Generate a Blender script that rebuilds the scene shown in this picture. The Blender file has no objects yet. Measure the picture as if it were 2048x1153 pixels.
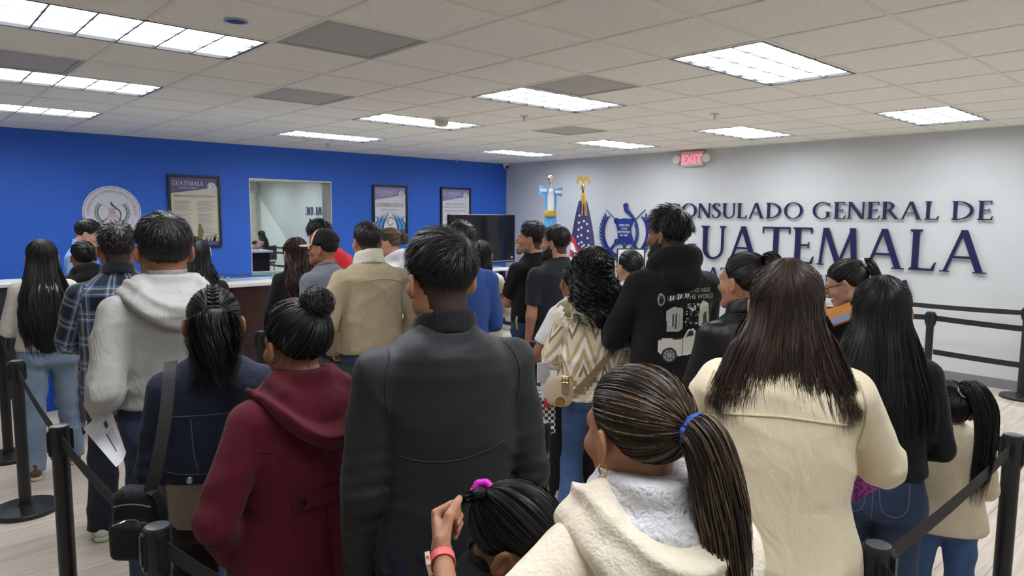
import bpy, math, random
import numpy as np
from mathutils import Matrix, Vector
from mathutils.geometry import tessellate_polygon

scene = bpy.context.scene
C = scene.collection
rng = np.random.default_rng(7)
random.seed(7)

# ------------------------------------------------------------------ camera
H = 1.71                                   # eye height of the photographer's phone
ZC = H + 0.9132                            # ceiling height
XW, YW = 8.335, 9.31                       # white wall, blue wall
XL, YB = -2.45, -1.0                       # left wall, window wall behind the camera
FPX = 1392.78
FW = np.array([0.67009122, 0.73505284, -0.10332031])
RT = np.array([0.73948571, -0.67313485, 0.00709633])
UP = np.array([0.06433233, 0.08115908, 0.99462282])
cam_data = bpy.data.cameras.new('camera')
cam_data.sensor_width = 36.0
cam_data.lens = FPX / 2048 * 36.0
cam_data.clip_start = 0.05
cam = bpy.data.objects.new('camera', cam_data)
C.objects.link(cam)
M = Matrix.Identity(4)
for i in range(3):
    M[i][0] = RT[i]; M[i][1] = UP[i]; M[i][2] = -FW[i]
M[2][3] = H
cam.matrix_world = M
scene.camera = cam

# ------------------------------------------------------------------ world, sun, exposure
scene.view_settings.view_transform = 'Standard'
scene.view_settings.look = 'None'
scene.view_settings.gamma = 1.0
scene.view_settings.use_curve_mapping = False
scene.view_settings.exposure = 0.15
world = bpy.data.worlds.new('world')
scene.world = world
world.use_nodes = True
bg = world.node_tree.nodes['Background']
sky = world.node_tree.nodes.new('ShaderNodeTexSky')
sky.sky_type = 'NISHITA'
sky.sun_disc = False
sky.sun_elevation = math.radians(32)
world.node_tree.links.new(sky.outputs[0], bg.inputs[0])
bg.inputs[1].default_value = 0.12
sun_data = bpy.data.lights.new('sun', 'SUN')
sun_data.energy = 2.5
sun_data.angle = math.radians(0.6)
sun_data.color = (1.0, 0.95, 0.86)
sun = bpy.data.objects.new('sun', sun_data)
C.objects.link(sun)
sun.rotation_euler = Vector((0.50, 0.72, -0.50)).to_track_quat('-Z', 'Y').to_euler()
LIGHT_STRENGTH = 13.5
LIGHT_COLOR = (0.93, 0.95, 1.0)

# ------------------------------------------------------------------ helpers
def at(px, py, depth):
    """world point seen at photo pixel (px,py) at a distance along the view axis"""
    return FW * depth + RT * ((px - 1024) / FPX * depth) - UP * ((py - 576.5) / FPX * depth) + np.array([0, 0, H])

def ray(px, py):
    return FW + RT * ((px - 1024) / FPX) - UP * ((py - 576.5) / FPX)

def on_z(px, py, z):
    d = ray(px, py); return d * ((z - H) / d[2]) + np.array([0, 0, H])

def srgb(r, g, b):
    def f(c):
        c = c / 255.0
        return c / 12.92 if c <= 0.04045 else ((c + 0.055) / 1.055) ** 2.4
    return (f(r), f(g), f(b))

def arr_mesh(name, verts, faces):
    """verts (N,3), faces (M,k) arrays or a list of index lists -> mesh"""
    me = bpy.data.meshes.new(name)
    if isinstance(faces, np.ndarray):
        verts = np.asarray(verts, np.float32)
        k = faces.shape[1]
        me.vertices.add(len(verts)); me.vertices.foreach_set('co', verts.ravel())
        me.loops.add(faces.size); me.loops.foreach_set('vertex_index', faces.astype(np.int32).ravel())
        me.polygons.add(len(faces))
        me.polygons.foreach_set('loop_start', np.arange(0, faces.size, k, dtype=np.int32))
        me.update(calc_edges=True)
    else:
        me.from_pydata([tuple(map(float, v)) for v in verts], [], [tuple(f) for f in faces])
        me.update()
    return me

def smooth(me):
    me.polygons.foreach_set('use_smooth', np.ones(len(me.polygons), dtype=bool))

def link(name, me, mat=None, parent=None, loc=None, shade=False):
    o = bpy.data.objects.new(name, me)
    C.objects.link(o)
    if mat is not None and me is not None and not me.materials:
        me.materials.append(mat)
    if parent is not None:
        o.parent = parent
    if loc is not None:
        o.location = loc
    if shade:
        smooth(me)
    return o

def tag(o, label, cat, group=None):
    o['label'] = label; o['category'] = cat
    if group: o['group'] = group
    return o

def thing(name, label, cat, loc=(0, 0, 0), rz=0.0, group=None):
    o = bpy.data.objects.new(name, None)
    C.objects.link(o)
    o.location = tuple(map(float, loc)); o.rotation_euler = (0, 0, rz)
    o.empty_display_size = 0.1
    return tag(o, label, cat, group)

def struct(name, me, mat, parent=None):
    o = link(name, me, mat, parent)
    if parent is None: o['kind'] = 'structure'
    return o

class MB:
    """collects simple shapes into one mesh"""
    def __init__(s): s.v = []; s.f = []
    def add(s, v, f):
        b = len(s.v); s.v += [tuple(map(float, p)) for p in v]; s.f += [tuple(i + b for i in q) for q in f]; return s
    def box(s, x0, x1, y0, y1, z0, z1, bev=0.0):
        if bev <= 0:
            v = [(x, y, z) for z in (z0, z1) for y in (y0, y1) for x in (x0, x1)]
            f = [(0, 2, 3, 1), (4, 5, 7, 6), (0, 1, 5, 4), (2, 6, 7, 3), (0, 4, 6, 2), (1, 3, 7, 5)]
            return s.add(v, f)
        b = bev
        v = []
        for z, i in ((z0, b), (z0 + b, 0), (z1 - b, 0), (z1, b)):
            v += [(x0 + i, y0 + i, z), (x1 - i, y0 + i, z), (x1 - i, y1 - i, z), (x0 + i, y1 - i, z)]
        f = [(3, 2, 1, 0), (12, 13, 14, 15)]
        for k in range(3):
            for j in range(4):
                a, c = k * 4 + j, k * 4 + (j + 1) % 4
                f.append((a, c, c + 4, a + 4))
        return s.add(v, f)
    def lathe(s, prof, n=24, c=(0, 0, 0), ax='z'):
        v = []; f = []
        for r, z in prof:
            for i in range(n):
                a = 2 * math.pi * i / n
                p = (r * math.cos(a), r * math.sin(a), z)
                if ax == 'y': p = (p[0], p[2], p[1])
                if ax == 'x': p = (p[2], p[0], p[1])
                v.append((p[0] + c[0], p[1] + c[1], p[2] + c[2]))
        m = len(prof)
        for k in range(m - 1):
            for i in range(n):
                a, b = k * n + i, k * n + (i + 1) % n
                f.append((a, b, b + n, a + n))
        f.append(tuple(range(n - 1, -1, -1))); f.append(tuple(range((m - 1) * n, m * n)))
        return s.add(v, f)
    def tube(s, pts, r, n=8, r2=None):
        v, f = tube_arrays(pts, r, n, r2); return s.add(v, f)
    def poly(s, pts2, z0, z1, mp=None):
        """extrude a simple 2-D polygon; mp maps (x,y,z) to 3-D"""
        n = len(pts2)
        area = sum(pts2[i][0] * pts2[(i + 1) % n][1] - pts2[(i + 1) % n][0] * pts2[i][1] for i in range(n))
        if area < 0: pts2 = pts2[::-1]
        tri = tessellate_polygon([[Vector((p[0], p[1], 0)) for p in pts2]])
        mp = mp or (lambda x, y, z: (x, y, z))
        v = [mp(p[0], p[1], z1) for p in pts2] + [mp(p[0], p[1], z0) for p in pts2]
        f = []
        for t in tri:
            a, b, c = t
            ar = (pts2[b][0] - pts2[a][0]) * (pts2[c][1] - pts2[a][1]) - (pts2[c][0] - pts2[a][0]) * (pts2[b][1] - pts2[a][1])
            if ar < 0: a, b, c = a, c, b
            f.append((a, b, c)); f.append((a + n, c + n, b + n))
        for i in range(n):
            j = (i + 1) % n
            f.append((i, i + n, j + n, j))
        return s.add(v, f)
    def build(s, name, mat, parent=None, shade=False, loc=None):
        return link(name, arr_mesh(name, s.v, s.f), mat, parent, loc, shade)

def tube_arrays(pts, r, n=8, r2=None):
    pts = np.asarray(pts, float); m = len(pts)
    t = np.gradient(pts, axis=0); t /= np.linalg.norm(t, axis=1)[:, None] + 1e-9
    up = np.array([0, 0, 1.0]) if abs(t[0][2]) < 0.9 else np.array([1.0, 0, 0])
    v = []; s = np.cross(t[0], up); s /= np.linalg.norm(s)
    rr = np.linspace(r, r2 if r2 is not None else r, m)
    for k in range(m):
        s = s - t[k] * (s @ t[k]); s /= np.linalg.norm(s) + 1e-9
        u = np.cross(s, t[k])
        for i in range(n):
            a = 2 * math.pi * i / n
            v.append(pts[k] + rr[k] * (math.cos(a) * s + math.sin(a) * u))
    f = []
    for k in range(m - 1):
        for i in range(n):
            a, b = k * n + i, k * n + (i + 1) % n
            f.append((a, b, b + n, a + n))
    f.append(tuple(range(n - 1, -1, -1))); f.append(tuple(range((m - 1) * n, m * n)))
    return v, f

def catmull(pts, k=6):
    p = np.asarray(pts, float)
    p = np.vstack([2 * p[0] - p[1], p, 2 * p[-1] - p[-2]])
    out = []
    for i in range(1, len(p) - 2):
        for j in range(k):
            t = j / k
            out.append(0.5 * ((2 * p[i]) + (-p[i - 1] + p[i + 1]) * t + (2 * p[i - 1] - 5 * p[i] + 4 * p[i + 1] - p[i + 2]) * t * t
                              + (-p[i - 1] + 3 * p[i] - 3 * p[i + 1] + p[i + 2]) * t ** 3))
    out.append(p[-2])
    return np.array(out)

# ------------------------------------------------------------------ materials
MATS = {}
def new_mat(name):
    m = bpy.data.materials.new(name); m.use_nodes = True
    nt = m.node_tree; b = nt.nodes['Principled BSDF']
    return m, nt, b

def N(nt, kind, **kw):
    n = nt.nodes.new(kind)
    for k, v in kw.items():
        if k in n.inputs: n.inputs[k].default_value = v
        else: setattr(n, k, v)
    return n

def plain(name, col, rough=0.5, metal=0.0, var=0.0, scale=8.0, bump=0.0, bscale=60.0, spec=0.5, emit=None, estr=0.0, sheen=0.0, coat=0.0):
    if name in MATS: return MATS[name]
    m, nt, b = new_mat(name)
    b.inputs['Base Color'].default_value = (*col, 1)
    b.inputs['Roughness'].default_value = rough
    b.inputs['Metallic'].default_value = metal
    b.inputs['Specular IOR Level'].default_value = spec
    b.inputs['Sheen Weight'].default_value = sheen
    b.inputs['Coat Weight'].default_value = coat
    tc = N(nt, 'ShaderNodeTexCoord')
    if var > 0:
        ns = N(nt, 'ShaderNodeTexNoise', Scale=scale, Detail=4.0)
        nt.links.new(tc.outputs['Object'], ns.inputs['Vector'])
        mr = N(nt, 'ShaderNodeMapRange')
        mr.inputs[1].default_value = 0.3; mr.inputs[2].default_value = 0.7
        mr.inputs[3].default_value = 1 - var; mr.inputs[4].default_value = 1 + var
        nt.links.new(ns.outputs[0], mr.inputs[0])
        mx = N(nt, 'ShaderNodeVectorMath', operation='SCALE')
        mx.inputs[0].default_value = col
        nt.links.new(mr.outputs[0], mx.inputs['Scale'])
        nt.links.new(mx.outputs[0], b.inputs['Base Color'])
    if bump > 0:
        n2 = N(nt, 'ShaderNodeTexNoise', Scale=bscale, Detail=3.0)
        nt.links.new(tc.outputs['Object'], n2.inputs['Vector'])
        bp = N(nt, 'ShaderNodeBump', Strength=bump, Distance=0.01)
        nt.links.new(n2.outputs[0], bp.inputs['Height'])
        nt.links.new(bp.outputs[0], b.inputs['Normal'])
    if emit is not None:
        b.inputs['Emission Color'].default_value = (*emit, 1)
        b.inputs['Emission Strength'].default_value = estr
    MATS[name] = m
    return m

def cloth(name, col, rough=0.9, weave=350.0, wstr=0.25, fold=0.35, var=0.12, sheen=0.05, vscale=9.0, fscale=11.0, col2=None, spec=0.3):
    """woven or knitted cloth: soft colour variation, fine weave and shallow folds"""
    if name in MATS: return MATS[name]
    m, nt, b = new_mat(name)
    b.inputs['Roughness'].default_value = rough
    b.inputs['Sheen Weight'].default_value = sheen
    b.inputs['Specular IOR Level'].default_value = spec
    tc = N(nt, 'ShaderNodeTexCoord')
    n1 = N(nt, 'ShaderNodeTexNoise', Scale=vscale, Detail=6.0, Roughness=0.65)
    nt.links.new(tc.outputs['Object'], n1.inputs['Vector'])
    rp = N(nt, 'ShaderNodeValToRGB')
    rp.color_ramp.elements[0].position = 0.3; rp.color_ramp.elements[1].position = 0.72
    c2 = col2 or tuple(min(1, c * (1 + var)) for c in col)
    rp.color_ramp.elements[0].color = (*[c * (1 - var) for c in col], 1)
    rp.color_ramp.elements[1].color = (*c2, 1)
    nt.links.new(n1.outputs[0], rp.inputs[0])
    nt.links.new(rp.outputs[0], b.inputs['Base Color'])
    mp = N(nt, 'ShaderNodeMapping'); mp.inputs['Scale'].default_value = (1.0, 1.0, 0.55); mp.inputs['Rotation'].default_value = (0.3, 0.5, 0)
    nt.links.new(tc.outputs['Object'], mp.inputs['Vector'])
    n2 = N(nt, 'ShaderNodeTexNoise', Scale=fscale, Detail=3.0, Distortion=0.8)
    nt.links.new(mp.outputs[0], n2.inputs['Vector'])
    n3 = N(nt, 'ShaderNodeTexNoise', Scale=weave, Detail=1.0)
    nt.links.new(tc.outputs['Object'], n3.inputs['Vector'])
    b1 = N(nt, 'ShaderNodeBump', Strength=fold, Distance=0.03)
    nt.links.new(n2.outputs[0], b1.inputs['Height'])
    b2 = N(nt, 'ShaderNodeBump', Strength=wstr, Distance=0.004)
    nt.links.new(n3.outputs[0], b2.inputs['Height'])
    nt.links.new(b1.outputs[0], b2.inputs['Normal'])
    nt.links.new(b2.outputs[0], b.inputs['Normal'])
    MATS[name] = m
    return m

def denim(name, col, fade=1.9):
    c2 = tuple(min(1, c * fade + 0.01) for c in col)
    return cloth(name, col, rough=0.85, weave=500, wstr=0.3, fold=0.4, var=0.25, col2=c2, vscale=5.0, fscale=13)

def hair_mat(name, c1, c2, rough=0.44):
    if name in MATS: return MATS[name]
    m, nt, b = new_mat(name)
    b.inputs['Roughness'].default_value = rough
    b.inputs['Specular IOR Level'].default_value = 0.3
    at_ = N(nt, 'ShaderNodeAttribute', attribute_name='strand')
    rp = N(nt, 'ShaderNodeValToRGB')
    rp.color_ramp.elements[0].position = 0.15; rp.color_ramp.elements[0].color = (*c1, 1)
    rp.color_ramp.elements[1].position = 0.95; rp.color_ramp.elements[1].color = (*c2, 1)
    nt.links.new(at_.outputs['Fac'], rp.inputs[0])
    nt.links.new(rp.outputs[0], b.inputs['Base Color'])
    MATS[name] = m
    return m

def skin_mat(name, col):
    if name in MATS: return MATS[name]
    m, nt, b = new_mat(name)
    b.inputs['Roughness'].default_value = 0.5
    b.inputs['Specular IOR Level'].default_value = 0.4
    at_ = N(nt, 'ShaderNodeAttribute', attribute_name='tint')
    mx = N(nt, 'ShaderNodeMix', data_type='RGBA')
    mx.inputs[6].default_value = (*col, 1)
    mx.inputs[7].default_value = (col[0] * 0.75, col[1] * 0.42, col[2] * 0.42, 1)
    nt.links.new(at_.outputs['Fac'], mx.inputs[0])
    tc = N(nt, 'ShaderNodeTexCoord')
    ns = N(nt, 'ShaderNodeTexNoise', Scale=35.0, Detail=3.0)
    nt.links.new(tc.outputs['Object'], ns.inputs['Vector'])
    mr = N(nt, 'ShaderNodeMapRange'); mr.inputs[3].default_value = 0.86; mr.inputs[4].default_value = 1.12
    nt.links.new(ns.outputs[0], mr.inputs[0])
    vm = N(nt, 'ShaderNodeVectorMath', operation='SCALE')
    nt.links.new(mx.outputs[2], vm.inputs[0]); nt.links.new(mr.outputs[0], vm.inputs['Scale'])
    nt.links.new(vm.outputs[0], b.inputs['Base Color'])
    b.inputs['Subsurface Weight'].default_value = 0.0
    MATS[name] = m
    return m

white_wall_m = plain('white_wall_paint', srgb(202, 207, 209), 0.55, var=0.02, scale=3, bump=0.05, bscale=180)
blue_wall_m = plain('blue_wall_paint', srgb(44, 104, 212), 0.6, var=0.04, scale=2, bump=0.06, bscale=160)
side_wall_m = plain('side_wall_paint', srgb(205, 205, 200), 0.6, var=0.02, bump=0.05, bscale=160)
tile_m = plain('ceiling_tile', srgb(250, 249, 241), 0.95, var=0.04, scale=40, bump=0.35, bscale=260, spec=0.1)
tee_m = plain('ceiling_tee', srgb(240, 238, 228), 0.6)
black_m = plain('black_plastic', (0.010, 0.011, 0.013), 0.45)
blackmetal_m = plain('black_powder_coat', (0.012, 0.013, 0.015), 0.38, bump=0.04, bscale=400)
darkframe_m = plain('dark_frame', (0.012, 0.012, 0.014), 0.4)
paper_m = plain('paper_white', srgb(225, 226, 232), 0.7)
navy_m = plain('navy_letter', srgb(26, 25, 74), 0.35, var=0.05)
white_m = plain('white_plastic', srgb(225, 225, 222), 0.45)
gold_m = plain('gold_metal', (0.75, 0.50, 0.16), 0.25, metal=1.0)
steel_m = plain('brushed_steel', (0.6, 0.6, 0.6), 0.3, metal=1.0)
# ------------------------------------------------------------------ room shell
S = 0.6096                                  # one ceiling grid unit (2 ft)
U0, V0 = -5.672, -3.072
def gx(u): return (u - U0) * S
def gy(v): return (v - V0) * S

def wall_box(name, x0, x1, y0, y1, z0, z1, mat):
    return struct(name, arr_mesh(name, *(lambda m: (m.v, m.f))(MB().box(x0, x1, y0, y1, z0, z1))), mat)

# floor: slab with separate planks laid on it
slab_m = plain('floor_slab', srgb(120, 105, 88), 0.8)
floor = wall_box('floor', XL, XW, YB, YW, -0.12, -0.0045, slab_m)
pm, nt, b = new_mat('oak_plank')
b.inputs['Roughness'].default_value = 0.42
oi = N(nt, 'ShaderNodeObjectInfo')
tc = N(nt, 'ShaderNodeTexCoord')
ad = N(nt, 'ShaderNodeVectorMath', operation='ADD')
nt.links.new(tc.outputs['Object'], ad.inputs[0])
nt.links.new(oi.outputs['Location'], ad.inputs[1])
mp = N(nt, 'ShaderNodeMapping'); mp.inputs['Scale'].default_value = (1.6, 22.0, 1.0)
nt.links.new(ad.outputs[0], mp.inputs['Vector'])
n1 = N(nt, 'ShaderNodeTexNoise', Scale=1.3, Detail=7.0, Roughness=0.62, Distortion=0.6)
nt.links.new(mp.outputs[0], n1.inputs['Vector'])
rp = N(nt, 'ShaderNodeValToRGB')
rp.color_ramp.elements[0].position = 0.3; rp.color_ramp.elements[0].color = (*srgb(182, 170, 154), 1)
rp.color_ramp.elements[1].position = 0.72; rp.color_ramp.elements[1].color = (*srgb(216, 206, 192), 1)
nt.links.new(n1.outputs[0], rp.inputs[0])
vr = N(nt, 'ShaderNodeMapRange'); vr.inputs[3].default_value = 0.88; vr.inputs[4].default_value = 1.08
nt.links.new(oi.outputs['Random'], vr.inputs[0])
sc = N(nt, 'ShaderNodeVectorMath', operation='SCALE')
nt.links.new(rp.outputs[0], sc.inputs[0]); nt.links.new(vr.outputs[0], sc.inputs['Scale'])
nt.links.new(sc.outputs[0], b.inputs['Base Color'])
bp = N(nt, 'ShaderNodeBump', Strength=0.08, Distance=0.003)
nt.links.new(n1.outputs[0], bp.inputs['Height']); nt.links.new(bp.outputs[0], b.inputs['Normal'])
PL, PW = 1.52, 0.182
plank_me = arr_mesh('plank', *(lambda m: (m.v, m.f))(MB().box(0.0008, PL - 0.0008, 0.0008, PW - 0.0008, -0.0045, 0.0, 0.0006)))
plank_me.materials.append(pm)
cells = []
row = 0
y = YB
while y < YW - 0.01:
    w = min(PW, YW - y)
    x = XL - random.uniform(0.1, PL - 0.2)
    while x < XW:
        x0, x1 = max(x, XL), min(x + PL, XW)
        if x1 - x0 > 0.03:
            c = np.array([(x0 + x1) / 2, y + w / 2, 0]) - np.array([0, 0, H])
            z = c @ FW; px = 1024 + FPX * (c @ RT) / max(z, 0.01); py = 576 - FPX * (c @ UP) / max(z, 0.01)
            vis = z > 0.4 and -300 < px < 2350 and py < 1600
            cells.append((0 if vis else 1, z if vis else 99 + np.linalg.norm(c), x0, x1, y, w))
        x += PL
    y += PW; row += 1
cells.sort()
rest = MB()
for i, (nv, z, x0, x1, y, w) in enumerate(cells):
    if i < 300:
        if x1 - x0 > PL - 1e-6 and w > PW - 1e-6:
            o = link('plank', plank_me, None, floor, (x0, y, 0))
        else:
            o = MB().box(0.0008, x1 - x0 - 0.0008, 0.0008, w - 0.0008, -0.0045, 0.0, 0.0006).build('plank', pm, floor, loc=(x0, y, 0))
    else:
        rest.box(x0 + 0.0008, x1 - 0.0008, y + 0.0008, y + w - 0.0008, -0.0045, 0.0)
o = rest.build('plank_field', pm, floor); o['kind'] = 'stuff'

TWX0, TWX1, TWZ0, TWZ1 = 3.722, 4.925, 0.88, 2.185          # opening of the mirrored window
mb = MB()
mb.box(XL - 0.15, TWX0, YW, YW + 0.3, 0, ZC + 0.2); mb.box(TWX1, XW + 0.15, YW, YW + 0.3, 0, ZC + 0.2)
mb.box(TWX0, TWX1, YW, YW + 0.3, 0, TWZ0); mb.box(TWX0, TWX1, YW, YW + 0.3, TWZ1, ZC + 0.2)
wall_blue = mb.build('wall_back', blue_wall_m); wall_blue['kind'] = 'structure'
wall_white = wall_box('wall_right', XW, XW + 0.15, YB, YW, 0, ZC + 0.2, white_wall_m)
wall_left = wall_box('wall_left', XL - 0.15, XL, YB, YW, 0, ZC + 0.2, side_wall_m)
# window wall behind the photographer, with an opening next to the white wall
wx0, wx1, wz0, wz1 = 5.6, 8.29, 0.55, 2.35
mb = MB()
mb.box(XL, wx0, YB - 0.15, YB, 0, ZC + 0.2); mb.box(wx1, XW + 0.15, YB - 0.15, YB, 0, ZC + 0.2)
mb.box(wx0, wx1, YB - 0.15, YB, 0, wz0); mb.box(wx0, wx1, YB - 0.15, YB, wz1, ZC + 0.2)
wall_front = mb.build('wall_front', side_wall_m); wall_front['kind'] = 'structure'
win = MB()
for a, c in ((wx0, wx0 + 0.05), (wx1 - 0.05, wx1), ((wx0 + wx1) / 2 - 0.025, (wx0 + wx1) / 2 + 0.025)):
    win.box(a, c, YB - 0.12, YB - 0.06, wz0, wz1)
win.box(wx0, wx1, YB - 0.12, YB - 0.06, wz0, wz0 + 0.05); win.box(wx0, wx1, YB - 0.12, YB - 0.06, wz1 - 0.05, wz1)
window_1 = win.build('window_1', white_m); window_1['kind'] = 'structure'
gm, nt, b = new_mat('clear_glass')
nt.nodes.remove(b)
gl = N(nt, 'ShaderNodeBsdfGlossy', Roughness=0.02); tr = N(nt, 'ShaderNodeBsdfTransparent'); ms = N(nt, 'ShaderNodeMixShader', Fac=0.08)
nt.links.new(tr.outputs[0], ms.inputs[1]); nt.links.new(gl.outputs[0], ms.inputs[2])
nt.links.new(ms.outputs[0], nt.nodes['Material Output'].inputs[0])
glass_m = gm
MB().box(wx0 + 0.05, wx1 - 0.05, YB - 0.092, YB - 0.088, wz0 + 0.05, wz1 - 0.05).build('pane', glass_m, window_1)
slat_m = plain('blind_slat', srgb(224, 220, 205), 0.5)
blind = thing('window_blind', 'white horizontal slat blind on the window behind the seated mother', 'blind', ((wx0 + wx1) / 2, YB + 0.03, wz0))
bw = (wx1 - wx0) / 2 - 0.02
MB().box(-bw, bw, -0.025, 0.025, wz1 - wz0 - 0.04, wz1 - wz0 + 0.01).build('headrail', slat_m, blind)
th = math.radians(38)
sv = MB(); cs, sn = 0.024 * math.cos(th), 0.024 * math.sin(th)
sv.add([(-bw, -cs, sn), (bw, -cs, sn), (bw, cs, -sn), (-bw, cs, -sn), (-bw, -cs, sn + 0.0015), (bw, -cs, sn + 0.0015), (bw, cs, -sn + 0.0015), (-bw, cs, -sn + 0.0015)],
       [(0, 3, 2, 1), (4, 5, 6, 7), (0, 1, 5, 4), (1, 2, 6, 5), (2, 3, 7, 6), (3, 0, 4, 7)])
sl_me = arr_mesh('slat', sv.v, sv.f); sl_me.materials.append(slat_m)
k = 0
while 0.03 + k * 0.042 < wz1 - wz0 - 0.06:
    link('slat', sl_me, None, blind, (0, 0, 0.03 + k * 0.042)); k += 1

# grey baseboards
base_m = plain('grey_baseboard', srgb(128, 128, 136), 0.5)
wall_box('baseboard_right', XW - 0.012, XW, YB + 0.012, YW - 0.012, 0, 0.1, base_m)
wall_box('baseboard_back', XL + 0.012, XW, YW - 0.012, YW, 0, 0.1, base_m)
wall_box('baseboard_left', XL, XL + 0.012, YB + 0.012, YW, 0, 0.1, base_m)
wall_box('baseboard_front', XL, XW, YB, YB + 0.012, 0, 0.1, base_m)

# ceiling: plenum slab, tees and lay-in tiles, troffers and perforated vents
ceiling = wall_box('ceiling', XL - 0.15, XW + 0.15, YB - 0.15, YW + 0.15, ZC + 0.2, ZC + 0.3, plain('plenum', srgb(70, 70, 70), 0.9))
fixtures = []                                # (u0,v0) of each 4 ft (along X) by 2 ft fixture
for u in (-5, 0, 5):
    for v in (-3, 0, 3, 6, 9):
        fixtures.append((u, v))
vents = [(-3, 2), (-2, 5), (0, 2), (-5, 5), (3, 5)]
taken = set()
for u, v in fixtures:
    taken.add((u, v)); taken.add((u + 1, v))
for q in vents: taken.add(q)
tile_me = arr_mesh('tile', *(lambda m: (m.v, m.f))(MB().box(0.004, S - 0.004, 0.004, S - 0.004, 0.003, 0.018, 0.003)))
tile_me.materials.append(tile_m)
umin, umax = math.floor(XL / S + U0), math.ceil(XW / S + U0)
vmin, vmax = math.floor(YB / S + V0), math.ceil(YW / S + V0)
fx = fixtures
for u in range(umin, umax):
    for v in range(vmin, vmax):
        if (u, v) in taken: continue
        x0, x1 = max(gx(u), XL), min(gx(u + 1), XW)
        y0, y1 = max(gy(v), YB), min(gy(v + 1), YW)
        if x1 - x0 < 0.02 or y1 - y0 < 0.02: continue
        if x1 - x0 > S - 1e-6 and y1 - y0 > S - 1e-6:
            link('tile', tile_me, None, ceiling, (x0, y0, ZC))
        else:
            MB().box(0.004, x1 - x0 - 0.004, 0.004, y1 - y0 - 0.004, 0.003, 0.018, 0.003).build('tile', tile_m, ceiling, loc=(x0, y0, ZC))
fw = 0.012
mids = {(u + 1, v) for u, v in fixtures}       # a fixture replaces the tee across its middle
for u in range(umin + 1, umax):
    run = None
    for v in range(vmin, vmax + 1):
        solid = v < vmax and (u, v) not in mids
        if solid and run is None: run = v
        if not solid and run is not None:
            MB().box(gx(u) - fw, gx(u) + fw, max(gy(run), YB), min(gy(v), YW), ZC - 0.001, ZC + 0.003).build('tee', tee_m, ceiling)
            run = None
for v in range(vmin + 1, vmax):
    for u in range(umin, umax):
        x0, x1 = max(gx(u), XL) + fw, min(gx(u + 1), XW) - fw
        if x1 - x0 > 0.02:
            MB().box(x0, x1, gy(v) - fw, gy(v) + fw, ZC - 0.001, ZC + 0.003).build('cross_tee', tee_m, ceiling)
mb = MB()
mb.box(XL, XW, YW - 0.02, YW, ZC - 0.003, ZC + 0.004); mb.box(XW - 0.02, XW, YB, YW - 0.02, ZC - 0.003, ZC + 0.004)
tr = mb.build('trim_1', tee_m); tr['kind'] = 'structure'

em, nt, b = new_mat('lamp_diffuser')
b.inputs['Base Color'].default_value = (0.9, 0.9, 0.92, 1)
b.inputs['Emission Color'].default_value = (*LIGHT_COLOR, 1)
b.inputs['Emission Strength'].default_value = LIGHT_STRENGTH
louver_m = plain('louver_metal', (0.16, 0.165, 0.18), 0.4)
def light_name(u, v):
    col = {-5: 'in the left row', 0: 'in the middle row', 5: 'in the right row'}[u]
    rowt = {-3: 'behind the photographer', 0: 'closest to the photographer', 3: 'second from the photographer', 6: 'third from the photographer', 9: 'nearest the blue wall'}[v]
    return 'recessed fluorescent ceiling light %s, %s' % (col, rowt)
L2, W2 = 2 * S - 0.012, S - 0.012
fr = MB()
for a in ((0.012, L2, 0.012, 0.03), (0.012, L2, W2 - 0.018, W2), (0.012, 0.03, 0.03, W2 - 0.018), (L2 - 0.018, L2, 0.03, W2 - 0.018)):
    fr.box(a[0], a[1], a[2], a[3], -0.002, 0.025)
fr.box(0.012, L2, 0.012, W2, 0.025, 0.03)
fr_me = arr_mesh('housing', fr.v, fr.f); fr_me.materials.append(darkframe_m)
dif_me = arr_mesh('diffuser', *(lambda m: (m.v, m.f))(MB().box(0.03, L2 - 0.018, 0.03, W2 - 0.018, 0.016, 0.02)))
dif_me.materials.append(em)
lv_me = [None, None]
def blade(along):
    if along == 'x': me = arr_mesh('louver', *(lambda m: (m.v, m.f))(MB().box(0.03, L2 - 0.018, -0.005, 0.005, 0.003, 0.016)))
    else: me = arr_mesh('louver', *(lambda m: (m.v, m.f))(MB().box(-0.005, 0.005, 0.03, W2 - 0.018, 0.004, 0.016)))
    me.materials.append(louver_m); return me
bx_me, by_me = blade('x'), blade('y')
for u, v in fixtures:
    t = thing('ceiling_light', light_name(u, v), 'ceiling light', (gx(u), gy(v), ZC), 0, 'ceiling lights')
    link('housing', fr_me, None, t); link('diffuser', dif_me, None, t)
    for i in (1, 2): link('louver', bx_me, None, t, (0, 0.03 + (W2 - 0.048) * i / 3, 0))
    for i in range(1, 6): link('louver', by_me, None, t, (0.03 + (L2 - 0.048) * i / 6, 0, 0))

vm, nt, b = new_mat('perforated_vent')
tc = N(nt, 'ShaderNodeTexCoord')
mp = N(nt, 'ShaderNodeMapping'); mp.inputs['Scale'].default_value = (70, 70, 70)
nt.links.new(tc.outputs['Object'], mp.inputs['Vector'])
vo = N(nt, 'ShaderNodeTexVoronoi', Scale=1.0, Randomness=0.0)
nt.links.new(mp.outputs[0], vo.inputs['Vector'])
rp = N(nt, 'ShaderNodeValToRGB')
rp.color_ramp.elements[0].position = 0.34; rp.color_ramp.elements[0].color = (0.30, 0.30, 0.29, 1)
rp.color_ramp.elements[1].position = 0.40; rp.color_ramp.elements[1].color = (*srgb(206, 204, 194), 1)
nt.links.new(vo.outputs['Distance'], rp.inputs[0]); nt.links.new(rp.outputs[0], b.inputs['Base Color'])
b.inputs['Roughness'].default_value = 0.6
pan_me = arr_mesh('perforated_face', *(lambda m: (m.v, m.f))(MB().box(0.045, S - 0.045, 0.045, S - 0.045, 0.002, 0.008)))
pan_me.materials.append(vm)
vf = MB()
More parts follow.
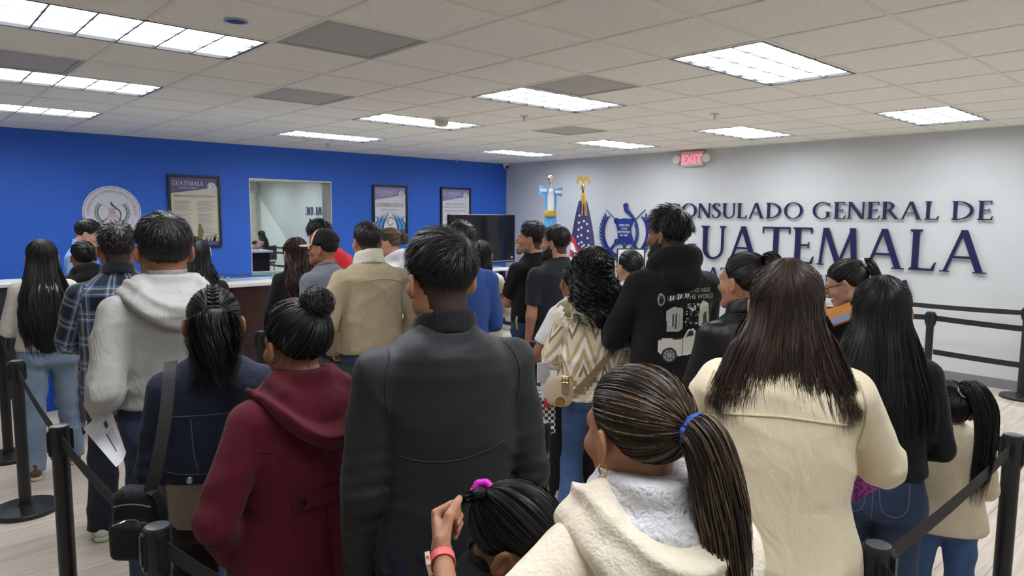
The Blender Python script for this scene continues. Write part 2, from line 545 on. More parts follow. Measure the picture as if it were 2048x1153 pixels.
for a in ((0.012, S - 0.012, 0.012, 0.045), (0.012, S - 0.012, S - 0.045, S - 0.012), (0.012, 0.045, 0.045, S - 0.045), (S - 0.045, S - 0.012, 0.045, S - 0.045)):
    vf.box(a[0], a[1], a[2], a[3], -0.002, 0.012)
vf_me = arr_mesh('vent_frame', vf.v, vf.f); vf_me.materials.append(plain('vent_frame', srgb(175, 173, 165), 0.5))
vlab = {(-3, 2): 'perforated square air vent beside the first left ceiling light', (-2, 5): 'perforated square air vent in front of the framed anthem poster',
        (0, 2): 'perforated square air vent touching the second middle ceiling light', (-5, 5): 'dark perforated air vent between two lights at the left edge',
        (3, 5): 'pale perforated air vent between the middle and right light rows'}
for q in vents:
    t = thing('ceiling_vent', vlab[q], 'air vent', (gx(q[0]), gy(q[1]), ZC), 0, 'ceiling vents')
    link('perforated_face', pan_me, None, t); link('vent_frame', vf_me, None, t)

# small ceiling fittings
o = thing('smoke_detector', 'round white smoke detector on the ceiling by a middle light', 'smoke detector', (4.02, 5.42, ZC))
MB().lathe([(0.075, 0.0), (0.075, -0.012), (0.065, -0.02)], 28).build('mount', white_m, o)
MB().lathe([(0.066, -0.02), (0.066, -0.055), (0.05, -0.072), (0.02, -0.078)], 28).build('cover', plain('cream_plastic', srgb(205, 198, 180), 0.5), o, shade=False)
def sprinkler(x, y, lab):
    o = thing('sprinkler_head', lab, 'sprinkler', (x, y, ZC), 0, 'ceiling sprinklers')
    MB().lathe([(0.04, 0.0), (0.035, -0.006), (0.012, -0.008)], 18).build('escutcheon', steel_m, o)
    MB().lathe([(0.011, -0.006), (0.011, -0.03), (0.006, -0.034), (0.006, -0.045)], 12).build('stem', steel_m, o)
    MB().lathe([(0.022, -0.047), (0.022, -0.049)], 14).build('deflector', steel_m, o)
sprinkler(4.47, 4.75, 'small sprinkler head beside the second light of the middle row')
sprinkler(5.58, 3.46, 'small sprinkler head right of the square ceiling vent')
sprinkler(4.42, 8.42, 'small sprinkler head close to the mirrored window')
sprinkler(7.06, 9.1, 'small sprinkler head above the rightmost framed notice')
o = thing('recessed_downlight', 'small round unlit recessed fitting in a ceiling tile', 'ceiling fitting', (1.33, 3.42, ZC))
MB().lathe([(0.055, 0.001), (0.055, -0.004), (0.042, -0.004), (0.042, 0.001)], 26).build('rim', steel_m, o)
MB().lathe([(0.041, -0.0015), (0.041, 0.002)], 26).build('baffle', plain('dark_baffle', (0.02, 0.02, 0.03), 0.4), o)
o = thing('security_camera', 'small white dome camera in the ceiling corner', 'camera', (XW - 0.12, YW - 0.12, ZC))
MB().lathe([(0.05, 0.0), (0.055, -0.03), (0.05, -0.05)], 22).build('housing', white_m, o)
MB().lathe([(0.049, -0.05), (0.045, -0.075), (0.03, -0.094), (0.01, -0.1)], 22).build('dome', plain('pale_dome', srgb(190, 190, 192), 0.2), o, shade=True)
MB().lathe([(0.024, 0.0), (0.024, 0.02)], 16, ax='y', c=(-0.012, -0.052, -0.068)).build('lens', black_m, o)
# ------------------------------------------------------------------ serif lettering
def _ring(cx, cy, rx, ry, tx, ty, a0, a1, n=26):
    o = []; i = []
    for k in range(n + 1):
        a = math.radians(a0 + (a1 - a0) * k / n)
        o.append((cx + rx * math.cos(a), cy + ry * math.sin(a)))
        i.append((cx + (rx - tx) * math.cos(a), cy + (ry - ty) * math.sin(a)))
    return o + i[::-1]
T_, t_ = 0.135, 0.055
def _stem(x, y0=0, y1=1, w=T_, sb=True, st=True, s=0.06):
    P = [[(x, y0), (x + w, y0), (x + w, y1), (x, y1)]]
    h = 0.03
    if sb: P.append([(x - s, y0), (x + w + s, y0), (x + w + s, y0 + h), (x + w, y0 + h + 0.05), (x, y0 + h + 0.05), (x - s, y0 + h)])
    if st: P.append([(x - s, y1), (x - s, y1 - h), (x, y1 - h - 0.05), (x + w, y1 - h - 0.05), (x + w + s, y1 - h), (x + w + s, y1)])
    return P
def _diag(x0, y0, x1, y1, w): return [[(x0, y0), (x0 + w, y0), (x1 + w, y1), (x1, y1)]]
def _foot(x, w, y=0, s=0.06, up=True):
    h = 0.03
    return [[(x - s, y), (x + w + s, y), (x + w + s, y + h if up else y - h), (x - s, y + h if up else y - h)]]
def _stroke(pts, ws):
    p = catmull(pts, 7); m = len(p)
    w = np.interp(np.linspace(0, 1, m), np.linspace(0, 1, len(ws)), ws)
    t = np.gradient(p, axis=0); t /= np.linalg.norm(t, axis=1)[:, None]
    nn = np.stack([-t[:, 1], t[:, 0]], 1)
    polys = []
    for i in range(m - 1):
        a, b2 = p[i] + nn[i] * w[i] / 2, p[i + 1] + nn[i + 1] * w[i + 1] / 2
        c, d = p[i + 1] - nn[i + 1] * w[i + 1] / 2, p[i] - nn[i] * w[i] / 2
        polys.append([tuple(a), tuple(b2), tuple(c), tuple(d)])
    return polys
def glyph(ch):
    """(polygons, advance width) of a Roman-style capital of height 1"""
    if ch == 'A':
        return _diag(0.07, 0, 0.39, 1.0, t_ + 0.015) + _diag(0.70, 0, 0.37, 1.0, T_) + [[(0.2, 0.33), (0.64, 0.33), (0.62, 0.385), (0.215, 0.385)]] + _foot(0.07, 0.07) + _foot(0.70, T_), 0.93
    if ch == 'B':
        return _stem(0.08) + [_ring(0.21, 0.755, 0.27, 0.245, 0.11, t_, -90, 90), _ring(0.21, 0.265, 0.33, 0.265, 0.12, t_, -90, 90)], 0.62
    if ch in 'CG':
        P = [_ring(0.50, 0.5, 0.46, 0.52, 0.125, t_, 48, 312)]
        P.append([(0.77, 0.78), (0.83, 0.78), (0.83, 0.98), (0.78, 0.90)])
        if ch == 'C':
            P.append([(0.77, 0.20), (0.83, 0.22), (0.83, 0.10), (0.79, 0.08)]); return P, 0.90
        P += [[(0.70, 0.06), (0.835, 0.10), (0.835, 0.40), (0.70, 0.40)], [(0.64, 0.40), (0.895, 0.40), (0.895, 0.43), (0.64, 0.43)]]
        return P, 0.98
    if ch == 'D':
        return _stem(0.08) + [_ring(0.21, 0.5, 0.60, 0.5, 0.125, t_, -90, 90)], 0.89
    if ch in 'EFL':
        P = _stem(0.08)
        if ch in 'EL': P += [[(0.1, 0), (0.50, 0), (0.50, t_), (0.1, t_)], [(0.45, 0), (0.53, 0), (0.57, 0.21), (0.545, 0.21)]]
        if ch in 'EF': P += [[(0.1, 1), (0.49, 1), (0.49, 1 - t_), (0.1, 1 - t_)], [(0.45, 1), (0.51, 1), (0.51, 0.82), (0.49, 0.82)],
                    [(0.15, 0.49), (0.43, 0.49), (0.43, 0.54), (0.15, 0.54)], [(0.415, 0.43), (0.44, 0.43), (0.44, 0.60), (0.415, 0.60)]]
        return P, (0.58 if ch != 'L' else 0.60)
    if ch == 'H': return _stem(0.08) + _stem(0.60) + [[(0.2, 0.49), (0.62, 0.49), (0.62, 0.545), (0.2, 0.545)]], 0.83
    if ch == 'I': return _stem(0.09), 0.32
    if ch == 'M':
        return (_diag(0.08, 0, 0.17, 1, t_ + 0.01) + _diag(0.50, 0, 0.16, 1, T_) + _diag(0.52, 0, 0.84, 1, t_ + 0.015) + _diag(0.87, 0, 0.80, 1, T_)
                + _foot(0.08, 0.06) + _foot(0.87, T_)), 1.10
    if ch == 'N':
        return (_stem(0.09, w=t_ + 0.01, st=False) + _diag(0.64, 0, 0.05, 1, T_ + 0.02) + [[(0.70, 0), (0.765, 0), (0.765, 1), (0.70, 1)]] + _foot(0.70, 0.065, 0.97, up=True)
                + _foot(0.05, 0.1, 0.97, s=0.03)), 0.85
    if ch == 'O': return [_ring(0.51, 0.5, 0.47, 0.52, 0.125, t_, 0, 360, 44)], 1.02
    if ch == 'P': return _stem(0.08) + [_ring(0.21, 0.73, 0.33, 0.27, 0.12, t_, -90, 90)], 0.60
    if ch == 'R':
        return _stem(0.08) + [_ring(0.21, 0.745, 0.32, 0.255, 0.12, t_, -90, 90)] + _diag(0.60, 0, 0.26, 0.52, T_) + [[(0.6, 0), (0.80, 0), (0.80, 0.025), (0.6, 0.05)]], 0.74
    if ch == 'S':
        return _stroke([(0.46, 0.80), (0.40, 0.955), (0.27, 0.985), (0.13, 0.90), (0.12, 0.74), (0.25, 0.58), (0.42, 0.44), (0.47, 0.26), (0.37, 0.06), (0.22, 0.015), (0.10, 0.07), (0.06, 0.22)],
                       [0.05, 0.05, 0.06, 0.1, 0.13, 0.15, 0.14, 0.12, 0.07, 0.05, 0.05, 0.06]), 0.56
    if ch == 'T':
        return _stem(0.335, st=False) + [[(0.04, 1), (0.77, 1), (0.77, 1 - t_), (0.04, 1 - t_)], [(0.03, 1), (0.07, 1), (0.06, 0.80), (0.035, 0.80)], [(0.74, 1), (0.78, 1), (0.775, 0.80), (0.75, 0.80)]], 0.80
    if ch == 'U':
        return (_stem(0.10, 0.3, 1, sb=False) + _stem(0.68, 0.3, 1, w=t_ + 0.01, sb=False) + [_ring(0.4225, 0.32, 0.3225, 0.34, 0.135, 0.065, 180, 270, 12), _ring(0.4225, 0.32, 0.3225, 0.34, 0.065, 0.065, 270, 360, 12)]), 0.85
    if ch == 'V': return _diag(0.40, 0, 0.05, 1, T_) + _diag(0.42, 0, 0.72, 1, t_) + _foot(0.05, T_, 0.97) + _foot(0.72, t_, 0.97), 0.85
    if ch == ',': return [[(0.05, 0.1), (0.16, 0.12), (0.15, 0.0), (0.07, -0.16), (0.04, -0.15), (0.09, 0.0)]], 0.24
    if ch == '.': return [[(0.05, 0), (0.16, 0), (0.16, 0.11), (0.05, 0.11)]], 0.24
    return [], 0.34
def lay_text(txt, track=0.04):
    """list of (glyph polygons, x offset) and total width for cap height 1"""
    x = 0; out = []
    for c in txt:
        P, w = glyph(c)
        out.append((c, P, x)); x += w + track
    return out, x - track

def text_parts(txt, height, width, depth, mapper, mat, parent, name='letter', first_big=1.0):
    lay, tot = lay_text(txt)
    sx = width / tot
    for c, P, x in lay:
        if not P: continue
        mb = MB()
        for k, pl in enumerate(P):                    # strokes overlap, so each stands a hair prouder than the last
            mb.poly([((x + q[0]) * sx, q[1] * height) for q in pl], 0, depth + 0.0004 * (k % 6), mapper)
        mb.build(name, mat, parent)

def text_flat(txt, height, width, mapper, mat, parent, name='lettering', z0=0.0, depth=0.0008):
    lay, tot = lay_text(txt)
    sx = width / tot; mb = MB()
    for c, P, x in lay:
        for k, pl in enumerate(P): mb.poly([((x + q[0]) * sx, q[1] * height) for q in pl], z0, z0 + depth + 0.00015 * (k % 6), mapper)
    return mb.build(name, mat, parent)

def font_text(txt, height, mapper, mat, parent, name='lettering', align='CENTER', depth=0.001, squash=1.0):
    cu = bpy.data.curves.new('t', 'FONT'); cu.body = txt; cu.size = height * 1.4; cu.align_x = align; cu.resolution_u = 3; cu.extrude = depth
    ob = bpy.data.objects.new('t', cu); C.objects.link(ob)
    dg = bpy.context.evaluated_depsgraph_get(); dg.update()
    me = bpy.data.meshes.new_from_object(ob.evaluated_get(dg))
    bpy.data.objects.remove(ob); bpy.data.curves.remove(cu)
    for v in me.vertices: v.co = mapper(v.co.x * squash, v.co.y, v.co.z + depth)
    me.materials.clear(); me.name = name
    return link(name, me, mat, parent)

# raised sign on the white wall (x to the viewer's right is -Y, depth is -X)
def wmap(Y0, Z0, off=0.0):
    return lambda x, y, z: (-(z + off), -x, y)
sign = thing('wall_sign', 'raised navy serif lettering reading CONSULADO GENERAL DE GUATEMALA on white wall', 'sign', (XW, 5.86, 0.0))
standoff = white_m
def wall_line(txt, yl, yr, z0, z1):
    y0 = 5.86
    text_parts(txt, z1 - z0, yl - yr, 0.018, lambda x, y, z, yl=yl, z0=z0: (-0.02 - z, -(y0 - yl) - x, z0 + y), navy_m, sign)
wall_line('CONSULADO GENERAL DE', 5.86, 1.945, 1.700, 1.895)
wall_line('GUATEMALA', 5.80, 1.95, 1.155, 1.595)
wall_line('ATLANTA, GEORGIA', 5.18, 2.62, 0.862, 1.04)

# coat of arms on the white wall
crest = thing('wall_crest', 'navy cut-out coat of arms with scroll and laurel on white wall', 'emblem', (XW, 6.62, 1.48))
crest_m = plain('crest_blue', srgb(38, 58, 132), 0.35)
def cmap(x, y, z): return (-0.012 - z, -x, y)
mb = MB()
mb.poly([(-0.17, 0.20), (-0.10, 0.19), (0.0, 0.205), (0.10, 0.195), (0.15, 0.205), (0.145, 0.12), (0.115, 0.06), (0.125, -0.02), (0.16, -0.10), (0.165, -0.17),
         (0.10, -0.18), (0.0, -0.17), (-0.10, -0.18), (-0.135, -0.17), (-0.12, -0.10), (-0.13, 0.0), (-0.155, 0.08)], 0, 0.016, cmap)
mb.build('scroll', crest_m, crest)
for cx, cy in ((-0.155, 0.165), (-0.14, -0.15)):
    mb = MB(); mb.poly(_ring(cx, cy, 0.042, 0.045, 0.02, 0.02, 0, 330, 20), 0, 0.026, cmap); mb.build('scroll_curl', crest_m, crest)
for i, (tx, yy) in enumerate((('LIBERTAD', 0.085), ('15 DE', 0.035), ('SEPTIEMBRE', -0.015), ('DE 1821', -0.065))):
    font_text(tx, 0.032, lambda x, y, z, yy=yy: (-0.030 - z, -(x + 0.0), yy + y), white_m, crest, 'inscription', depth=0.0015)
# quetzal
mb = MB()
mb.poly([(-0.02, 0.42), (0.03, 0.435), (0.055, 0.40), (0.05, 0.35), (0.09, 0.31), (0.15, 0.25), (0.20, 0.18), (0.245, 0.10), (0.22, 0.10), (0.17, 0.18), (0.11, 0.23), (0.05, 0.27), (0.0, 0.30), (-0.015, 0.35), (-0.03, 0.40)], 0, 0.022, cmap)
mb.build('bird', crest_m, crest)
for k in range(3):
    r = 0.30 - 0.022 * k
    mb = MB(); mb.poly(_ring(-0.04, -0.02, r, 0.30 - 0.012 * k, 0.008, 0.008, -62, 28, 18), 0, 0.012, cmap); mb.build('tail_feather', crest_m, crest)
def bar(x0, y0, x1, y1, w0, w1, nm, dz=0.01, z0=0.0):
    d = np.array([x1 - x0, y1 - y0]); d = d / np.linalg.norm(d); n_ = np.array([-d[1], d[0]])
    a, b2 = np.array([x0, y0]), np.array([x1, y1])
    mb = MB(); mb.poly([tuple(a + n_ * w0 / 2), tuple(b2 + n_ * w1 / 2), tuple(b2 - n_ * w1 / 2), tuple(a - n_ * w0 / 2)], z0, z0 + dz, cmap); mb.build(nm, crest_m, crest)
bar(0.17, -0.17, 0.30, -0.33, 0.035, 0.06, 'rifle_stock'); bar(-0.17, -0.17, -0.34, -0.36, 0.035, 0.06, 'rifle_stock')
bar(-0.19, 0.19, -0.37, 0.33, 0.012, 0.008, 'rifle_barrel'); bar(0.17, 0.17, 0.37, 0.33, 0.012, 0.008, 'rifle_barrel')
bar(-0.05, -0.17, 0.14, -0.36, 0.02, 0.016, 'sword'); bar(0.05, -0.17, -0.14, -0.36, 0.02, 0.016, 'sword')
for sgn in (-1, 1):
    for k in range(15):
        a = math.radians(150 + 105 * k / 14)
        cx, cy = 0.44 * math.cos(a), -0.01 + 0.40 * math.sin(a)
        tdir = a + math.pi / 2 + math.pi
        for side in (-1, 1):
            d = tdir + side * 0.6
            ln = 0.10
            ux, uy = math.cos(d), math.sin(d)
            pts = [(cx, cy), (cx + ux * ln * 0.5 - uy * 0.016, cy + uy * ln * 0.5 + ux * 0.016), (cx + ux * ln, cy + uy * ln), (cx + ux * ln * 0.5 + uy * 0.016, cy + uy * ln * 0.5 - ux * 0.016)]
            mb = MB(); mb.poly([(p[0] if sgn < 0 else -p[0], p[1]) for p in pts], 0, 0.012, cmap); mb.build('laurel_leaf', crest_m, crest)
    mb = MB(); pr = _ring(0, -0.01, 0.44, 0.40, 0.008, 0.008, 150, 262, 24)
    mb.poly([(p[0] * (1 if sgn < 0 else -1), p[1]) for p in pr], 0, 0.008, cmap); mb.build('laurel_branch', crest_m, crest)

# exit sign
es = thing('exit_sign', 'glowing red EXIT sign with two emergency lamp heads above the white wall', 'exit sign', (XW - 0.02, 5.46, ZC - 0.125))
mb = MB(); mb.box(-0.05, 0.02, -0.17, 0.17, -0.10, 0.10, 0.012); mb.build('housing', plain('exit_housing', srgb(215, 205, 195), 0.4), es)
exit_m = plain('exit_red', (0.9, 0.05, 0.08), 0.4, emit=(1.0, 0.05, 0.10), estr=4.0)
font_text('EXIT', 0.115, lambda x, y, z: (-0.0515 - z, -x, y - 0.06), exit_m, es, 'lettering', depth=0.001)
for s_ in (-1, 1):
    mb = MB(); mb.box(-0.03, 0.0, s_ * 0.17 - 0.03, s_ * 0.17 + 0.03, -0.02, 0.02); mb.build('bracket', white_m, es)
    mb = MB(); mb.lathe([(0.03, 0.0), (0.058, -0.03), (0.06, -0.05), (0.055, -0.055)], 18, ax='x', c=(-0.02, s_ * 0.235, 0.0)); mb.build('lamp_head', white_m, es)

# round seal on the blue wall
seal = thing('wall_seal', 'round white consular seal with green laurel on blue wall', 'emblem', (2.08, YW, 1.715))
def smap(x, y, z): return (x, -0.012 - z, y)
seal_m = plain('seal_white', srgb(214, 214, 226), 0.5)
mb = MB(); mb.lathe([(0.31, 0.0), (0.31, -0.012)], 64, ax='y'); mb.build('disc', seal_m, seal)
ink = plain('seal_ink', srgb(38, 38, 50), 0.6); green = plain('seal_green', srgb(48, 104, 66), 0.6); tan = plain('seal_tan', srgb(206, 184, 176), 0.6); brown = plain('seal_brown', srgb(110, 84, 62), 0.6)
mb = MB(); mb.poly(_ring(0, 0, 0.296, 0.296, 0.004, 0.004, 0, 359.9, 80), 0, 0.001, smap); mb.build('ring', ink, seal)
def arc_text(txt, r, a_mid, span, h, flip=False):
    lay, tot = lay_text(txt, 0.1); mb = MB()
    for c, P, x in lay:
        gw = glyph(c)[1]
        fr = (x + gw / 2) / tot - 0.5
        a = a_mid - fr * span if not flip else a_mid + fr * span
        for pl in P:
            def m2(u, v, z, a=a):
                lx, ly = (u - gw / 2) * h, v * h
                rr = r + ly if not flip else r - ly
                th = a - lx / r if not flip else a + lx / r
                return smap(rr * math.cos(th), rr * math.sin(th), z)
            mb.poly(pl, 0, 0.001, m2)
    return mb.build('lettering', ink, seal)
arc_text('CONSULADO GENERAL DE GUATEMALA', 0.235, math.pi / 2, math.radians(196), 0.030)
arc_text('ATLANTA, GEORGIA', 0.262, -math.pi / 2, math.radians(78), 0.028, True)
for sx_ in (-1, 1):
    mb = MB(); mb.lathe([(0.006, -0.0125), (0.006, -0.0135)], 10, ax='y', c=(sx_ * 0.215, 0, -0.115)); mb.build('dot', ink, seal)
    for k in range(11):
        a = math.radians(148 + 88 * k / 10)
        cx, cy = 0.165 * math.cos(a), -0.005 + 0.155 * math.sin(a)
        for side in (-1, 1):
            d = a - math.pi / 2 + side * 0.55
            ux, uy = math.cos(d), math.sin(d); ln = 0.045
            pts = [(cx, cy), (cx + ux * ln * 0.5 - uy * 0.007, cy + uy * ln * 0.5 + ux * 0.007), (cx + ux * ln, cy + uy * ln), (cx + ux * ln * 0.5 + uy * 0.007, cy + uy * ln * 0.5 - ux * 0.007)]
            mb = MB(); mb.poly([(-sx_ * p[0] * -1 if sx_ > 0 else p[0], p[1]) if sx_ < 0 else (-p[0], p[1]) for p in pts], 0, 0.001, smap); mb.build('laurel_leaf', green, seal)
mb = MB(); mb.poly([(-0.055, 0.06), (0.05, 0.055), (0.045, 0.03), (0.03, 0.0), (0.055, -0.035), (0.055, -0.06), (-0.055, -0.06), (-0.06, -0.035), (-0.035, 0.0), (-0.05, 0.03)], 0, 0.001, smap); mb.build('scroll', tan, seal)
for i, yy in enumerate((0.03, 0.015, 0.0, -0.012)):
    mb = MB(); mb.poly([(-0.03, yy), (0.03 - 0.008 * (i % 2), yy), (0.03 - 0.008 * (i % 2), yy + 0.004), (-0.03, yy + 0.004)], 0.001, 0.002, smap); mb.build('script_line', brown, seal)
mb = MB()
for pl in _stroke([(-0.012, 0.12), (0.0, 0.09), (0.035, 0.055), (0.075, 0.02), (0.088, -0.04), (0.065, -0.10), (0.02, -0.145), (-0.02, -0.16)], [0.02, 0.026, 0.022, 0.014, 0.012, 0.01, 0.009, 0.006]): mb.poly(pl, 0.002, 0.003, smap)
mb.build('bird', green, seal)
for sx_ in (-1, 1):
    mb = MB()
    for pl in _stroke([(sx_ * 0.05, -0.06), (sx_ * 0.09, -0.095), (sx_ * 0.12, -0.12)], [0.008, 0.014, 0.03]): mb.poly(pl, 0.001, 0.002, smap)
    mb.build('rifle_stock', brown, seal)
    mb = MB()
    for pl in _stroke([(sx_ * 0.05, 0.07), (sx_ * 0.08, 0.08), (sx_ * 0.11, 0.105)], [0.004, 0.004, 0.003]): mb.poly(pl, 0.001, 0.002, smap)
    for pl in _stroke([(sx_ * 0.0, -0.065), (sx_ * 0.02, -0.085), (sx_ * 0.04, -0.105)], [0.004, 0.004, 0.004]): mb.poly(pl, 0.001, 0.002, smap)
    mb.build('sword', plain('seal_grey', srgb(150, 150, 160), 0.6), seal)

# framed posters on the blue wall
lav_m = plain('poster_lavender', srgb(150, 142, 190), 0.4); lav2_m = plain('poster_purple', srgb(88, 80, 130), 0.4)
ink2 = plain('poster_ink', srgb(70, 68, 84), 0.5); ink3 = plain('poster_grey_ink', srgb(150, 150, 156), 0.5)
sheen_m, nt, b = new_mat('poster_acrylic')
nt.nodes.remove(b)
gl = N(nt, 'ShaderNodeBsdfGlossy', Roughness=0.05); tr = N(nt, 'ShaderNodeBsdfTransparent'); ms = N(nt, 'ShaderNodeMixShader', Fac=0.10)
nt.links.new(tr.outputs[0], ms.inputs[1]); nt.links.new(gl.outputs[0], ms.inputs[2]); nt.links.new(ms.outputs[0], nt.nodes['Material Output'].inputs[0])
def poster(name, label, x0, x1, z0, z1, bgm, head, kind):
    w, h = x1 - x0, z1 - z0
    t = thing(name, label, 'poster', ((x0 + x1) / 2, YW, z0))
    f = 0.03
    for nm, a in (('frame_rail', (-w / 2, w / 2, 0, f)), ('frame_rail', (-w / 2, w / 2, h - f, h)), ('frame_stile', (-w / 2, -w / 2 + f, f, h - f)), ('frame_stile', (w / 2 - f, w / 2, f, h - f))):
        MB().box(a[0], a[1], -0.03, 0, a[2], a[3], 0.003).build(nm, darkframe_m, t)
    sheet = MB().box(-w / 2 + f, w / 2 - f, -0.012, -0.004, f, h - f).build('sheet', bgm, t)
    iw = w - 2 * f; L = -iw / 2
    def pmap(x, y, z): return (x, -0.0125 - z, y)
    top = h - f
    mb = MB(); mb.poly([(L, top), (-L, top), (-L, top - 0.10)] + [(L + iw * (1 - k / 8), top - 0.10 - 0.10 * (k / 8) ** 0.8) for k in range(1, 9)], 0, 0.0006, pmap); mb.build('heading_band', head, sheet)
    text_flat('GUATEMALA', 0.055, iw * 0.66, lambda x, y, z: pmap(L + 0.02 + x, top - 0.10 + y, z), paper_m, sheet, 'lettering', 0.001)
    text_flat('ATLANTA, GEORGIA', 0.022, iw * 0.38, lambda x, y, z: pmap(L + 0.10 + x, top - 0.14 + y, z), paper_m, sheet, 'lettering', 0.001)
    mb = MB(); mb.lathe([(0.052, -0.0128), (0.052, -0.0145)], 30, ax='y', c=(-L - 0.075, 0, top - 0.105)); mb.build('badge', paper_m, sheet)
    mb = MB(); mb.poly([(q[0] - L - 0.075, q[1] + top - 0.105) for q in _ring(0, 0, 0.04, 0.04, 0.005, 0.005, 0, 359, 30)], 0.0022, 0.003, pmap); mb.build('badge_ring', ink3, sheet)
    mb = MB()
    for pl in _stroke([(-0.01, 0.02), (0.012, 0.005), (0.01, -0.012), (-0.008, -0.02)], [0.012, 0.012, 0.008, 0.006]): mb.poly([(p[0] - L - 0.075, p[1] + top - 0.105) for p in pl], 0.0022, 0.003, pmap)
    mb.build('badge_mark', ink3, sheet)
    if kind == 'anthem':
        text_flat('HIMNO NACIONAL DE GUATEMALA', 0.026, iw * 0.86, lambda x, y, z: pmap(L + iw * 0.07 + x, top - 0.245 + y, z), ink2, sheet, 'title', 0.001)
        for col in (0, 1):
            for k in range(26):
                if k % 9 == 8: continue
                ln = iw * (0.30 + 0.06 * math.sin(k * 2.3 + col))
                x_ = L + iw * (0.07 + 0.48 * col)
                MB().box(x_, x_ + ln, -0.0142, -0.0132, top - 0.30 - 0.018 * k, top - 0.293 - 0.018 * k).build('verse_line', ink3, sheet)
        mb = MB()
        for pl in _stroke([(0.05, 0.27), (0.058, 0.21), (0.05, 0.14), (0.045, 0.09)], [0.035, 0.075, 0.06, 0.012]): mb.poly(pl, 0.001, 0.002, pmap)
        mb.lathe([(0.02, -0.0135), (0.02, -0.0145)], 16, ax='y', c=(0.05, 0, 0.285)); mb.build('bird_picture', plain('poster_ochre', srgb(120, 108, 62), 0.4), sheet)
        rnd = random.Random(3)
        for k in range(22):
            xx = L + iw * (0.30 + 0.68 * rnd.random()); hh = 0.04 + 0.10 * rnd.random() * ((xx - L) / iw)
            mb = MB()
            for pl in _stroke([(xx, 0.06), (xx + rnd.uniform(-0.03, 0.03), 0.06 + hh * 0.6), (xx + rnd.uniform(-0.06, 0.06), 0.06 + hh)], [0.02, 0.014, 0.002]):
                mb.poly([(max(L + 0.002, min(-L - 0.002, p[0])), p[1]) for p in pl], 0.001, 0.0016, pmap)
            mb.build('foliage_picture', plain('poster_moss_%d' % (k % 3), (srgb(122, 118, 84), srgb(146, 142, 104), srgb(98, 102, 78))[k % 3], 0.4), sheet)
        MB().box(L, -L, -0.0145, -0.0132, f, f + 0.05).build('footer_band', lav2_m, sheet)
    elif kind == 'welcome':
        text_flat('GUATEMALTECOS', 0.055, iw * 0.88, lambda x, y, z: pmap(L + iw * 0.04 + x, top - 0.30 + y, z), ink2, sheet, 'title', 0.001)
        text_flat('BIENVENIDOS', 0.026, iw * 0.56, lambda x, y, z: pmap(L + iw * 0.2 + x, top - 0.36 + y, z), ink3, sheet, 'title', 0.001)
        cy_m = plain('poster_sky', srgb(94, 160, 214), 0.4); dk = plain('poster_deep_blue', srgb(60, 84, 140), 0.4)
        for sx_ in (-1, 1):
            for k in range(7):
                mb = MB(); x_ = sx_ * (iw * 0.48 - k * 0.022)
                for pl in _stroke([(x_, 0.20), (x_ - sx_ * 0.01, 0.30), (x_ - sx_ * 0.05, 0.38), (x_ - sx_ * 0.02 * k, 0.43 + 0.012 * k)], [0.03, 0.034, 0.024, 0.002]):
                    mb.poly([(max(L, min(-L, p[0])), p[1]) for p in pl], 0.001 + 0.0002 * k, 0.0016 + 0.0002 * k, pmap)
                mb.build('feather_picture', cy_m if k % 3 else dk, sheet)
        mb = MB(); mb.poly([(q[0], q[1] + 0.35) for q in _ring(0, 0, 0.06, 0.07, 0.018, 0.018, 20, 340, 24)], 0.002, 0.0026, pmap); mb.build('crest_picture', ink3, sheet)
        mb = MB(); mb.poly([(L, 0.14), (-L, 0.14), (-L, 0.23), (0.1, 0.215), (-0.05, 0.22), (L, 0.235)], 0.002, 0.003, pmap); mb.build('purple_band', lav2_m, sheet)
        for sx_ in (-0.14, 0.0, 0.14):
            mb = MB(); mb.poly([(q[0] + sx_, q[1] + 0.185) for q in _ring(0, 0, 0.024, 0.024, 0.007, 0.007, 0, 359, 22)], 0.0035, 0.004, pmap); mb.build('icon', paper_m, sheet)
        for k in range(3): MB().box(L + 0.03, -L - 0.05 - 0.04 * (k % 2), -0.0145, -0.0135, 0.06 + 0.02 * k, 0.066 + 0.02 * k).build('text_line', ink3, sheet)
    else:
        text_flat('SERVICIOS DE ASISTENCIA', 0.028, iw * 0.72, lambda x, y, z: pmap(L + iw * 0.14 + x, top - 0.26 + y, z), ink3, sheet, 'title', 0.001)
        text_flat('ORIENTACION MIGRATORIA', 0.028, iw * 0.9, lambda x, y, z: pmap(L + iw * 0.05 + x, top - 0.31 + y, z), ink3, sheet, 'title', 0.001)
        for k in range(12):
            if k % 3 == 2: continue
            MB().box(L + 0.05, -L - 0.07 - 0.10 * (k % 3), -0.0142, -0.0134, top - 0.36 - 0.036 * k, top - 0.352 - 0.036 * k).build('text_line', ink2 if k % 3 == 0 else ink3, sheet)
    return t
cream_m = plain('poster_cream', srgb(206, 200, 178), 0.35)
poster('framed_poster', 'large black-framed anthem poster with a bird picture on blue wall', 2.70, 3.335, 1.275, 2.19, cream_m, lav2_m, 'anthem')
poster('framed_poster', 'black-framed welcome poster with blue feathers on blue wall', 5.60, 6.225, 1.26, 2.165, paper_m, lav_m, 'welcome')
poster('framed_poster', 'black-framed text notice on blue wall above the television', 6.875, 7.505, 1.26, 2.17, paper_m, lav_m, 'notice')

PANE_ROT = 0.25
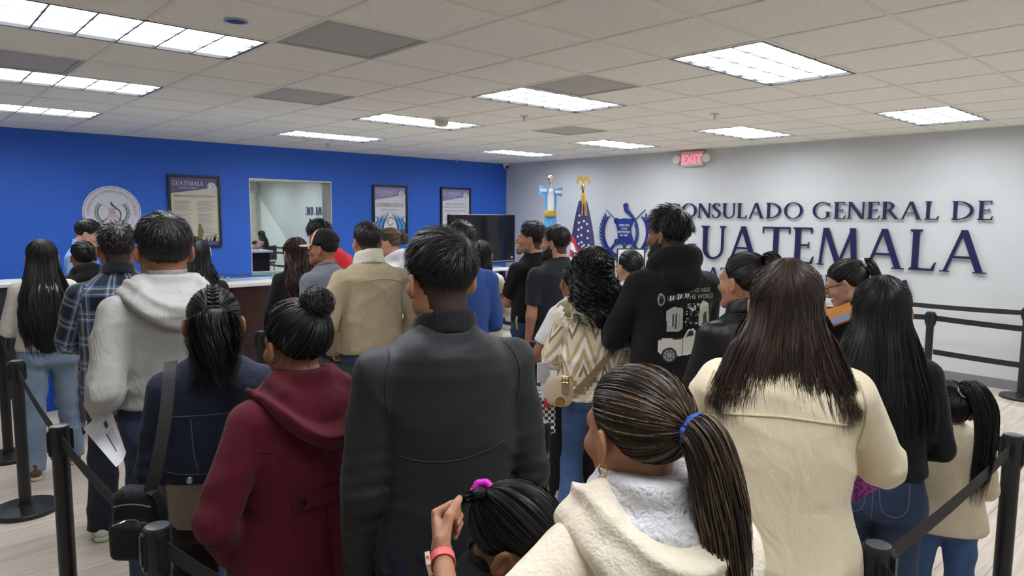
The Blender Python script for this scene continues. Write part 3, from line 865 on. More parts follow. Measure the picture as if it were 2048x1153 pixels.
# mirrored teller window in the blue wall
mm, nt, b = new_mat('mirrored_glass')
b.inputs['Base Color'].default_value = (*srgb(214, 226, 228), 1); b.inputs['Metallic'].default_value = 1.0; b.inputs['Roughness'].default_value = 0.015
wx0_, wx1_, wz0_, wz1_ = 3.722, 4.925, 0.88, 2.185
alu = plain('window_alu', srgb(206, 206, 202), 0.35, metal=0.4)
w2 = MB(); dp = 0.15
w2.box(wx0_, wx1_, -0.004, dp, wz1_ - 0.022, wz1_); w2.box(wx0_, wx1_, -0.004, dp, wz0_, wz0_ + 0.03)
w2.box(wx0_, wx0_ + 0.012, -0.004, dp, wz0_ + 0.03, wz1_ - 0.022); w2.box(wx1_ - 0.012, wx1_, -0.004, dp, wz0_ + 0.03, wz1_ - 0.022)
window_2 = w2.build('window_2', alu, loc=(0, YW, 0)); window_2['kind'] = 'structure'
pane = MB().box(-0.6, 0.6, -0.003, 0.003, wz0_ + 0.02, wz1_ - 0.015).build('pane', mm, window_2, loc=((wx0_ + wx1_) / 2, dp - 0.02, 0))
pane.rotation_euler = (0, 0, math.radians(PANE_ROT))
MB().box(wx0_, wx1_, dp, dp + 0.02, wz0_, wz1_).build('backing', darkframe_m, window_2)
# ------------------------------------------------------------------ counter, television, flags, stanchions
wood_m, nt, b = new_mat('mahogany')
tc = N(nt, 'ShaderNodeTexCoord'); mp = N(nt, 'ShaderNodeMapping'); mp.inputs['Scale'].default_value = (1.2, 1.2, 14)
nt.links.new(tc.outputs['Object'], mp.inputs['Vector'])
n1 = N(nt, 'ShaderNodeTexNoise', Scale=2.0, Detail=6.0, Distortion=1.2); nt.links.new(mp.outputs[0], n1.inputs['Vector'])
rp = N(nt, 'ShaderNodeValToRGB'); rp.color_ramp.elements[0].color = (*srgb(34, 18, 18), 1); rp.color_ramp.elements[1].color = (*srgb(66, 38, 34), 1)
nt.links.new(n1.outputs[0], rp.inputs[0]); nt.links.new(rp.outputs[0], b.inputs['Base Color']); b.inputs['Roughness'].default_value = 0.35
quartz_m = plain('counter_quartz', srgb(228, 226, 224), 0.3, var=0.03, scale=30)
ct = thing('reception_counter', 'long mahogany service counter with white top below the mirrored window', 'counter', (3.2, 6.7, 0))
MB().box(-1.9, 1.9, -0.20, 0.20, 0.0, 0.09).build('plinth', black_m, ct)
for i in range(4):
    x0 = -1.94 + i * 0.97
    MB().box(x0 + 0.002, x0 + 0.968, -0.24, 0.2, 0.09, 0.585, 0.003).build('front_panel', wood_m, ct)
    MB().box(x0 + 0.002, x0 + 0.968, -0.24, 0.2, 0.590, 1.035, 0.003).build('front_panel', wood_m, ct)
MB().box(-1.98, 1.98, -0.29, 0.26, 1.035, 1.07, 0.004).build('countertop', quartz_m, ct)
shelf_glass = plain('glass_edge', srgb(120, 190, 180), 0.05)
for i in range(8):
    x0 = -1.75 + i * 0.5
    MB().lathe([(0.014, 1.07), (0.014, 1.115)], 14, c=(x0, 0.0, 0)).build('standoff', steel_m, ct)
    MB().lathe([(0.014, 1.07), (0.014, 1.115)], 14, c=(x0, 0.16, 0)).build('standoff', steel_m, ct)
gsm, nt, b = new_mat('shelf_glass')
nt.nodes.remove(b)
gl = N(nt, 'ShaderNodeBsdfGlossy', Roughness=0.02); tr = N(nt, 'ShaderNodeBsdfTransparent'); tr.inputs[0].default_value = (0.75, 0.9, 0.86, 1); ms = N(nt, 'ShaderNodeMixShader', Fac=0.22)
nt.links.new(tr.outputs[0], ms.inputs[1]); nt.links.new(gl.outputs[0], ms.inputs[2]); nt.links.new(ms.outputs[0], nt.nodes['Material Output'].inputs[0])
MB().box(-1.9, 1.9, -0.06, 0.22, 1.115, 1.125).build('glass_shelf', gsm, ct)
# second counter section, set back at the left
c2 = thing('side_counter', 'set-back counter section with dark printed front at the left edge', 'counter', (0.2, 7.9, 0))
MB().box(-1.5, 1.0, -0.2, 0.2, 0.0, 1.035).build('body', plain('charcoal_panel', srgb(48, 50, 56), 0.5, var=0.2, scale=5), c2)
MB().box(-1.54, 1.04, -0.26, 0.26, 1.035, 1.07, 0.004).build('countertop', quartz_m, c2)
mb = MB(); mb.poly(_ring(0.80, 0.86, 0.11, 0.05, 0.018, 0.018, -90, 90, 16), 0, 0.002, lambda x, y, z: (x, -0.2005 - z, y)); mb.build('printed_ring', white_m, c2)
for k, cc in enumerate((srgb(190, 120, 80), srgb(90, 130, 90), srgb(190, 170, 150))):
    mb = MB(); mb.lathe([(0.03, -0.201), (0.03, -0.203)], 14, ax='y', c=(0.80 + 0.06 * k, 0, 0.50 + 0.02 * (k % 2))); mb.build('printed_dot', plain('print_dot_%d' % k, cc, 0.5), c2)
o = thing('blue_bin', 'small blue plastic bin on the floor below the side counter', 'bin', (1.0, 7.15, 0))
MB().lathe([(0.13, 0.0), (0.14, 0.02), (0.16, 0.58), (0.165, 0.60), (0.15, 0.60), (0.14, 0.57)], 26).build('body', plain('bin_blue', srgb(20, 80, 215), 0.4), o, shade=False)
MB().lathe([(0.168, 0.60), (0.17, 0.615), (0.15, 0.64), (0.05, 0.655)], 26).build('lid', plain('bin_blue', srgb(20, 80, 215), 0.4), o)

# television on a wheeled cart
tv = thing('television', 'black flat-screen television in the corner by the blue wall', 'television', (6.56, 7.85, 1.005))
MB().box(-0.62, 0.62, -0.03, 0.03, 0.0, 0.72, 0.006).build('bezel', plain('tv_bezel', (0.008, 0.008, 0.009), 0.25), tv)
MB().box(-0.585, 0.585, -0.034, -0.029, 0.06, 0.685).build('screen', plain('tv_screen', (0.006, 0.006, 0.008), 0.12), tv)
MB().box(-0.60, 0.60, -0.033, -0.029, 0.022, 0.034).build('chrome_strip', steel_m, tv)
MB().box(0.545, 0.57, -0.0355, -0.033, 0.065, 0.09).build('sticker', white_m, tv)
MB().box(-0.08, 0.08, 0.03, 0.08, 0.1, 0.6).build('back_cover', black_m, tv)
tc_ = thing('tv_cart', 'white and black wheeled cart carrying the television', 'cart', (6.56, 7.85, 0))
MB().box(-0.5, 0.5, -0.25, 0.22, 0.905, 0.935, 0.005).build('shelf', white_m, tc_)
MB().box(-0.12, 0.12, -0.10, 0.12, 0.935, 1.003).build('mount', plain('mount_blue', srgb(24, 60, 150), 0.4), tc_)
for s_ in (-1, 1):
    MB().box(s_ * 0.40 - 0.03, s_ * 0.40 + 0.03, -0.03, 0.05, 0.12, 0.905).build('upright', black_m, tc_)
    MB().box(s_ * 0.40 - 0.035, s_ * 0.40 + 0.035, -0.34, 0.34, 0.075, 0.12).build('foot', black_m, tc_)
    for yy in (-0.30, 0.30):
        MB().lathe([(0.03, -0.015), (0.036, -0.01), (0.036, 0.01), (0.03, 0.015)], 16, ax='x', c=(s_ * 0.40, yy, 0.036)).build('caster', black_m, tc_)
MB().box(-0.43, 0.43, -0.22, 0.16, 0.50, 0.53, 0.004).build('lower_shelf', black_m, tc_)

# flags
def flag_cloth(name, parent, fn_r, z0, z1, colfn, nz=60, na=40, folds=7, depth=0.35):
    """cloth gathered around a pole, colour per face"""
    v = []; f = []
    for i in range(nz + 1):
        z = z0 + (z1 - z0) * i / nz
        r, cx, cy, amp = fn_r(i / nz)
        for j in range(na):
            a = 2 * math.pi * j / na
            rr = r * (1 + amp * math.sin(folds * a + 2.0 * i / nz))
            v.append((cx + rr * math.cos(a), cy + depth * rr * math.sin(a), z))
    cols = []
    for i in range(nz):
        for j in range(na):
            a = i * na + j; b2 = i * na + (j + 1) % na
            f.append((a, b2, b2 + na, a + na)); cols.append(colfn((i + 0.5) / nz, (j + 0.5) / na))
    me = arr_mesh(name, v, f)
    at_ = me.attributes.new('fcol', 'FLOAT_COLOR', 'FACE')
    at_.data.foreach_set('color', np.array([(*c, 1) for c in cols], np.float32).ravel())
    m = MATS.get('flag_cloth')
    if m is None:
        m, nt, b = new_mat('flag_cloth'); b.inputs['Roughness'].default_value = 0.6; b.inputs['Sheen Weight'].default_value = 0.2
        a_ = N(nt, 'ShaderNodeAttribute', attribute_name='fcol'); nt.links.new(a_.outputs['Color'], b.inputs['Base Color']); MATS['flag_cloth'] = m
    return link(name, me, m, parent, shade=True)
cam_rz = math.atan2(-RT[0] * 0 + RT[1], RT[0])          # local x runs to the viewer's right
def star_pts(cx, cy, r):
    return [(cx + (r if k % 2 == 0 else r * 0.4) * math.sin(math.pi * k / 5), cy + (r if k % 2 == 0 else r * 0.4) * math.cos(math.pi * k / 5)) for k in range(10)]
p = at(1100, 500, 10.4)
fl = thing('blue_white_flag', 'light blue and white flag with ribbon bow on a pole', 'flag', (p[0], p[1], 0), cam_rz)
MB().lathe([(0.16, 0.0), (0.16, 0.02), (0.04, 0.05), (0.03, 0.09)], 28).build('base', gold_m, fl)
MB().lathe([(0.013, 0.05), (0.013, 2.16)], 12).build('pole', steel_m, fl)
mb = MB(); mb.lathe([(0.012, 2.16), (0.03, 2.18), (0.02, 2.20), (0.045, 2.235), (0.05, 2.265), (0.042, 2.295), (0.015, 2.31)], 20); mb.build('finial', plain('silver_finial', (0.85, 0.82, 0.74), 0.15, metal=1), fl, shade=True)
bl = srgb(92, 178, 238); wh = srgb(240, 240, 244)
flag_cloth('flag_cloth', fl, lambda t: (0.17 - 0.09 * t, -0.02 * (1 - t), 0, 0.12), 0.45, 1.70, lambda t, a: bl if t > 0.45 or (a * 40) % 14 < 7 else wh, folds=8)
flag_cloth('flag_cloth', fl, lambda t: (0.075 + 0.01 * math.sin(t * 3.14), 0, 0, 0.06), 1.78, 2.10, lambda t, a: wh if 0.64 < a < 0.86 else bl, folds=4, nz=20)
MB().lathe([(0.085, 1.70), (0.09, 1.72), (0.088, 1.76), (0.08, 1.79)], 26).build('gold_fringe', plain('gold_fringe', srgb(196, 158, 62), 0.6), fl)
for s_ in (-1, 1):
    mb = MB(); v = []; fcs = []
    for k in range(9):
        t = k / 8; x = s_ * (0.02 + 0.15 * t); hh = 0.02 + 0.055 * t
        for yy in (-0.015, 0.0): v += [(x, yy - 0.03 * math.sin(t * 3), 2.075 - hh + 0.03 * t * s_ * -0.6), (x, yy - 0.03 * math.sin(t * 3), 2.075 + hh + 0.03 * t * s_ * -0.6)]
    for k in range(8):
        a = k * 4
        fcs += [(a, a + 4, a + 5, a + 1), (a + 2, a + 3, a + 7, a + 6), (a, a + 2, a + 6, a + 4), (a + 1, a + 5, a + 7, a + 3)]
    fcs += [(32, 34, 35, 33), (0, 1, 3, 2)]
    mb.add(v, fcs); mb.build('bow_loop', plain('ribbon_blue', bl, 0.5), fl)
    MB().box(min(s_ * 0.06, s_ * 0.165), max(s_ * 0.06, s_ * 0.165), -0.052, -0.044, 2.055 - 0.012 * s_, 2.095 - 0.012 * s_).build('bow_stripe', plain('ribbon_white', wh, 0.5), fl)
mb = MB(); mb.box(-0.03, 0.03, -0.04, 0.03, 2.045, 2.105, 0.01); mb.build('bow_knot', plain('ribbon_white', wh, 0.5), fl)

p = at(1164, 500, 10.0)
fl = thing('stars_stripes_flag', 'furled stars and stripes flag with gold eagle finial', 'flag', (p[0], p[1], 0), cam_rz)
MB().lathe([(0.16, 0.0), (0.16, 0.02), (0.04, 0.05), (0.03, 0.09)], 28).build('base', gold_m, fl)
MB().lathe([(0.013, 0.05), (0.013, 2.10)], 12).build('pole', plain('dark_pole', (0.06, 0.035, 0.02), 0.4), fl)
MB().lathe([(0.012, 2.08), (0.03, 2.10), (0.018, 2.13), (0.028, 2.16), (0.012, 2.18)], 16).build('finial', gold_m, fl, shade=True)
eg = MB()
for pl in _stroke([(0, 2.17), (0.0, 2.215), (0.005, 2.25), (0.025, 2.262)], [0.03, 0.045, 0.03, 0.012]): eg.poly(pl, -0.012, 0.012, lambda x, y, z: (x, z, y))
for s_ in (-1, 1):
    for pl in _stroke([(s_ * 0.01, 2.215), (s_ * 0.045, 2.255), (s_ * 0.075, 2.215), (s_ * 0.082, 2.165)], [0.03, 0.05, 0.04, 0.01]): eg.poly(pl, -0.008, 0.008, lambda x, y, z: (x, z, y))
eg.build('eagle', gold_m, fl)
red, nav = srgb(200, 40, 62), srgb(42, 44, 96)
def usr(t):
    return (0.05 + 0.13 * (1 - t) ** 0.8 + 0.04 * math.sin(t * 3.14), 0.02 * (1 - t), 0, 0.10)
def uscol(t, a):
    x = math.cos(2 * math.pi * a)
    edge = 0.42 - 0.22 * x                       # navy canton above a slanting edge
    if t > edge: return nav
    return red if int((t * 14 + x * 3.0) + 20) % 2 else wh
us = flag_cloth('flag_cloth', fl, usr, 0.55, 1.93, uscol, nz=90, na=72, folds=6)
for (sx_, sz) in ((-0.05, 1.72), (-0.055, 1.62), (-0.06, 1.52), (-0.07, 1.42), (-0.02, 1.55), (-0.02, 1.44), (0.015, 1.64), (-0.015, 1.34), (0.02, 1.30), (-0.055, 1.32), (0.06, 1.60), (0.075, 1.50), (0.07, 1.40), (0.085, 1.30), (0.055, 1.25), (0.095, 1.20), (0.02, 1.20), (0.055, 1.14), (0.10, 1.10), (0.06, 1.04), (-0.005, 1.28)):
    r = usr((sz - 0.55) / 1.38)
    yy = -0.35 * r[0] * 1.12 * math.sqrt(max(0.02, 1 - ((sx_ - r[1]) / (r[0] * 1.1)) ** 2)) - 0.004
    mb = MB(); mb.poly(star_pts(sx_, sz, 0.021), 0, 0.003, lambda x, y, z, yy=yy: (x, yy - z, y)); mb.build('star', plain('star_white', wh, 0.5), fl)
mb = MB()
for s_ in (-0.01, 0.02, 0.035): mb.tube([(s_ * 0.6, -0.03, 2.02), (s_, -0.055, 1.9), (s_ * 1.6, -0.065, 1.72)], 0.006, 6)
mb.lathe([(0.02, 1.86), (0.03, 1.9), (0.022, 2.02), (0.014, 2.04)], 14); mb.build('tassel_cord', plain('gold_cord', srgb(206, 160, 50), 0.5), fl)

# picture easels below the crest
def frame_stand(px, py, D, w, h, lab):
    p = at(px, py, D)
    t = thing('framed_certificate', lab, 'picture frame', (p[0], p[1], 0), cam_rz)
    z = p[2]
    MB().box(-w / 2, w / 2, -0.012, 0.01, z - h, z, 0.003).build('frame', darkframe_m, t)
    MB().box(-w / 2 + 0.018, w / 2 - 0.018, -0.016, -0.011, z - h + 0.018, z - 0.018).build('sheet', paper_m, t)
    for k in range(5): MB().box(-w * 0.3, w * (0.3 - 0.06 * (k % 2)), -0.018, -0.0155, z - h * 0.3 - 0.05 * k, z - h * 0.3 - 0.05 * k + 0.012).build('text_line', ink3, t)
    MB().lathe([(0.012, 0.0), (0.012, z - h + 0.02)], 10, c=(0, 0.02, 0)).build('post', black_m, t)
    MB().lathe([(0.14, 0.0), (0.14, 0.012), (0.02, 0.02)], 24).build('base', black_m, t)
frame_stand(1262, 497, 9.3, 0.38, 0.30, 'black-framed certificate on a post in front of the navy crest')
frame_stand(1158, 505, 9.3, 0.17, 0.24, 'small black-framed sign beside the stars and stripes flag')

# belt stanchions
SH = 0.88
pole_me = arr_mesh('pole', *(lambda m: (m.v, m.f))(MB().lathe([(0.031, 0.02), (0.031, SH - 0.06)], 28)))
base_me = arr_mesh('base', *(lambda m: (m.v, m.f))(MB().lathe([(0.165, 0.0), (0.17, 0.006), (0.17, 0.022), (0.165, 0.028), (0.06, 0.034), (0.04, 0.036), (0.036, 0.05)], 40)))
cap_me = arr_mesh('cassette', *(lambda m: (m.v, m.f))(MB().lathe([(0.034, SH - 0.13), (0.036, SH - 0.125), (0.036, SH - 0.006), (0.034, SH - 0.002), (0.031, SH - 0.002)], 28)))
lid_me = arr_mesh('cap', *(lambda m: (m.v, m.f))(MB().lathe([(0.030, SH - 0.003), (0.030, SH), (0.026, SH + 0.001)], 28)))
lm = MB()
lm.box(-0.013, 0.013, 0.033, 0.041, SH - 0.115, SH - 0.015); lm.box(-0.009, 0.009, 0.041, 0.045, SH - 0.10, SH - 0.02)
clip_me = arr_mesh('belt_clip', lm.v, lm.f)
for me in (pole_me, base_me, cap_me, clip_me): me.materials.append(blackmetal_m)
lid_me.materials.append(plain('stanchion_cap', (0.10, 0.105, 0.115), 0.35))
for me in (pole_me, base_me, cap_me, lid_me):
    smooth(me)
    for pg in me.polygons:
        if len(pg.vertices) > 4: pg.use_smooth = False
    if hasattr(me, 'set_sharp_from_angle'): me.set_sharp_from_angle(angle=math.radians(35))
belt_m = plain('belt_webbing', (0.016, 0.017, 0.02), 0.75, bump=0.2, bscale=500)
def stanchion(x, y, lab, belts=(), dual=False, rz=0.0):
    t = thing('belt_stanchion', lab, 'stanchion', (x, y, 0), 0, 'queue stanchions')
    link('base', base_me, None, t); link('pole', pole_me, None, t); link('cassette', cap_me, None, t); link('cap', lid_me, None, t)
    for k in range(4):
        o = link('belt_clip', clip_me, None, t); o.rotation_euler = (0, 0, rz + k * math.pi / 2)
    for (bx, by) in belts:
        d = np.array([bx - x, by - y]); L = np.linalg.norm(d); d = d / L; n_ = np.array([-d[1], d[0]])
        for zc in ([SH - 0.055] + ([SH - 0.36] if dual else [])):
            v = []; f = []; m = 14
            for k in range(m + 1):
                s = 0.036 + (L - 0.072) * k / m; sag = -0.016 * 4 * (k / m) * (1 - k / m)
                for o_ in (-0.0008, 0.0008):
                    for zz in (-0.024, 0.024): v.append((d[0] * s + n_[0] * o_, d[1] * s + n_[1] * o_, zc + zz + sag))
            for k in range(m):
                a = k * 4
                f += [(a, a + 1, a + 5, a + 4), (a + 2, a + 6, a + 7, a + 3), (a + 1, a + 3, a + 7, a + 5), (a, a + 4, a + 6, a + 2)]
            f += [(0, 2, 3, 1), (m * 4, m * 4 + 1, m * 4 + 3, m * 4 + 2)]
            MB().add(v, f).build('belt', belt_m, t)
q = 0.9607
P1, P2_, P3_, P4_ = (0.481, 3.155), (0.535, 4.722), (0.585, 5.843), (0.505, 1.954)
stanchion(*P3_, 'black belt stanchion at the far left edge, farthest of the left line', [])
stanchion(*P2_, 'black belt stanchion with its full round base visible at left', [P3_])
stanchion(*P1, 'black belt stanchion in front of the light jeans at left', [P2_])
stanchion(*P4_, 'nearest black belt stanchion at the bottom left beside the black bag', [P1, (0.75, 0.72)])
P5_, P12_, P6_, P7_, P8_ = (1.947, 1.953), (1.98, 4.82), (3.20, 3.28), (3.211, 0.629), (1.846, 0.625)
stanchion(*P12_, 'black belt stanchion in front of the mahogany counter', [])
stanchion(*P5_, 'black belt stanchion in the middle beside the flared jeans', [P12_])
stanchion(3.22, 4.50, 'black belt stanchion hidden behind the men in black shirts', [])
stanchion(*P6_, 'black belt stanchion with round base behind the middle stanchion', [(3.22, 4.50)])
stanchion(*P7_, 'tall black belt stanchion at the right edge of the picture', [P6_, P8_])
stanchion(*P8_, 'nearest black belt stanchion at the bottom right below the jeans', [(0.85, -0.25)])
R1 = [(8.03, 6.46), (8.04, 4.972), (8.02, 3.23), (8.02, 1.545)]
labs = ['black belt stanchion against the white wall under the crest', 'black belt stanchion against the white wall behind the leather jacket', 'black belt stanchion against the white wall beside the orange folder', 'black belt stanchion whose base shows at the right edge by the wall']
for i, c in enumerate(R1): stanchion(*c, labs[i], [R1[i + 1]] if i < 3 else [(8.02, -0.1)])
R2 = [(6.95, 5.3), (6.95, 3.7), (6.955, 2.045), (6.95, 0.4)]
labs = ['two-belt black stanchion behind the man in the printed hoodie', 'two-belt black stanchion hidden behind the woman with brown hair', 'two-belt black stanchion right of the long black hair', 'two-belt black stanchion past the right edge of the picture']
for i, c in enumerate(R2): stanchion(*c, labs[i], [R2[i + 1]] if i < 3 else [], dual=True)
# ------------------------------------------------------------------ implicit-surface modelling
f32 = np.float32
def smin(a, b, k):
    h = np.clip(0.5 + 0.5 * (b - a) / k, 0, 1)
    return b + (a - b) * h - k * h * (1 - h)
def smax(a, b, k): return -smin(-a, -b, k)
def rc(P, a, b, ra, rb, s=None, k=1.0):
    """round cone from a to b; s/k stretch it along axis s"""
    a = np.asarray(a, f32); b = np.asarray(b, f32); ba = b - a
    pa = P - a
    t = np.clip(pa @ ba / f32(ba @ ba + 1e-12), 0, 1)
    q = pa - t[:, None] * ba
    if s is not None:
        s = np.asarray(s, f32); qs = q @ s
        q = q + (qs * f32(1 / k - 1))[:, None] * s
    return np.sqrt((q * q).sum(1)) - (ra + (rb - ra) * t)
def ell(P, c, r):
    q = P - np.asarray(c, f32); r = np.asarray(r, f32)
    k0 = np.sqrt(((q / r) ** 2).sum(1)); k1 = np.sqrt(((q / (r * r)) ** 2).sum(1)) + 1e-9
    return k0 * (k0 - 1) / k1
def chain(P, pts, rad, k=0.012, s=None, kk=1.0):
    d = None
    for i in range(len(pts) - 1):
        e = rc(P, pts[i], pts[i + 1], rad[i], rad[i + 1], s, kk)
        d = e if d is None else smin(d, e, k)
    return d
def wrinkle(P, amp, seed=0, sc=1.0):
    r = np.random.default_rng(seed)
    x, y, z = P[:, 0] * sc, P[:, 1] * sc, P[:, 2] * sc
    o = 0
    for i in range(4):
        a = r.uniform(-1, 1, 3); ph = r.uniform(0, 6, 2)
        fr = (11, 17, 27, 40)[i]
        w = (1.0, 0.8, 0.55, 0.35)[i]
        o = o + w * np.sin(fr * (0.55 * a[0] * x + 0.55 * a[1] * y + (0.6 + 0.5 * a[2]) * z) + ph[0] + 1.8 * np.sin(fr * 0.35 * (a[1] * x + a[2] * y - 0.4 * z) + ph[1]))
    return f32(amp * 0.5) * o
def folds(P, amp, seed=0, sc=1.0):
    """creased cloth: soft swells plus a few sharper diagonal creases"""
    r = np.random.default_rng(seed + 100)
    x, y, z = P[:, 0] * sc, P[:, 1] * sc, P[:, 2] * sc
    o = 0
    for i in range(5):
        a = r.uniform(-1, 1, 3); ph = r.uniform(0, 6, 3); fr = (9, 13, 18, 24, 31)[i]; w = (0.7, 0.9, 0.9, 0.7, 0.5)[i]
        arg = fr * (0.7 * a[0] * x + 0.5 * a[1] * y + (0.55 + 0.45 * abs(a[2])) * z) + ph[0] + 1.6 * np.sin(fr * 0.4 * (a[1] * x + a[0] * y + 0.5 * a[2] * z) + ph[1])
        mask = 0.5 + 0.5 * np.sin(7 * (a[2] * x + a[0] * y) + 6 * a[1] * z + ph[2])
        o = o + w * (np.abs(np.sin(arg)) ** 0.7 * 2 - 1.25) * mask * mask
    return f32(amp * 1.15) * o
_E = [(0, 1), (2, 3), (4, 5), (6, 7), (0, 2), (1, 3), (4, 6), (5, 7), (0, 4), (1, 5), (2, 6), (3, 7)]
_OFF = np.array([[(i >> 0) & 1, (i >> 1) & 1, (i >> 2) & 1] for i in range(8)])
def nets(fn, lo, hi, vox):
    """naive surface nets of the zero set of fn in the box"""
    lo = np.asarray(lo, float); hi = np.asarray(hi, float)
    n = np.ceil((hi - lo) / vox).astype(int) + 1
    ax = [lo[i] + vox * np.arange(n[i]) for i in range(3)]
    G = np.stack(np.meshgrid(*ax, indexing='ij'), -1).astype(f32).reshape(-1, 3)
    d = np.empty(len(G), f32)
    CH = 400000
    for i in range(0, len(G), CH): d[i:i + CH] = fn(G[i:i + CH])
    d = d.reshape(n)
    d[0] = d[-1] = np.maximum(d[0], 0.01); d[-1] = 0.01; d[0] = 0.01
    d[:, 0] = 0.01; d[:, -1] = 0.01; d[:, :, 0] = 0.01; d[:, :, -1] = 0.01
    s = d < 0
    cnt = np.zeros(n - 1, np.int8)
    for o in _OFF: cnt += s[o[0]:n[0] - 1 + o[0], o[1]:n[1] - 1 + o[1], o[2]:n[2] - 1 + o[2]]
    act = (cnt > 0) & (cnt < 8)
    idx = np.argwhere(act)
    if len(idx) == 0: return np.zeros((0, 3)), np.zeros((0, 4), int)
    vals = np.stack([d[idx[:, 0] + o[0], idx[:, 1] + o[1], idx[:, 2] + o[2]] for o in _OFF], 1)
    acc = np.zeros((len(idx), 3)); c = np.zeros(len(idx))
    for a, b in _E:
        m = (vals[:, a] < 0) != (vals[:, b] < 0)
        t = np.where(m, vals[:, a] / np.where(m, vals[:, a] - vals[:, b], 1), 0)
        p = _OFF[a] + t[:, None] * (_OFF[b] - _OFF[a])
        acc += p * m[:, None]; c += m
    V = lo + vox * (idx + acc / c[:, None])
    im = -np.ones(n - 1, int); im[act] = np.arange(len(idx))
    F = []
    for axn in range(3):
        u, w = [(1, 2), (2, 0), (0, 1)][axn]
        sl0 = [slice(None)] * 3; sl1 = [slice(None)] * 3
        sl0[axn] = slice(0, -1); sl1[axn] = slice(1, None)
        A, B = s[tuple(sl0)], s[tuple(sl1)]
        e = np.argwhere(A != B)
        inside = A[tuple(e.T)]
        ok = (e[:, u] > 0) & (e[:, w] > 0) & (e[:, u] < n[u] - 1) & (e[:, w] < n[w] - 1)
        e = e[ok]; inside = inside[ok]
        def g(du, dw):
            q = e.copy(); q[:, u] += du; q[:, w] += dw
            return im[q[:, 0], q[:, 1], q[:, 2]]
        a, b, c_, d_ = g(-1, -1), g(0, -1), g(0, 0), g(-1, 0)
        f = np.where(inside[:, None], np.stack([a, b, c_, d_], 1), np.stack([d_, c_, b, a], 1))
        F.append(f)
    return V, np.vstack(F)
def relax(V, F, it=1, lam=0.5):
    """a little Laplacian smoothing"""
    for _ in range(it):
        acc = np.zeros_like(V); c = np.zeros(len(V))
        for k in range(4):
            a, b = F[:, k], F[:, (k + 1) % 4]
            np.add.at(acc, a, V[b]); np.add.at(c, a, 1)
        V = V + lam * (acc / np.maximum(c, 1)[:, None] - V)
    return V
def join(parts):
    Vs = []; Fs = []; b = 0
    for V, F in parts:
        Vs.append(V); Fs.append(F + b); b += len(V)
    return np.vstack(Vs), np.vstack(Fs)
def Rz(a): c, s = math.cos(a), math.sin(a); return np.array([[c, -s, 0], [s, c, 0], [0, 0, 1]])
def Rx(a): c, s = math.cos(a), math.sin(a); return np.array([[1, 0, 0], [0, c, -s], [0, s, c]])
def Ry(a): c, s = math.cos(a), math.sin(a); return np.array([[c, 0, s], [0, 1, 0], [-s, 0, c]])
def unit(v): v = np.asarray(v, float); return v / (np.linalg.norm(v) + 1e-12)

# ------------------------------------------------------------------ head (x right, y forward, z up, origin between the eyes' height and the ears)
HC = np.array([0, -0.015, 0.033], f32); HR = np.array([0.0765, 0.0975, 0.083], f32)
def head_sdf(male):
    jw = 0.050 if male else 0.043
    def fn(P):
        A = P.copy(); A[:, 0] = np.abs(A[:, 0])
        d = ell(P, HC, HR)
        d = smin(d, ell(A, (0, 0.028, -0.03), (0.060, 0.062, 0.082)), 0.03)
        d = smin(d, rc(A, (jw, 0.005, -0.062), (0.010, 0.074, -0.100), 0.022, 0.019), 0.025)
        d = smin(d, rc(A, (0.052, 0.0, -0.02), (jw, 0.003, -0.065), 0.026, 0.02), 0.02)
        d = smin(d, ell(A, (0.043, 0.055, -0.028), (0.024, 0.028, 0.022)), 0.02)
        d = smin(d, rc(A, (0.0, 0.086, 0.018), (0.036, 0.074, 0.020), 0.012, 0.011), 0.018)
        d = smax(d, -ell(A, (0.0315, 0.100, -0.002), (0.019, 0.017, 0.012)), 0.012)
        d = smin(d, rc(P, (0, 0.090, 0.006), (0, 0.113, -0.034), 0.0075, 0.0105), 0.010)
        d = smin(d, ell(A, (0.0125, 0.101, -0.038), (0.0085, 0.011, 0.008)), 0.006)
        d = smin(d, rc(A, (0, 0.0945, -0.0625), (0.019, 0.086, -0.066), 0.0075, 0.003), 0.005)
        d = smin(d, rc(A, (0, 0.0925, -0.0735), (0.016, 0.085, -0.071), 0.0080, 0.003), 0.005)
        d = smin(d, ell(P, (0, 0.083, -0.102), (0.021, 0.018, 0.017)), 0.015)
        d = smin(d, ell(A, (0.0315, 0.081, 0.009), (0.017, 0.008, 0.006)), 0.006)
        # neck
        nr = 0.056 if male else 0.048
        d = smin(d, rc(P, (0, -0.028, -0.06), (0, -0.045, -0.20), nr, nr * 1.08), 0.03)
        # ear: cupped disc
        e = A - np.array([0.084, -0.010, -0.010], f32)
        ca, sa = math.cos(0.5), math.sin(0.5)
        ex = ca * e[:, 0] + sa * e[:, 1]; ey = -sa * e[:, 0] + ca * e[:, 1]
        e2 = np.stack([ex, ey, e[:, 2]], 1).astype(f32)
        de = ell(e2, (0.003, -0.006, 0.0), (0.0085, 0.0205, 0.034))
        de = smax(de, -ell(e2, (0.0105, -0.002, 0.001), (0.007, 0.011, 0.019)), 0.003)
        de = smin(de, ell(e2, (0.001, 0.002, -0.024), (0.006, 0.009, 0.010)), 0.006)
        d = smin(d, de, 0.005)
        return d
    return fn
HEADS = {}
def head_mesh(male, fine):
    k = (male, fine)
    if k not in HEADS:
        v = 0.0056 if fine else 0.0080
        V, F = nets(head_sdf(male), (-0.105, -0.13, -0.20), (0.105, 0.135, 0.13), v)
        V = relax(V, F, 1, 0.4)
        A = np.abs(V[:, 0])
        lip = np.exp(-(((V[:, 2] + 0.0675) / 0.0085) ** 2)) * (V[:, 1] > 0.082) * np.clip(1.3 - A / 0.019, 0, 1)
        HEADS[k] = (V, F, np.clip(lip, 0, 1))
    return HEADS[k]
EYE = None
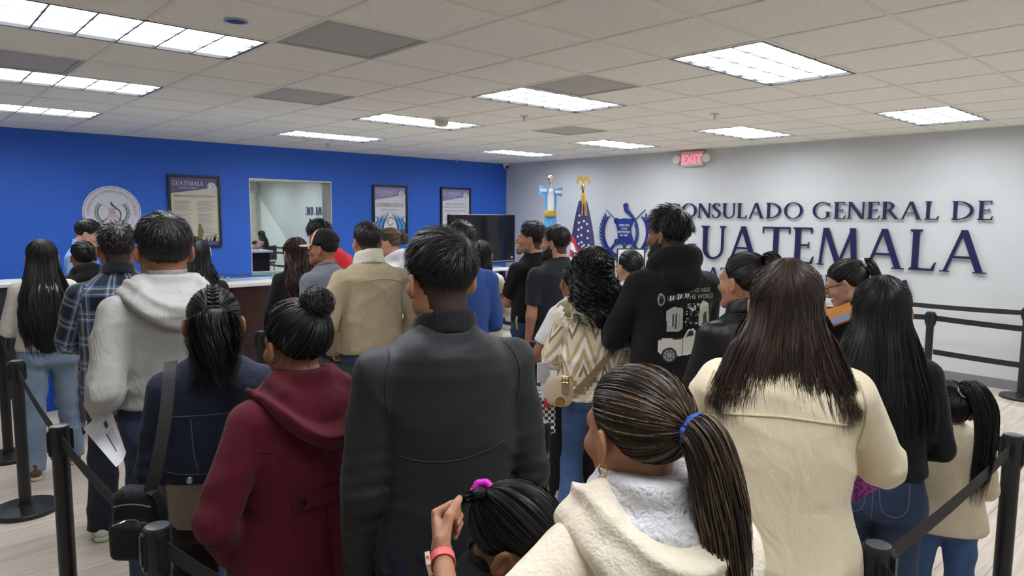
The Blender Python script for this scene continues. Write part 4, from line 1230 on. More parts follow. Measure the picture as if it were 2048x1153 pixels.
def eye_mesh():
    global EYE
    if EYE is None:
        mb = MB(); n = 14; m = 9; R = 0.0122; v = []; fc = []
        for i in range(m + 1):
            th = math.pi * i / m
            for j in range(n):
                a = 2 * math.pi * j / n
                v.append((R * math.sin(th) * math.cos(a), R * math.cos(th), R * math.sin(th) * math.sin(a)))
        for i in range(m):
            for j in range(n):
                a = i * n + j; b = i * n + (j + 1) % n
                fc.append((a, b, b + n, a + n))
        me = arr_mesh('eye', v, fc)
        me.materials.append(plain('eye_white', srgb(226, 220, 214), 0.2)); me.materials.append(plain('eye_iris', (0.02, 0.012, 0.008), 0.15))
        mi = np.zeros(len(me.polygons), np.int32); mi[:3 * n] = 1
        me.polygons.foreach_set('material_index', mi); smooth(me); EYE = me
    return EYE

# ------------------------------------------------------------------ hand (wrist at origin, fingers +z, back of hand +y, thumb +x)
HANDS = {}
def hand_mesh(pose, vox=0.010):
    if (pose, vox) in HANDS: return HANDS[(pose, vox)]
    curl = {'relaxed': (22, 30, 18), 'fist': (78, 88, 45), 'hold': (48, 55, 30), 'pinch': (70, 86, 44)}[pose]
    base = [(0.029, 0.001, 0.088), (0.0095, 0.003, 0.093), (-0.0095, 0.002, 0.089), (-0.0265, -0.001, 0.081)]
    lens = [(0.040, 0.024, 0.019), (0.044, 0.027, 0.020), (0.041, 0.025, 0.019), (0.031, 0.019, 0.017)]
    rad = [0.0092, 0.0094, 0.009, 0.008]
    prim = []
    for i, (b, l) in enumerate(zip(base, lens)):
        p = np.array(b); a = 0.0; spread = (0.10, 0.02, -0.05, -0.13)[i] * (0.4 if pose != 'relaxed' else 1)
        pts = [p]
        for k in range(3):
            a += math.radians(curl[k] + (3 * i if pose == 'relaxed' else 0))
            d = np.array([math.sin(spread) * math.cos(a), -math.sin(a), math.cos(a) * math.cos(spread)])
            p = p + d * l[k]; pts.append(p)
        prim.append((pts, [rad[i] * 1.08, rad[i], rad[i] * 0.92, rad[i] * 0.78]))
    if pose == 'relaxed': th = [(0.024, -0.008, 0.022), (0.046, -0.016, 0.052), (0.052, -0.024, 0.080), (0.050, -0.030, 0.100)]
    elif pose == 'pinch': th = [(0.024, -0.010, 0.022), (0.044, -0.028, 0.055), (0.044, -0.046, 0.085), (0.036, -0.056, 0.108)]
    else: th = [(0.024, -0.010, 0.022), (0.042, -0.030, 0.048), (0.036, -0.052, 0.070), (0.020, -0.060, 0.084)]
    def fn(P):
        d = rc(P, (0, 0, -0.10), (0, 0, 0.0), 0.024, 0.0205, (1, 0, 0), 1.22)
        d = smin(d, rc(P, (0.002, 0, 0.012), (0.001, 0.001, 0.078), 0.0165, 0.0135, (1, 0, 0), 2.5), 0.02)
        d = smin(d, ell(P, (0.024, -0.010, 0.035), (0.016, 0.014, 0.028)), 0.012)
        for pts, r in prim: d = smin(d, chain(P, pts, r, 0.004), 0.007)
        d = smin(d, chain(P, th, [0.0135, 0.0115, 0.0100, 0.0080], 0.004), 0.008)
        return d
    V, F = nets(fn, (-0.06, -0.11, -0.10), (0.08, 0.04, 0.205), vox)
    V = relax(V, F, 1, 0.4)
    HANDS[(pose, vox)] = (V, F)
    return HANDS[(pose, vox)]

# ------------------------------------------------------------------ hair
def hdir(el, az):
    """el up, az measured from the back of the head, positive to the right"""
    return np.stack([np.sin(az) * np.cos(el), -np.cos(az) * np.cos(el), np.sin(el)], -1)
def hsurf(u, off):
    off = np.asarray(off)
    return HC + u * (HR + off[..., None])
def zcut(y, nape, line):
    ys = [-0.13, -0.05, -0.022, 0.002, 0.016, 0.034, 0.060, 0.080, 0.10]
    zs = [nape, nape + 0.012, -0.012, 0.020, -0.002, 0.030, 0.062 + line, 0.070 + line, 0.085 + line]
    return np.interp(y, ys, zs)
def cap_sdf(t, nape, line, bump=0.002, seed=1, top=0.0, taper=True):
    def fn(P):
        q = (P - HC) / HR
        up = np.clip(q[:, 2], 0, 1)
        zc = zcut(P[:, 1], nape, line)
        tp = np.clip((P[:, 2] - zc) / 0.055, 0.12, 1) if taper else 1.0
        d = ell(P, HC, HR) - (t + top * up) * tp
        if bump: d = d + wrinkle(P, bump, seed, 5.0) * tp
        return smax(d, (zc - P[:, 2]) * 0.8, 0.004)
    return fn
def ribbons(pts, w, center=None, vals=None, lift=0.35):
    """pts (S,n,3) -> flat-folded strand ribbons, widths tapering to the tip"""
    S_, n = pts.shape[:2]
    t = np.gradient(pts, axis=1); t /= np.linalg.norm(t, axis=2)[..., None] + 1e-9
    c = np.zeros(3) if center is None else np.asarray(center)
    out = pts - c
    if center is not None: out[..., 2] *= 0.35
    out /= np.linalg.norm(out, axis=2)[..., None] + 1e-9
    s = np.cross(t, out); s /= np.linalg.norm(s, axis=2)[..., None] + 1e-9
    o = np.cross(s, t)
    k = np.linspace(0, 1, n)
    ww = (np.asarray(w).reshape(-1, 1) if np.ndim(w) else w) * np.minimum(1, np.minimum(0.35 + 6 * k, 0.12 + 2.2 * (1 - k)))[None, :]
    ww = np.broadcast_to(ww, (S_, n))[..., None]
    tw = (np.arange(S_) % 2 * 2 - 1)[:, None, None] * lift * 0.5          # tilt neighbouring ribbons differently
    V = np.stack([pts - s * ww / 2 + o * ww * tw, pts + s * ww / 2 - o * ww * tw + o * ww * 0.1], 2).reshape(-1, 3)
    i = np.arange(S_)[:, None] * n * 2 + np.arange(n - 1)[None, :] * 2
    F = np.stack([i, i + 1, i + 3, i + 2], -1).reshape(-1, 4)
    val = rng.random(S_) if vals is None else vals
    return V, F, np.repeat(val, n * 2)
def hair_roots(n, nape, line, r):
    """unit directions covering the scalp"""
    u = r.normal(size=(n * 4, 3)); u /= np.linalg.norm(u, axis=1)[:, None]
    p = hsurf(u, np.zeros(len(u)) + 0.004)
    return u[p[:, 2] > zcut(p[:, 1], nape, line) + 0.002][:n]
def slerp_to(u, v, n):
    """great-circle paths from rows of u to v"""
    v = np.broadcast_to(v, u.shape)
    om = np.arccos(np.clip((u * v).sum(1), -0.999, 0.999))[:, None, None]
    k = np.linspace(0, 1, n)[None, :, None]
    return (np.sin((1 - k) * om) * u[:, None] + np.sin(k * om) * v[:, None]) / np.sin(om)

class Hair:
    def __init__(s, seed=1): s.parts = []; s.r = np.random.default_rng(seed); s.seed = seed
    def solid(s, fn, lo, hi, vox, val=0.25, rel=1):
        V, F = nets(fn, lo, hi, vox * 1.45)
        if len(V):
            V = relax(V, F, rel, 0.5); s.parts.append((V, F, np.full(len(V), val)))
    def strands(s, pts, w, center=None, vals=None, lift=0.35):
        if vals is None: vals = s.r.random(len(pts))
        s.parts.append(ribbons(pts, w, center, vals, lift))
    def short(s, n=700, L=0.04, t=0.008, top=0.012, nape=-0.06, line=0.0, w=0.0035, crown=(0.12, -0.55, 0.8), lift=0.006, vox=0.005, bump=0.0015, mess=0.25, fringe=0.0):
        s.solid(cap_sdf(t, nape, line, bump, s.seed, top), HC - 0.135, HC + 0.135, vox)
        u = hair_roots(n, nape, line, s.r)
        u0 = unit(crown)
        dd = u * (u @ u0)[:, None] - u0
        dd /= np.linalg.norm(dd, axis=1)[:, None] + 1e-6
        side = np.cross(u, dd)
        ang = s.r.normal(0, mess, len(u)) + 0.25
        dd = dd * np.cos(ang)[:, None] + side * np.sin(ang)[:, None]
        m = 6; k = np.linspace(0, 1, m)
        Ls = L * s.r.uniform(0.6, 1.15, len(u)) * (0.22 + 0.78 * np.clip((u[:, 2] + 0.3) / 0.8, 0, 1))
        a = Ls[:, None] / 0.092 * k[None]
        path = np.cos(a)[..., None] * u[:, None] + np.sin(a)[..., None] * dd[:, None]
        r0_ = hsurf(u, np.zeros(len(u))); tp = np.clip((r0_[:, 2] - zcut(r0_[:, 1], nape, line)) / 0.055, 0.12, 1)[:, None]
        off = (t + top * np.clip(u[:, 2:3], 0, 1)) * tp - 0.0005 + lift * k[None] * s.r.uniform(0.2, 1.4, (len(u), 1)) * (0.3 + np.clip(u[:, 2:3], 0, 1))
        s.strands(hsurf(path, off), w * s.r.uniform(0.6, 1.3, len(u)), HC)
    def tied(s, tie, n=600, t=0.007, nape=-0.075, line=0.0, w=0.0035, vox=0.005, bump=0.0008, gap=0.003):
        """hair combed flat to a tie point (head direction)"""
        s.solid(cap_sdf(t, nape, line, bump, s.seed), HC - 0.13, HC + 0.13, vox)
        u = hair_roots(n, nape, line, s.r); v = unit(tie)
        path = slerp_to(u, v, 11)
        path /= np.linalg.norm(path, axis=2)[..., None]
        k = np.linspace(0, 1, 11)
        r0_ = hsurf(path, np.zeros(path.shape[:2])); tp = np.clip((r0_[..., 2] - zcut(r0_[..., 1], nape, line)) / 0.055, 0.12, 1)
        off = t * tp - 0.0003 + gap * np.sin(k * math.pi)[None] * s.r.uniform(0.2, 1.4, (len(u), 1)) + 0.004 * k[None] ** 3
        pp = hsurf(path, off)
        lim = zcut(pp[..., 1], nape, line) + 0.003
        pp[..., 2] = np.where((np.abs(pp[..., 0]) > 0.045) & (pp[..., 1] > -0.055), np.maximum(pp[..., 2], lim), pp[..., 2])
        s.strands(pp, w * s.r.uniform(0.6, 1.3, len(u)), HC)
        return hsurf(v, 0.008)
    def tail(s, path, r0=0.018, rmid=0.03, r1=0.006, n=260, w=0.004, wave=0.004, flat=1.0, vox=0.006, curl=0.0, spread=1.0):
        """a hanging tail along a polyline in head coordinates"""
        p = catmull(path, 6); m = len(p)
        k = np.linspace(0, 1, m)
        rad = np.interp(k, [0, 0.12, 0.45, 0.85, 1], [r0, rmid * 0.9, rmid, rmid * 0.7, r1])
        s.solid(lambda P: chain(P, p[:int(m * 0.8):3], rad[:int(m * 0.8):3] * 0.72, 0.01, (0, 1, 0), flat) + wrinkle(P, 0.002, s.seed, 4.0), p.min(0) - rmid * 1.5, p.max(0) + rmid * 1.5, vox)
        q = p if m <= 26 else p[np.linspace(0, m - 1, 26).astype(int)]
        m = len(q); k = np.linspace(0, 1, m); rad = np.interp(k, [0, 0.12, 0.45, 0.85, 1], [r0, rmid * 0.9, rmid, rmid * 0.75, r1 * 1.6])
        th = s.r.uniform(0, 2 * math.pi, n); rr = np.sqrt(s.r.uniform(0.45, 1.15, n))
        ph = s.r.uniform(0, 6.28, (n, 1)); fr = s.r.uniform(6, 14, (n, 1))
        offx = np.cos(th)[:, None] * rr[:, None] * rad[None] * spread + wave * np.sin(fr * k[None] + ph) * k[None]
        offy = np.sin(th)[:, None] * rr[:, None] * rad[None] * flat + wave * np.cos(fr * k[None] + ph) * k[None]
        tq = np.gradient(q, axis=0); tq /= np.linalg.norm(tq, axis=1)[:, None]
        ref = np.array([1.0, 0, 0]) if abs(unit(q[-1] - q[0])[0]) < 0.7 else np.array([0, 0, 1.0])
        e1 = ref - tq * (tq @ ref)[:, None]; e1 /= np.linalg.norm(e1, axis=1)[:, None]; e2 = np.cross(tq, e1)
        pts = q[None] + offx[..., None] * e1[None] + offy[..., None] * e2[None]
        cut = s.r.uniform(0.82, 1.0, n)
        for j in range(n):
            kk = k * cut[j]
            pts[j] = np.stack([np.interp(kk, k, pts[j, :, c]) for c in range(3)], 1)
        c0 = q.mean(0)
        s.strands(pts, w * s.r.uniform(0.5, 1.3, n), (c0[0], c0[1], c0[2]))
    def long(s, prof, n=700, t=0.012, line=0.0, w=0.0045, phi=125, wave=0.004, fr=5.0, zend=-0.6, jag=0.06, vox=0.007, part=0.0, curl=0.0, cf=30.0, m=24, vee=0.0, e0=82, nape=-0.08, thick=0.03, lift=0.35):
        """loose hair falling over the back; prof rows are (z, half width, back distance)"""
        pz, pw, pd = [np.array(c, float) for c in zip(*sorted(prof))]
        def fn(P):
            d = cap_sdf(t, nape, line, 0.001, s.seed, 0.0, False)(P)
            w_ = (np.interp(P[:, 2], pz, pw) * np.interp(P[:, 2], [-0.10, 0.03], [1.0, 0.62])).astype(f32); d_ = np.interp(P[:, 2], pz, pd).astype(f32)
            th_ = np.minimum(thick, w_ * 0.8)
            qx = P[:, 0] / (w_ * 0.96); yc = -d_ + th_ + 0.25 * w_ * qx * qx
            q = np.sqrt(qx ** 2 + ((P[:, 1] - yc) / th_) ** 2)
            e = (q - 1) * th_ * 0.8
            zt = zend + 0.25 * jag + 0.05 * qx * qx + vee * np.clip(1 - 1.6 * np.abs(qx), 0, 1)
            e = smax(e, np.maximum(zt - P[:, 2], P[:, 2] - 0.03), 0.02)
            return smin(d, e, 0.025) + wrinkle(P, 0.0015, s.seed, 3.0)
        wm = max(0.13, pw.max() + 0.03)
        s.solid(fn, (-wm, -pd.max() - 0.06, zend - 0.03), (wm, 0.13, 0.15), vox)
        az = np.radians(s.r.uniform(-phi, phi, n))
        el0 = np.radians(s.r.uniform(20, e0, n)); elA = np.radians(np.where(np.abs(az) > 1.9, 5, -12))
        ze = zend + jag * s.r.uniform(0, 1, n) + 0.06 * (np.abs(az) / np.radians(phi)) ** 2 + vee * np.clip(1 - 1.6 * np.abs(np.sin(np.clip(az, -1.75, 1.75) * 0.86)), 0, 1)
        K = np.linspace(0, 1, m); na = m // 3
        pts = np.zeros((n, m, 3))
        ka = np.linspace(0, 1, na)
        el = el0[:, None] + (elA - el0)[:, None] * ka[None]
        azp = az[:, None] * (0.35 + 0.65 * ka[None]) if part == 0 else az[:, None] * np.ones_like(ka)[None]
        U = hdir(el, azp)
        pts[:, :na] = hsurf(U, t + s.r.uniform(-0.003, 0.005, (n, 1)) * np.ones((1, na)))
        pA = pts[:, na - 1]
        kb = np.linspace(0, 1, m - na + 1)[1:]
        z = pA[:, 2:3] + (ze[:, None] - pA[:, 2:3]) * kb[None]
        w_ = np.interp(z, pz, pw); d_ = np.interp(z, pz, pd)
        sx = np.sin(np.clip(az, -1.75, 1.75) * 0.86)[:, None]
        jit = s.r.uniform(-0.010, 0.006, (n, 1))
        tx = w_ * sx * (1 + s.r.uniform(-0.05, 0.05, (n, 1))); qx = sx
        ty = -d_ + 0.28 * w_ * qx * qx + np.where(np.abs(az) > 1.8, 0.05, 0)[:, None] + jit
        bl = np.clip((pA[:, 2:3] - z) / 0.12, 0, 1); bl = bl * bl * (3 - 2 * bl)
        pts[:, na:, 0] = pA[:, 0:1] * (1 - bl) + tx * bl
        pts[:, na:, 1] = pA[:, 1:2] * (1 - bl) + ty * bl
        pts[:, na:, 2] = z
        ph = s.r.uniform(0, 6.28, (n, 1)); f_ = fr * s.r.uniform(0.7, 1.4, (n, 1))
        amp = wave * np.clip((K[None] - 0.2) * 2, 0, 1.4)
        pts[..., 0] += amp * np.sin(f_ * K[None] * 3 + ph); pts[..., 1] += amp * 0.6 * np.cos(f_ * K[None] * 2.4 + ph)
        if curl > 0:
            ca = curl * np.clip((K[None] - 0.05) * 5, 0, 1) * s.r.uniform(0.6, 1.3, (n, 1)); a = cf * K[None] * s.r.uniform(0.8, 1.25, (n, 1)) + ph
            pts[..., 0] += ca * np.cos(a); pts[..., 1] += ca * np.sin(a) * 0.9; pts[..., 2] += ca * 0.5 * np.sin(a * 0.7)
        s.strands(pts, w * s.r.uniform(0.5, 1.3, n), (0, 0.0, 0), lift=lift)
    def bun(s, c, r, n=160, w=0.004, vox=0.005, flat=0.85, mess=0.004):
        c = np.asarray(c, float)
        s.solid(lambda P: ell(P, c, (r, r * flat, r)) + wrinkle(P, 0.003, s.seed + 3, 4.0), c - r * 1.25, c + r * 1.25, vox)
        m = 16; k = np.linspace(0, 1, m)
        ax = s.r.normal(size=(n, 3)) * 0.5 + np.array([0.1, -1.0, 0.3]); ax /= np.linalg.norm(ax, axis=1)[:, None]
        e1 = np.cross(ax, [0, 0, 1.0]); e1 /= np.linalg.norm(e1, axis=1)[:, None]; e2 = np.cross(ax, e1)
        h = s.r.uniform(-0.8, 0.9, (n, 1)); R_ = np.sqrt(1 - h * h) * r * 1.03
        a = s.r.uniform(0, 6.28, (n, 1)) + k[None] * s.r.uniform(1.2, 3.2, (n, 1))
        pts = c + (ax * h * r * 1.0)[:, None] + R_[..., None] * (np.cos(a)[..., None] * e1[:, None] + np.sin(a)[..., None] * e2[:, None]) + s.r.normal(0, mess * 0.3, (n, 1, 3))
        s.strands(pts, w, c)
    def wisps(s, n=40, L=0.08, w=0.0007, lo=0.0, seed_dir=None):
        u = hair_roots(n, -0.05, 0.0, s.r); m = 8; k = np.linspace(0, 1, m)
        d = s.r.normal(size=(n, 3)) * 0.6 + u * 0.7 - np.array([0, 0, 0.3])
        d /= np.linalg.norm(d, axis=1)[:, None]
        p0 = hsurf(u, np.full(n, 0.006))
        g = np.array([0, 0, -1.0])
        pts = p0[:, None] + (d[:, None] * k[None, :, None] + g * (k ** 2 * 0.5)[None, :, None]) * (L * s.r.uniform(0.4, 1.2, n))[:, None, None]
        s.strands(pts, w, HC)
    def mesh(s, name, mat, M4):
        Vs = []; Fs = []; As = []; b = 0
        for V, F, a in s.parts:
            Vs.append(V); Fs.append(F + b); As.append(a); b += len(V)
        V = np.vstack(Vs); V = V @ M4[:3, :3].T + M4[:3, 3]
        me = arr_mesh(name, V, np.vstack(Fs)); smooth(me)
        at_ = me.attributes.new('strand', 'FLOAT', 'POINT'); at_.data.foreach_set('value', np.concatenate(As).astype(np.float32))
        me.materials.append(mat)
        return me
# ------------------------------------------------------------------ people
skinA = skin_mat('skin_tan', srgb(176, 126, 98)); skinB = skin_mat('skin_brown', srgb(150, 102, 76)); skinC = skin_mat('skin_light', srgb(198, 150, 124)); skinD = skin_mat('skin_deep', srgb(128, 86, 64))
hair_black = hair_mat('hair_black', (0.004, 0.004, 0.005), (0.020, 0.018, 0.018))
hair_soft = hair_mat('hair_soft_black', (0.006, 0.005, 0.005), (0.030, 0.025, 0.023), 0.45)
hair_brown = hair_mat('hair_brown', (0.012, 0.007, 0.005), (0.055, 0.034, 0.024), 0.4)
hair_red = hair_mat('hair_dark_red', (0.010, 0.006, 0.005), (0.050, 0.022, 0.016), 0.42)
hair_blond = hair_mat('hair_dark_blond', (0.045, 0.028, 0.016), (0.22, 0.15, 0.09), 0.45)
hair_mix = hair_mat('hair_highlights', (0.010, 0.007, 0.005), (0.05, 0.034, 0.024), 0.42)
_rp = hair_mix.node_tree.nodes['Color Ramp'].color_ramp if 'Color Ramp' in hair_mix.node_tree.nodes else [n for n in hair_mix.node_tree.nodes if n.type == 'VALTORGB'][0].color_ramp
_rp.elements[1].position = 0.72
_e = _rp.elements.new(0.84); _e.color = (0.13, 0.082, 0.042, 1)
_e = _rp.elements.new(1.0); _e.color = (0.23, 0.155, 0.08, 1)

TZ = np.array([0.455, 0.50, 0.545, 0.61, 0.69, 0.75, 0.79, 0.815, 0.832, 0.848, 0.868])
PROF = {True: dict(w=[0.094, 0.099, 0.096, 0.089, 0.094, 0.097, 0.091, 0.075, 0.057, 0.044, 0.034],
                   f=[0.060, 0.064, 0.066, 0.066, 0.070, 0.066, 0.055, 0.045, 0.036, 0.031, 0.030],
                   b=[0.066, 0.068, 0.064, 0.058, 0.064, 0.069, 0.068, 0.060, 0.050, 0.042, 0.038]),
        False: dict(w=[0.099, 0.107, 0.102, 0.083, 0.086, 0.089, 0.083, 0.068, 0.051, 0.039, 0.030],
                    f=[0.060, 0.064, 0.064, 0.062, 0.074, 0.070, 0.052, 0.042, 0.034, 0.028, 0.027],
                    b=[0.070, 0.076, 0.068, 0.056, 0.060, 0.063, 0.061, 0.054, 0.046, 0.039, 0.035])}
def loft(P, zs, w, f, b, cy=0.0, n=2.4, z0=None, z1=None):
    z = P[:, 2]
    W = np.interp(z, zs, w).astype(f32); Df = np.interp(z, zs, f).astype(f32); Db = np.interp(z, zs, b).astype(f32)
    y = P[:, 1] - cy
    D = np.where(y > 0, Df, Db)
    q = ((np.abs(P[:, 0]) / W) ** n + (np.abs(y) / D) ** n) ** (1 / n)
    d = (q - 1) * np.minimum(W, D) * 0.92
    if z0 is not None: d = smax(d, z0 - z, 0.012)
    if z1 is not None: d = smax(d, z - z1, 0.008)
    return d
def ik(Sh, W, l1, l2, pole):
    v = W - Sh; d = np.linalg.norm(v); d = min(max(d, abs(l1 - l2) + 0.01), (l1 + l2) * 0.998)
    u = unit(v); W = Sh + u * d
    a = (l1 * l1 - l2 * l2 + d * d) / (2 * d); hh = math.sqrt(max(l1 * l1 - a * a, 0))
    p = np.asarray(pole, float); p = unit(p - u * (p @ u))
    return Sh + u * a + p * hh, W

ARM_POSE = {   # wrist (x outward, y forward, z) as fractions of height, pole, hand pose
    'down': ((0.132, 0.020, 0.468), (0.5, -1, 0), 'relaxed'),
    'front': ((0.045, 0.150, 0.575), (0.9, -0.7, -0.5), 'hold'),
    'hold': ((0.105, 0.145, 0.600), (0.6, -0.9, -0.4), 'hold'),
    'low': ((0.075, 0.115, 0.500), (0.9, -0.6, 0), 'hold'),
    'back': ((0.020, -0.115, 0.500), (1, -0.4, 0.1), 'hold'),
    'cross': ((-0.055, 0.115, 0.655), (0.9, 0.1, -0.9), 'relaxed'),
    'pocket': ((0.125, 0.060, 0.520), (0.9, -0.8, 0), 'fist'),
    'up': ((0.060, 0.170, 0.70), (0.8, -0.4, -0.9), 'hold'),
}
PEOPLE = {}
def person(key, label, px, py, D, face=0, male=True, skin=None, bw=1.0, bd=1.0, head=(0, 0), hs=None, vox=0.010, arms=('down', 'down'),
           top=None, pants=None, shoes=None, fine=False, sit=False, lean=0.0, stance=0.05, eyes=False, turn=0.0, hz=0.0, step=0.0, height=None, at_xy=None, face_world=None):
    if at_xy is None:
        p = at(px, py, D); h = p[2]; base = (p[0], p[1])
    else:
        h = height; base = at_xy
    if height: h = height
    skin = skin or skinA
    los = math.atan2(base[1], base[0])
    fa = (los + math.radians(face)) if face_world is None else face_world
    t = thing('person', label, 'person', (base[0], base[1], 0), fa - math.pi / 2)
    pr = PROF[male]
    zs = TZ * h; W = np.array(pr['w']) * h * bw; Fr = np.array(pr['f']) * h * bd; Bk = np.array(pr['b']) * h * bd
    hs = hs or 0.985 * (h / 1.70) ** 0.35
    dz = 0.0
    if sit: dz = -(0.50 * h - 0.50)
    # head placement
    hair_t = 0.020
    hz0 = h - (0.116 * hs + hair_t) + hz
    hc = np.array([0, 0.018 * h + lean * (hz0 - 0.5 * h), hz0 + dz])
    Rh = Rz(math.radians(head[0])) @ Rx(math.radians(-head[1])) @ Ry(math.radians(turn))
    piv = np.array([0, -0.03, -0.10]) * hs
    M4 = np.eye(4); M4[:3, :3] = Rh * hs; M4[:3, 3] = hc + piv - Rh @ piv
    # arms
    l1, l2 = 0.172 * h, 0.150 * h
    AR = []
    for i, sgn in enumerate((-1, 1)):
        a = arms[i]
        a = ARM_POSE[a] if isinstance(a, str) else a
        w_, pole, hp = a[0], a[1], a[2]
        Sh = np.array([sgn * (0.099 if male else 0.090) * h * bw, -0.008 * h, 0.783 * h])
        Wr = np.array([sgn * w_[0] * h, w_[1] * h, w_[2] * h])
        if len(a) > 3 and a[3] == 'abs': Wr = np.array(w_, float)
        E, Wr = ik(Sh, Wr, l1, l2, (sgn * pole[0], pole[1], pole[2]))
        AR.append([Sh, E, Wr, hp, sgn, a[4] if len(a) > 4 else None])
    rs = 1.0 if male else 0.88
    ra, re_, rw = 0.030 * h * rs * bw ** 0.5, 0.0235 * h * rs, 0.0155 * h * rs
    # legs
    LG = []
    for sgn in (-1, 1):
        st = step * sgn
        if sit: pts = [np.array([sgn * 0.05 * h, 0.0, 0.50 * h]), np.array([sgn * 0.06 * h, 0.26 * h, 0.50 * h]), np.array([sgn * 0.06 * h, 0.25 * h, 0.50 * h - 0.44])]
        else: pts = [np.array([sgn * 0.049 * h, -0.002 * h, 0.50 * h]), np.array([sgn * (0.050 * h + stance * 0.4), 0.008 * h + st * 0.55, 0.275 * h]), np.array([sgn * (0.046 * h + stance), -0.012 * h + st, 0.048 * h])]
        LG.append(pts)
    sk = lambda P: lean * np.clip(P[:, 2] - 0.5 * h, 0, None)
    def lp(P):
        if lean == 0: return P
        Q = P.copy(); Q[:, 1] -= sk(P); return Q
    for a in AR:
        for q in (0, 1, 2): a[q] = a[q] + np.array([0, lean * max(a[q][2] - 0.5 * h, 0), 0])
    # ---- body: one figure
    def body_fn(P):
        Q = lp(P)
        d = loft(Q, zs, W * 0.90, Fr * 0.88, Bk * 0.88, z0=0.47 * h, z1=0.872 * h)
        d = smin(d, rc(P, np.array([0, -0.008 * h + lean * 0.33 * h, 0.83 * h]), np.array([0, 0.004 * h + lean * 0.4 * h, 0.895 * h]), 0.034 * h * (1 if male else 0.85), 0.031 * h * (1 if male else 0.85)), 0.02)
        for Sh, E, Wr, hp, sgn, _ in AR:
            d = smin(d, chain(P, [Sh, E, Wr], [ra, re_, rw], 0.02), 0.025)
        for pts in LG:
            d = smin(d, chain(P, pts, [0.050 * h, 0.031 * h, 0.022 * h], 0.02), 0.03)
        return d
    allp = np.array([p for a in AR for p in a[:3]] + [p for l in LG for p in l] + [[0, 0, 0.87 * h]])
    bare = top is None or top.get('sleeve') == 'short'
    lo = np.minimum(allp.min(0) - 0.05, [-0.13 * h * bw, -0.09 * h * bd - 0.02, 0]); hi = np.maximum(allp.max(0) + 0.05, [0.13 * h * bw, 0.09 * h * bd + 0.02 + abs(lean) * 0.4 * h, 0.90 * h])
    lo[2] = min(0.03 * h, allp[:, 2].min() - 0.03)
    V, F = nets(body_fn, lo, hi, 0.015 if bare else 0.026)
    V = relax(V, F, 1, 0.4); V[:, 2] += dz
    hV, hF, lip = head_mesh(male, fine)
    hV = hV @ M4[:3, :3].T + M4[:3, 3]
    parts = [(V, F), (hV, hF)]; tint = [np.zeros(len(V)), lip]
    hands = []
    for Sh, E, Wr, hp, sgn, hm in AR:
        gV, gF = hand_mesh(hp, 0.0035 if key == 'ponytail_front' and sgn < 0 else (0.0060 if bare or key == 'greyhood' else 0.010))
        z_ = unit(Wr - E)
        if hm is not None: y_ = unit(np.asarray(hm, float) - z_ * (np.asarray(hm, float) @ z_))
        else:
            y_ = np.array([sgn * 1.0, 0.3, 0.4 if abs(z_[2]) < 0.7 else 0.0]); y_ = unit(y_ - z_ * (y_ @ z_))
        x_ = np.cross(y_, z_)
        thumb = np.cross(y_, z_) * (1)
        # thumb side: forward / up for hanging or bent arms
        mir = float(sgn)
        s_ = h / 1.70 * (1.0 if male else 0.92)
        R_ = np.stack([x_ * mir, y_, z_], 1) * s_
        g = gV @ R_.T + (Wr + np.array([0, 0, dz]))
        parts.append((g, gF if mir > 0 else gF[:, ::-1])); tint.append(np.zeros(len(g)))
        hands.append((Wr + np.array([0, 0, dz]), R_, E + np.array([0, 0, dz])))
    V, F = join(parts)
    me = arr_mesh('body', V, F); smooth(me)
    a_ = me.attributes.new('tint', 'FLOAT', 'POINT'); a_.data.foreach_set('value', np.concatenate(tint).astype(np.float32))
    link('body', me, skin, t)
    if eyes:
        for sgn in (-1, 1):
            o = link('eye', eye_mesh(), None, t)
            c = M4[:3, :3] @ np.array([sgn * 0.0315, 0.0765, -0.0015]) + M4[:3, 3]
            mm_ = Matrix([[*map(float, M4[i, :3] / hs), float(c[i])] for i in range(3)] + [[0, 0, 0, 1]])
            o.matrix_local = mm_ @ Matrix.Scale(hs, 4)
            mb = MB(); arc = [np.array([sgn * x, 0.0885 - 5.5 * (x - 0.012) ** 2 * 1.6 + (0.002 if k_ else 0), 0.019 + 0.005 * math.sin((x - 0.012) / 0.036 * 2.4)]) for k_, x in enumerate(np.linspace(0.012, 0.05, 6))]
            mb.tube([M4[:3, :3] @ (q + np.array([0, 0.002, 0])) + M4[:3, 3] for q in arc], 0.0032 * hs, 6, 0.0012); mb.build('eyebrow', hair_black, t)
    info = dict(t=t, h=h, M4=M4, hs=hs, arms=AR, hands=hands, dz=dz, zs=zs, W=W, F=Fr, B=Bk, male=male, base=base, rz=fa - math.pi / 2, lean=lean, legs=LG)
    # ---- upper garment
    if top: make_top(info, top, vox)
    if pants: make_pants(info, pants, max(vox, 0.0115) if pants.get('name') == 'jeans' and D < 6 else 0.016, sit, stance)
    if shoes is not None: make_shoes(info, shoes)
    PEOPLE[key] = info
    return info

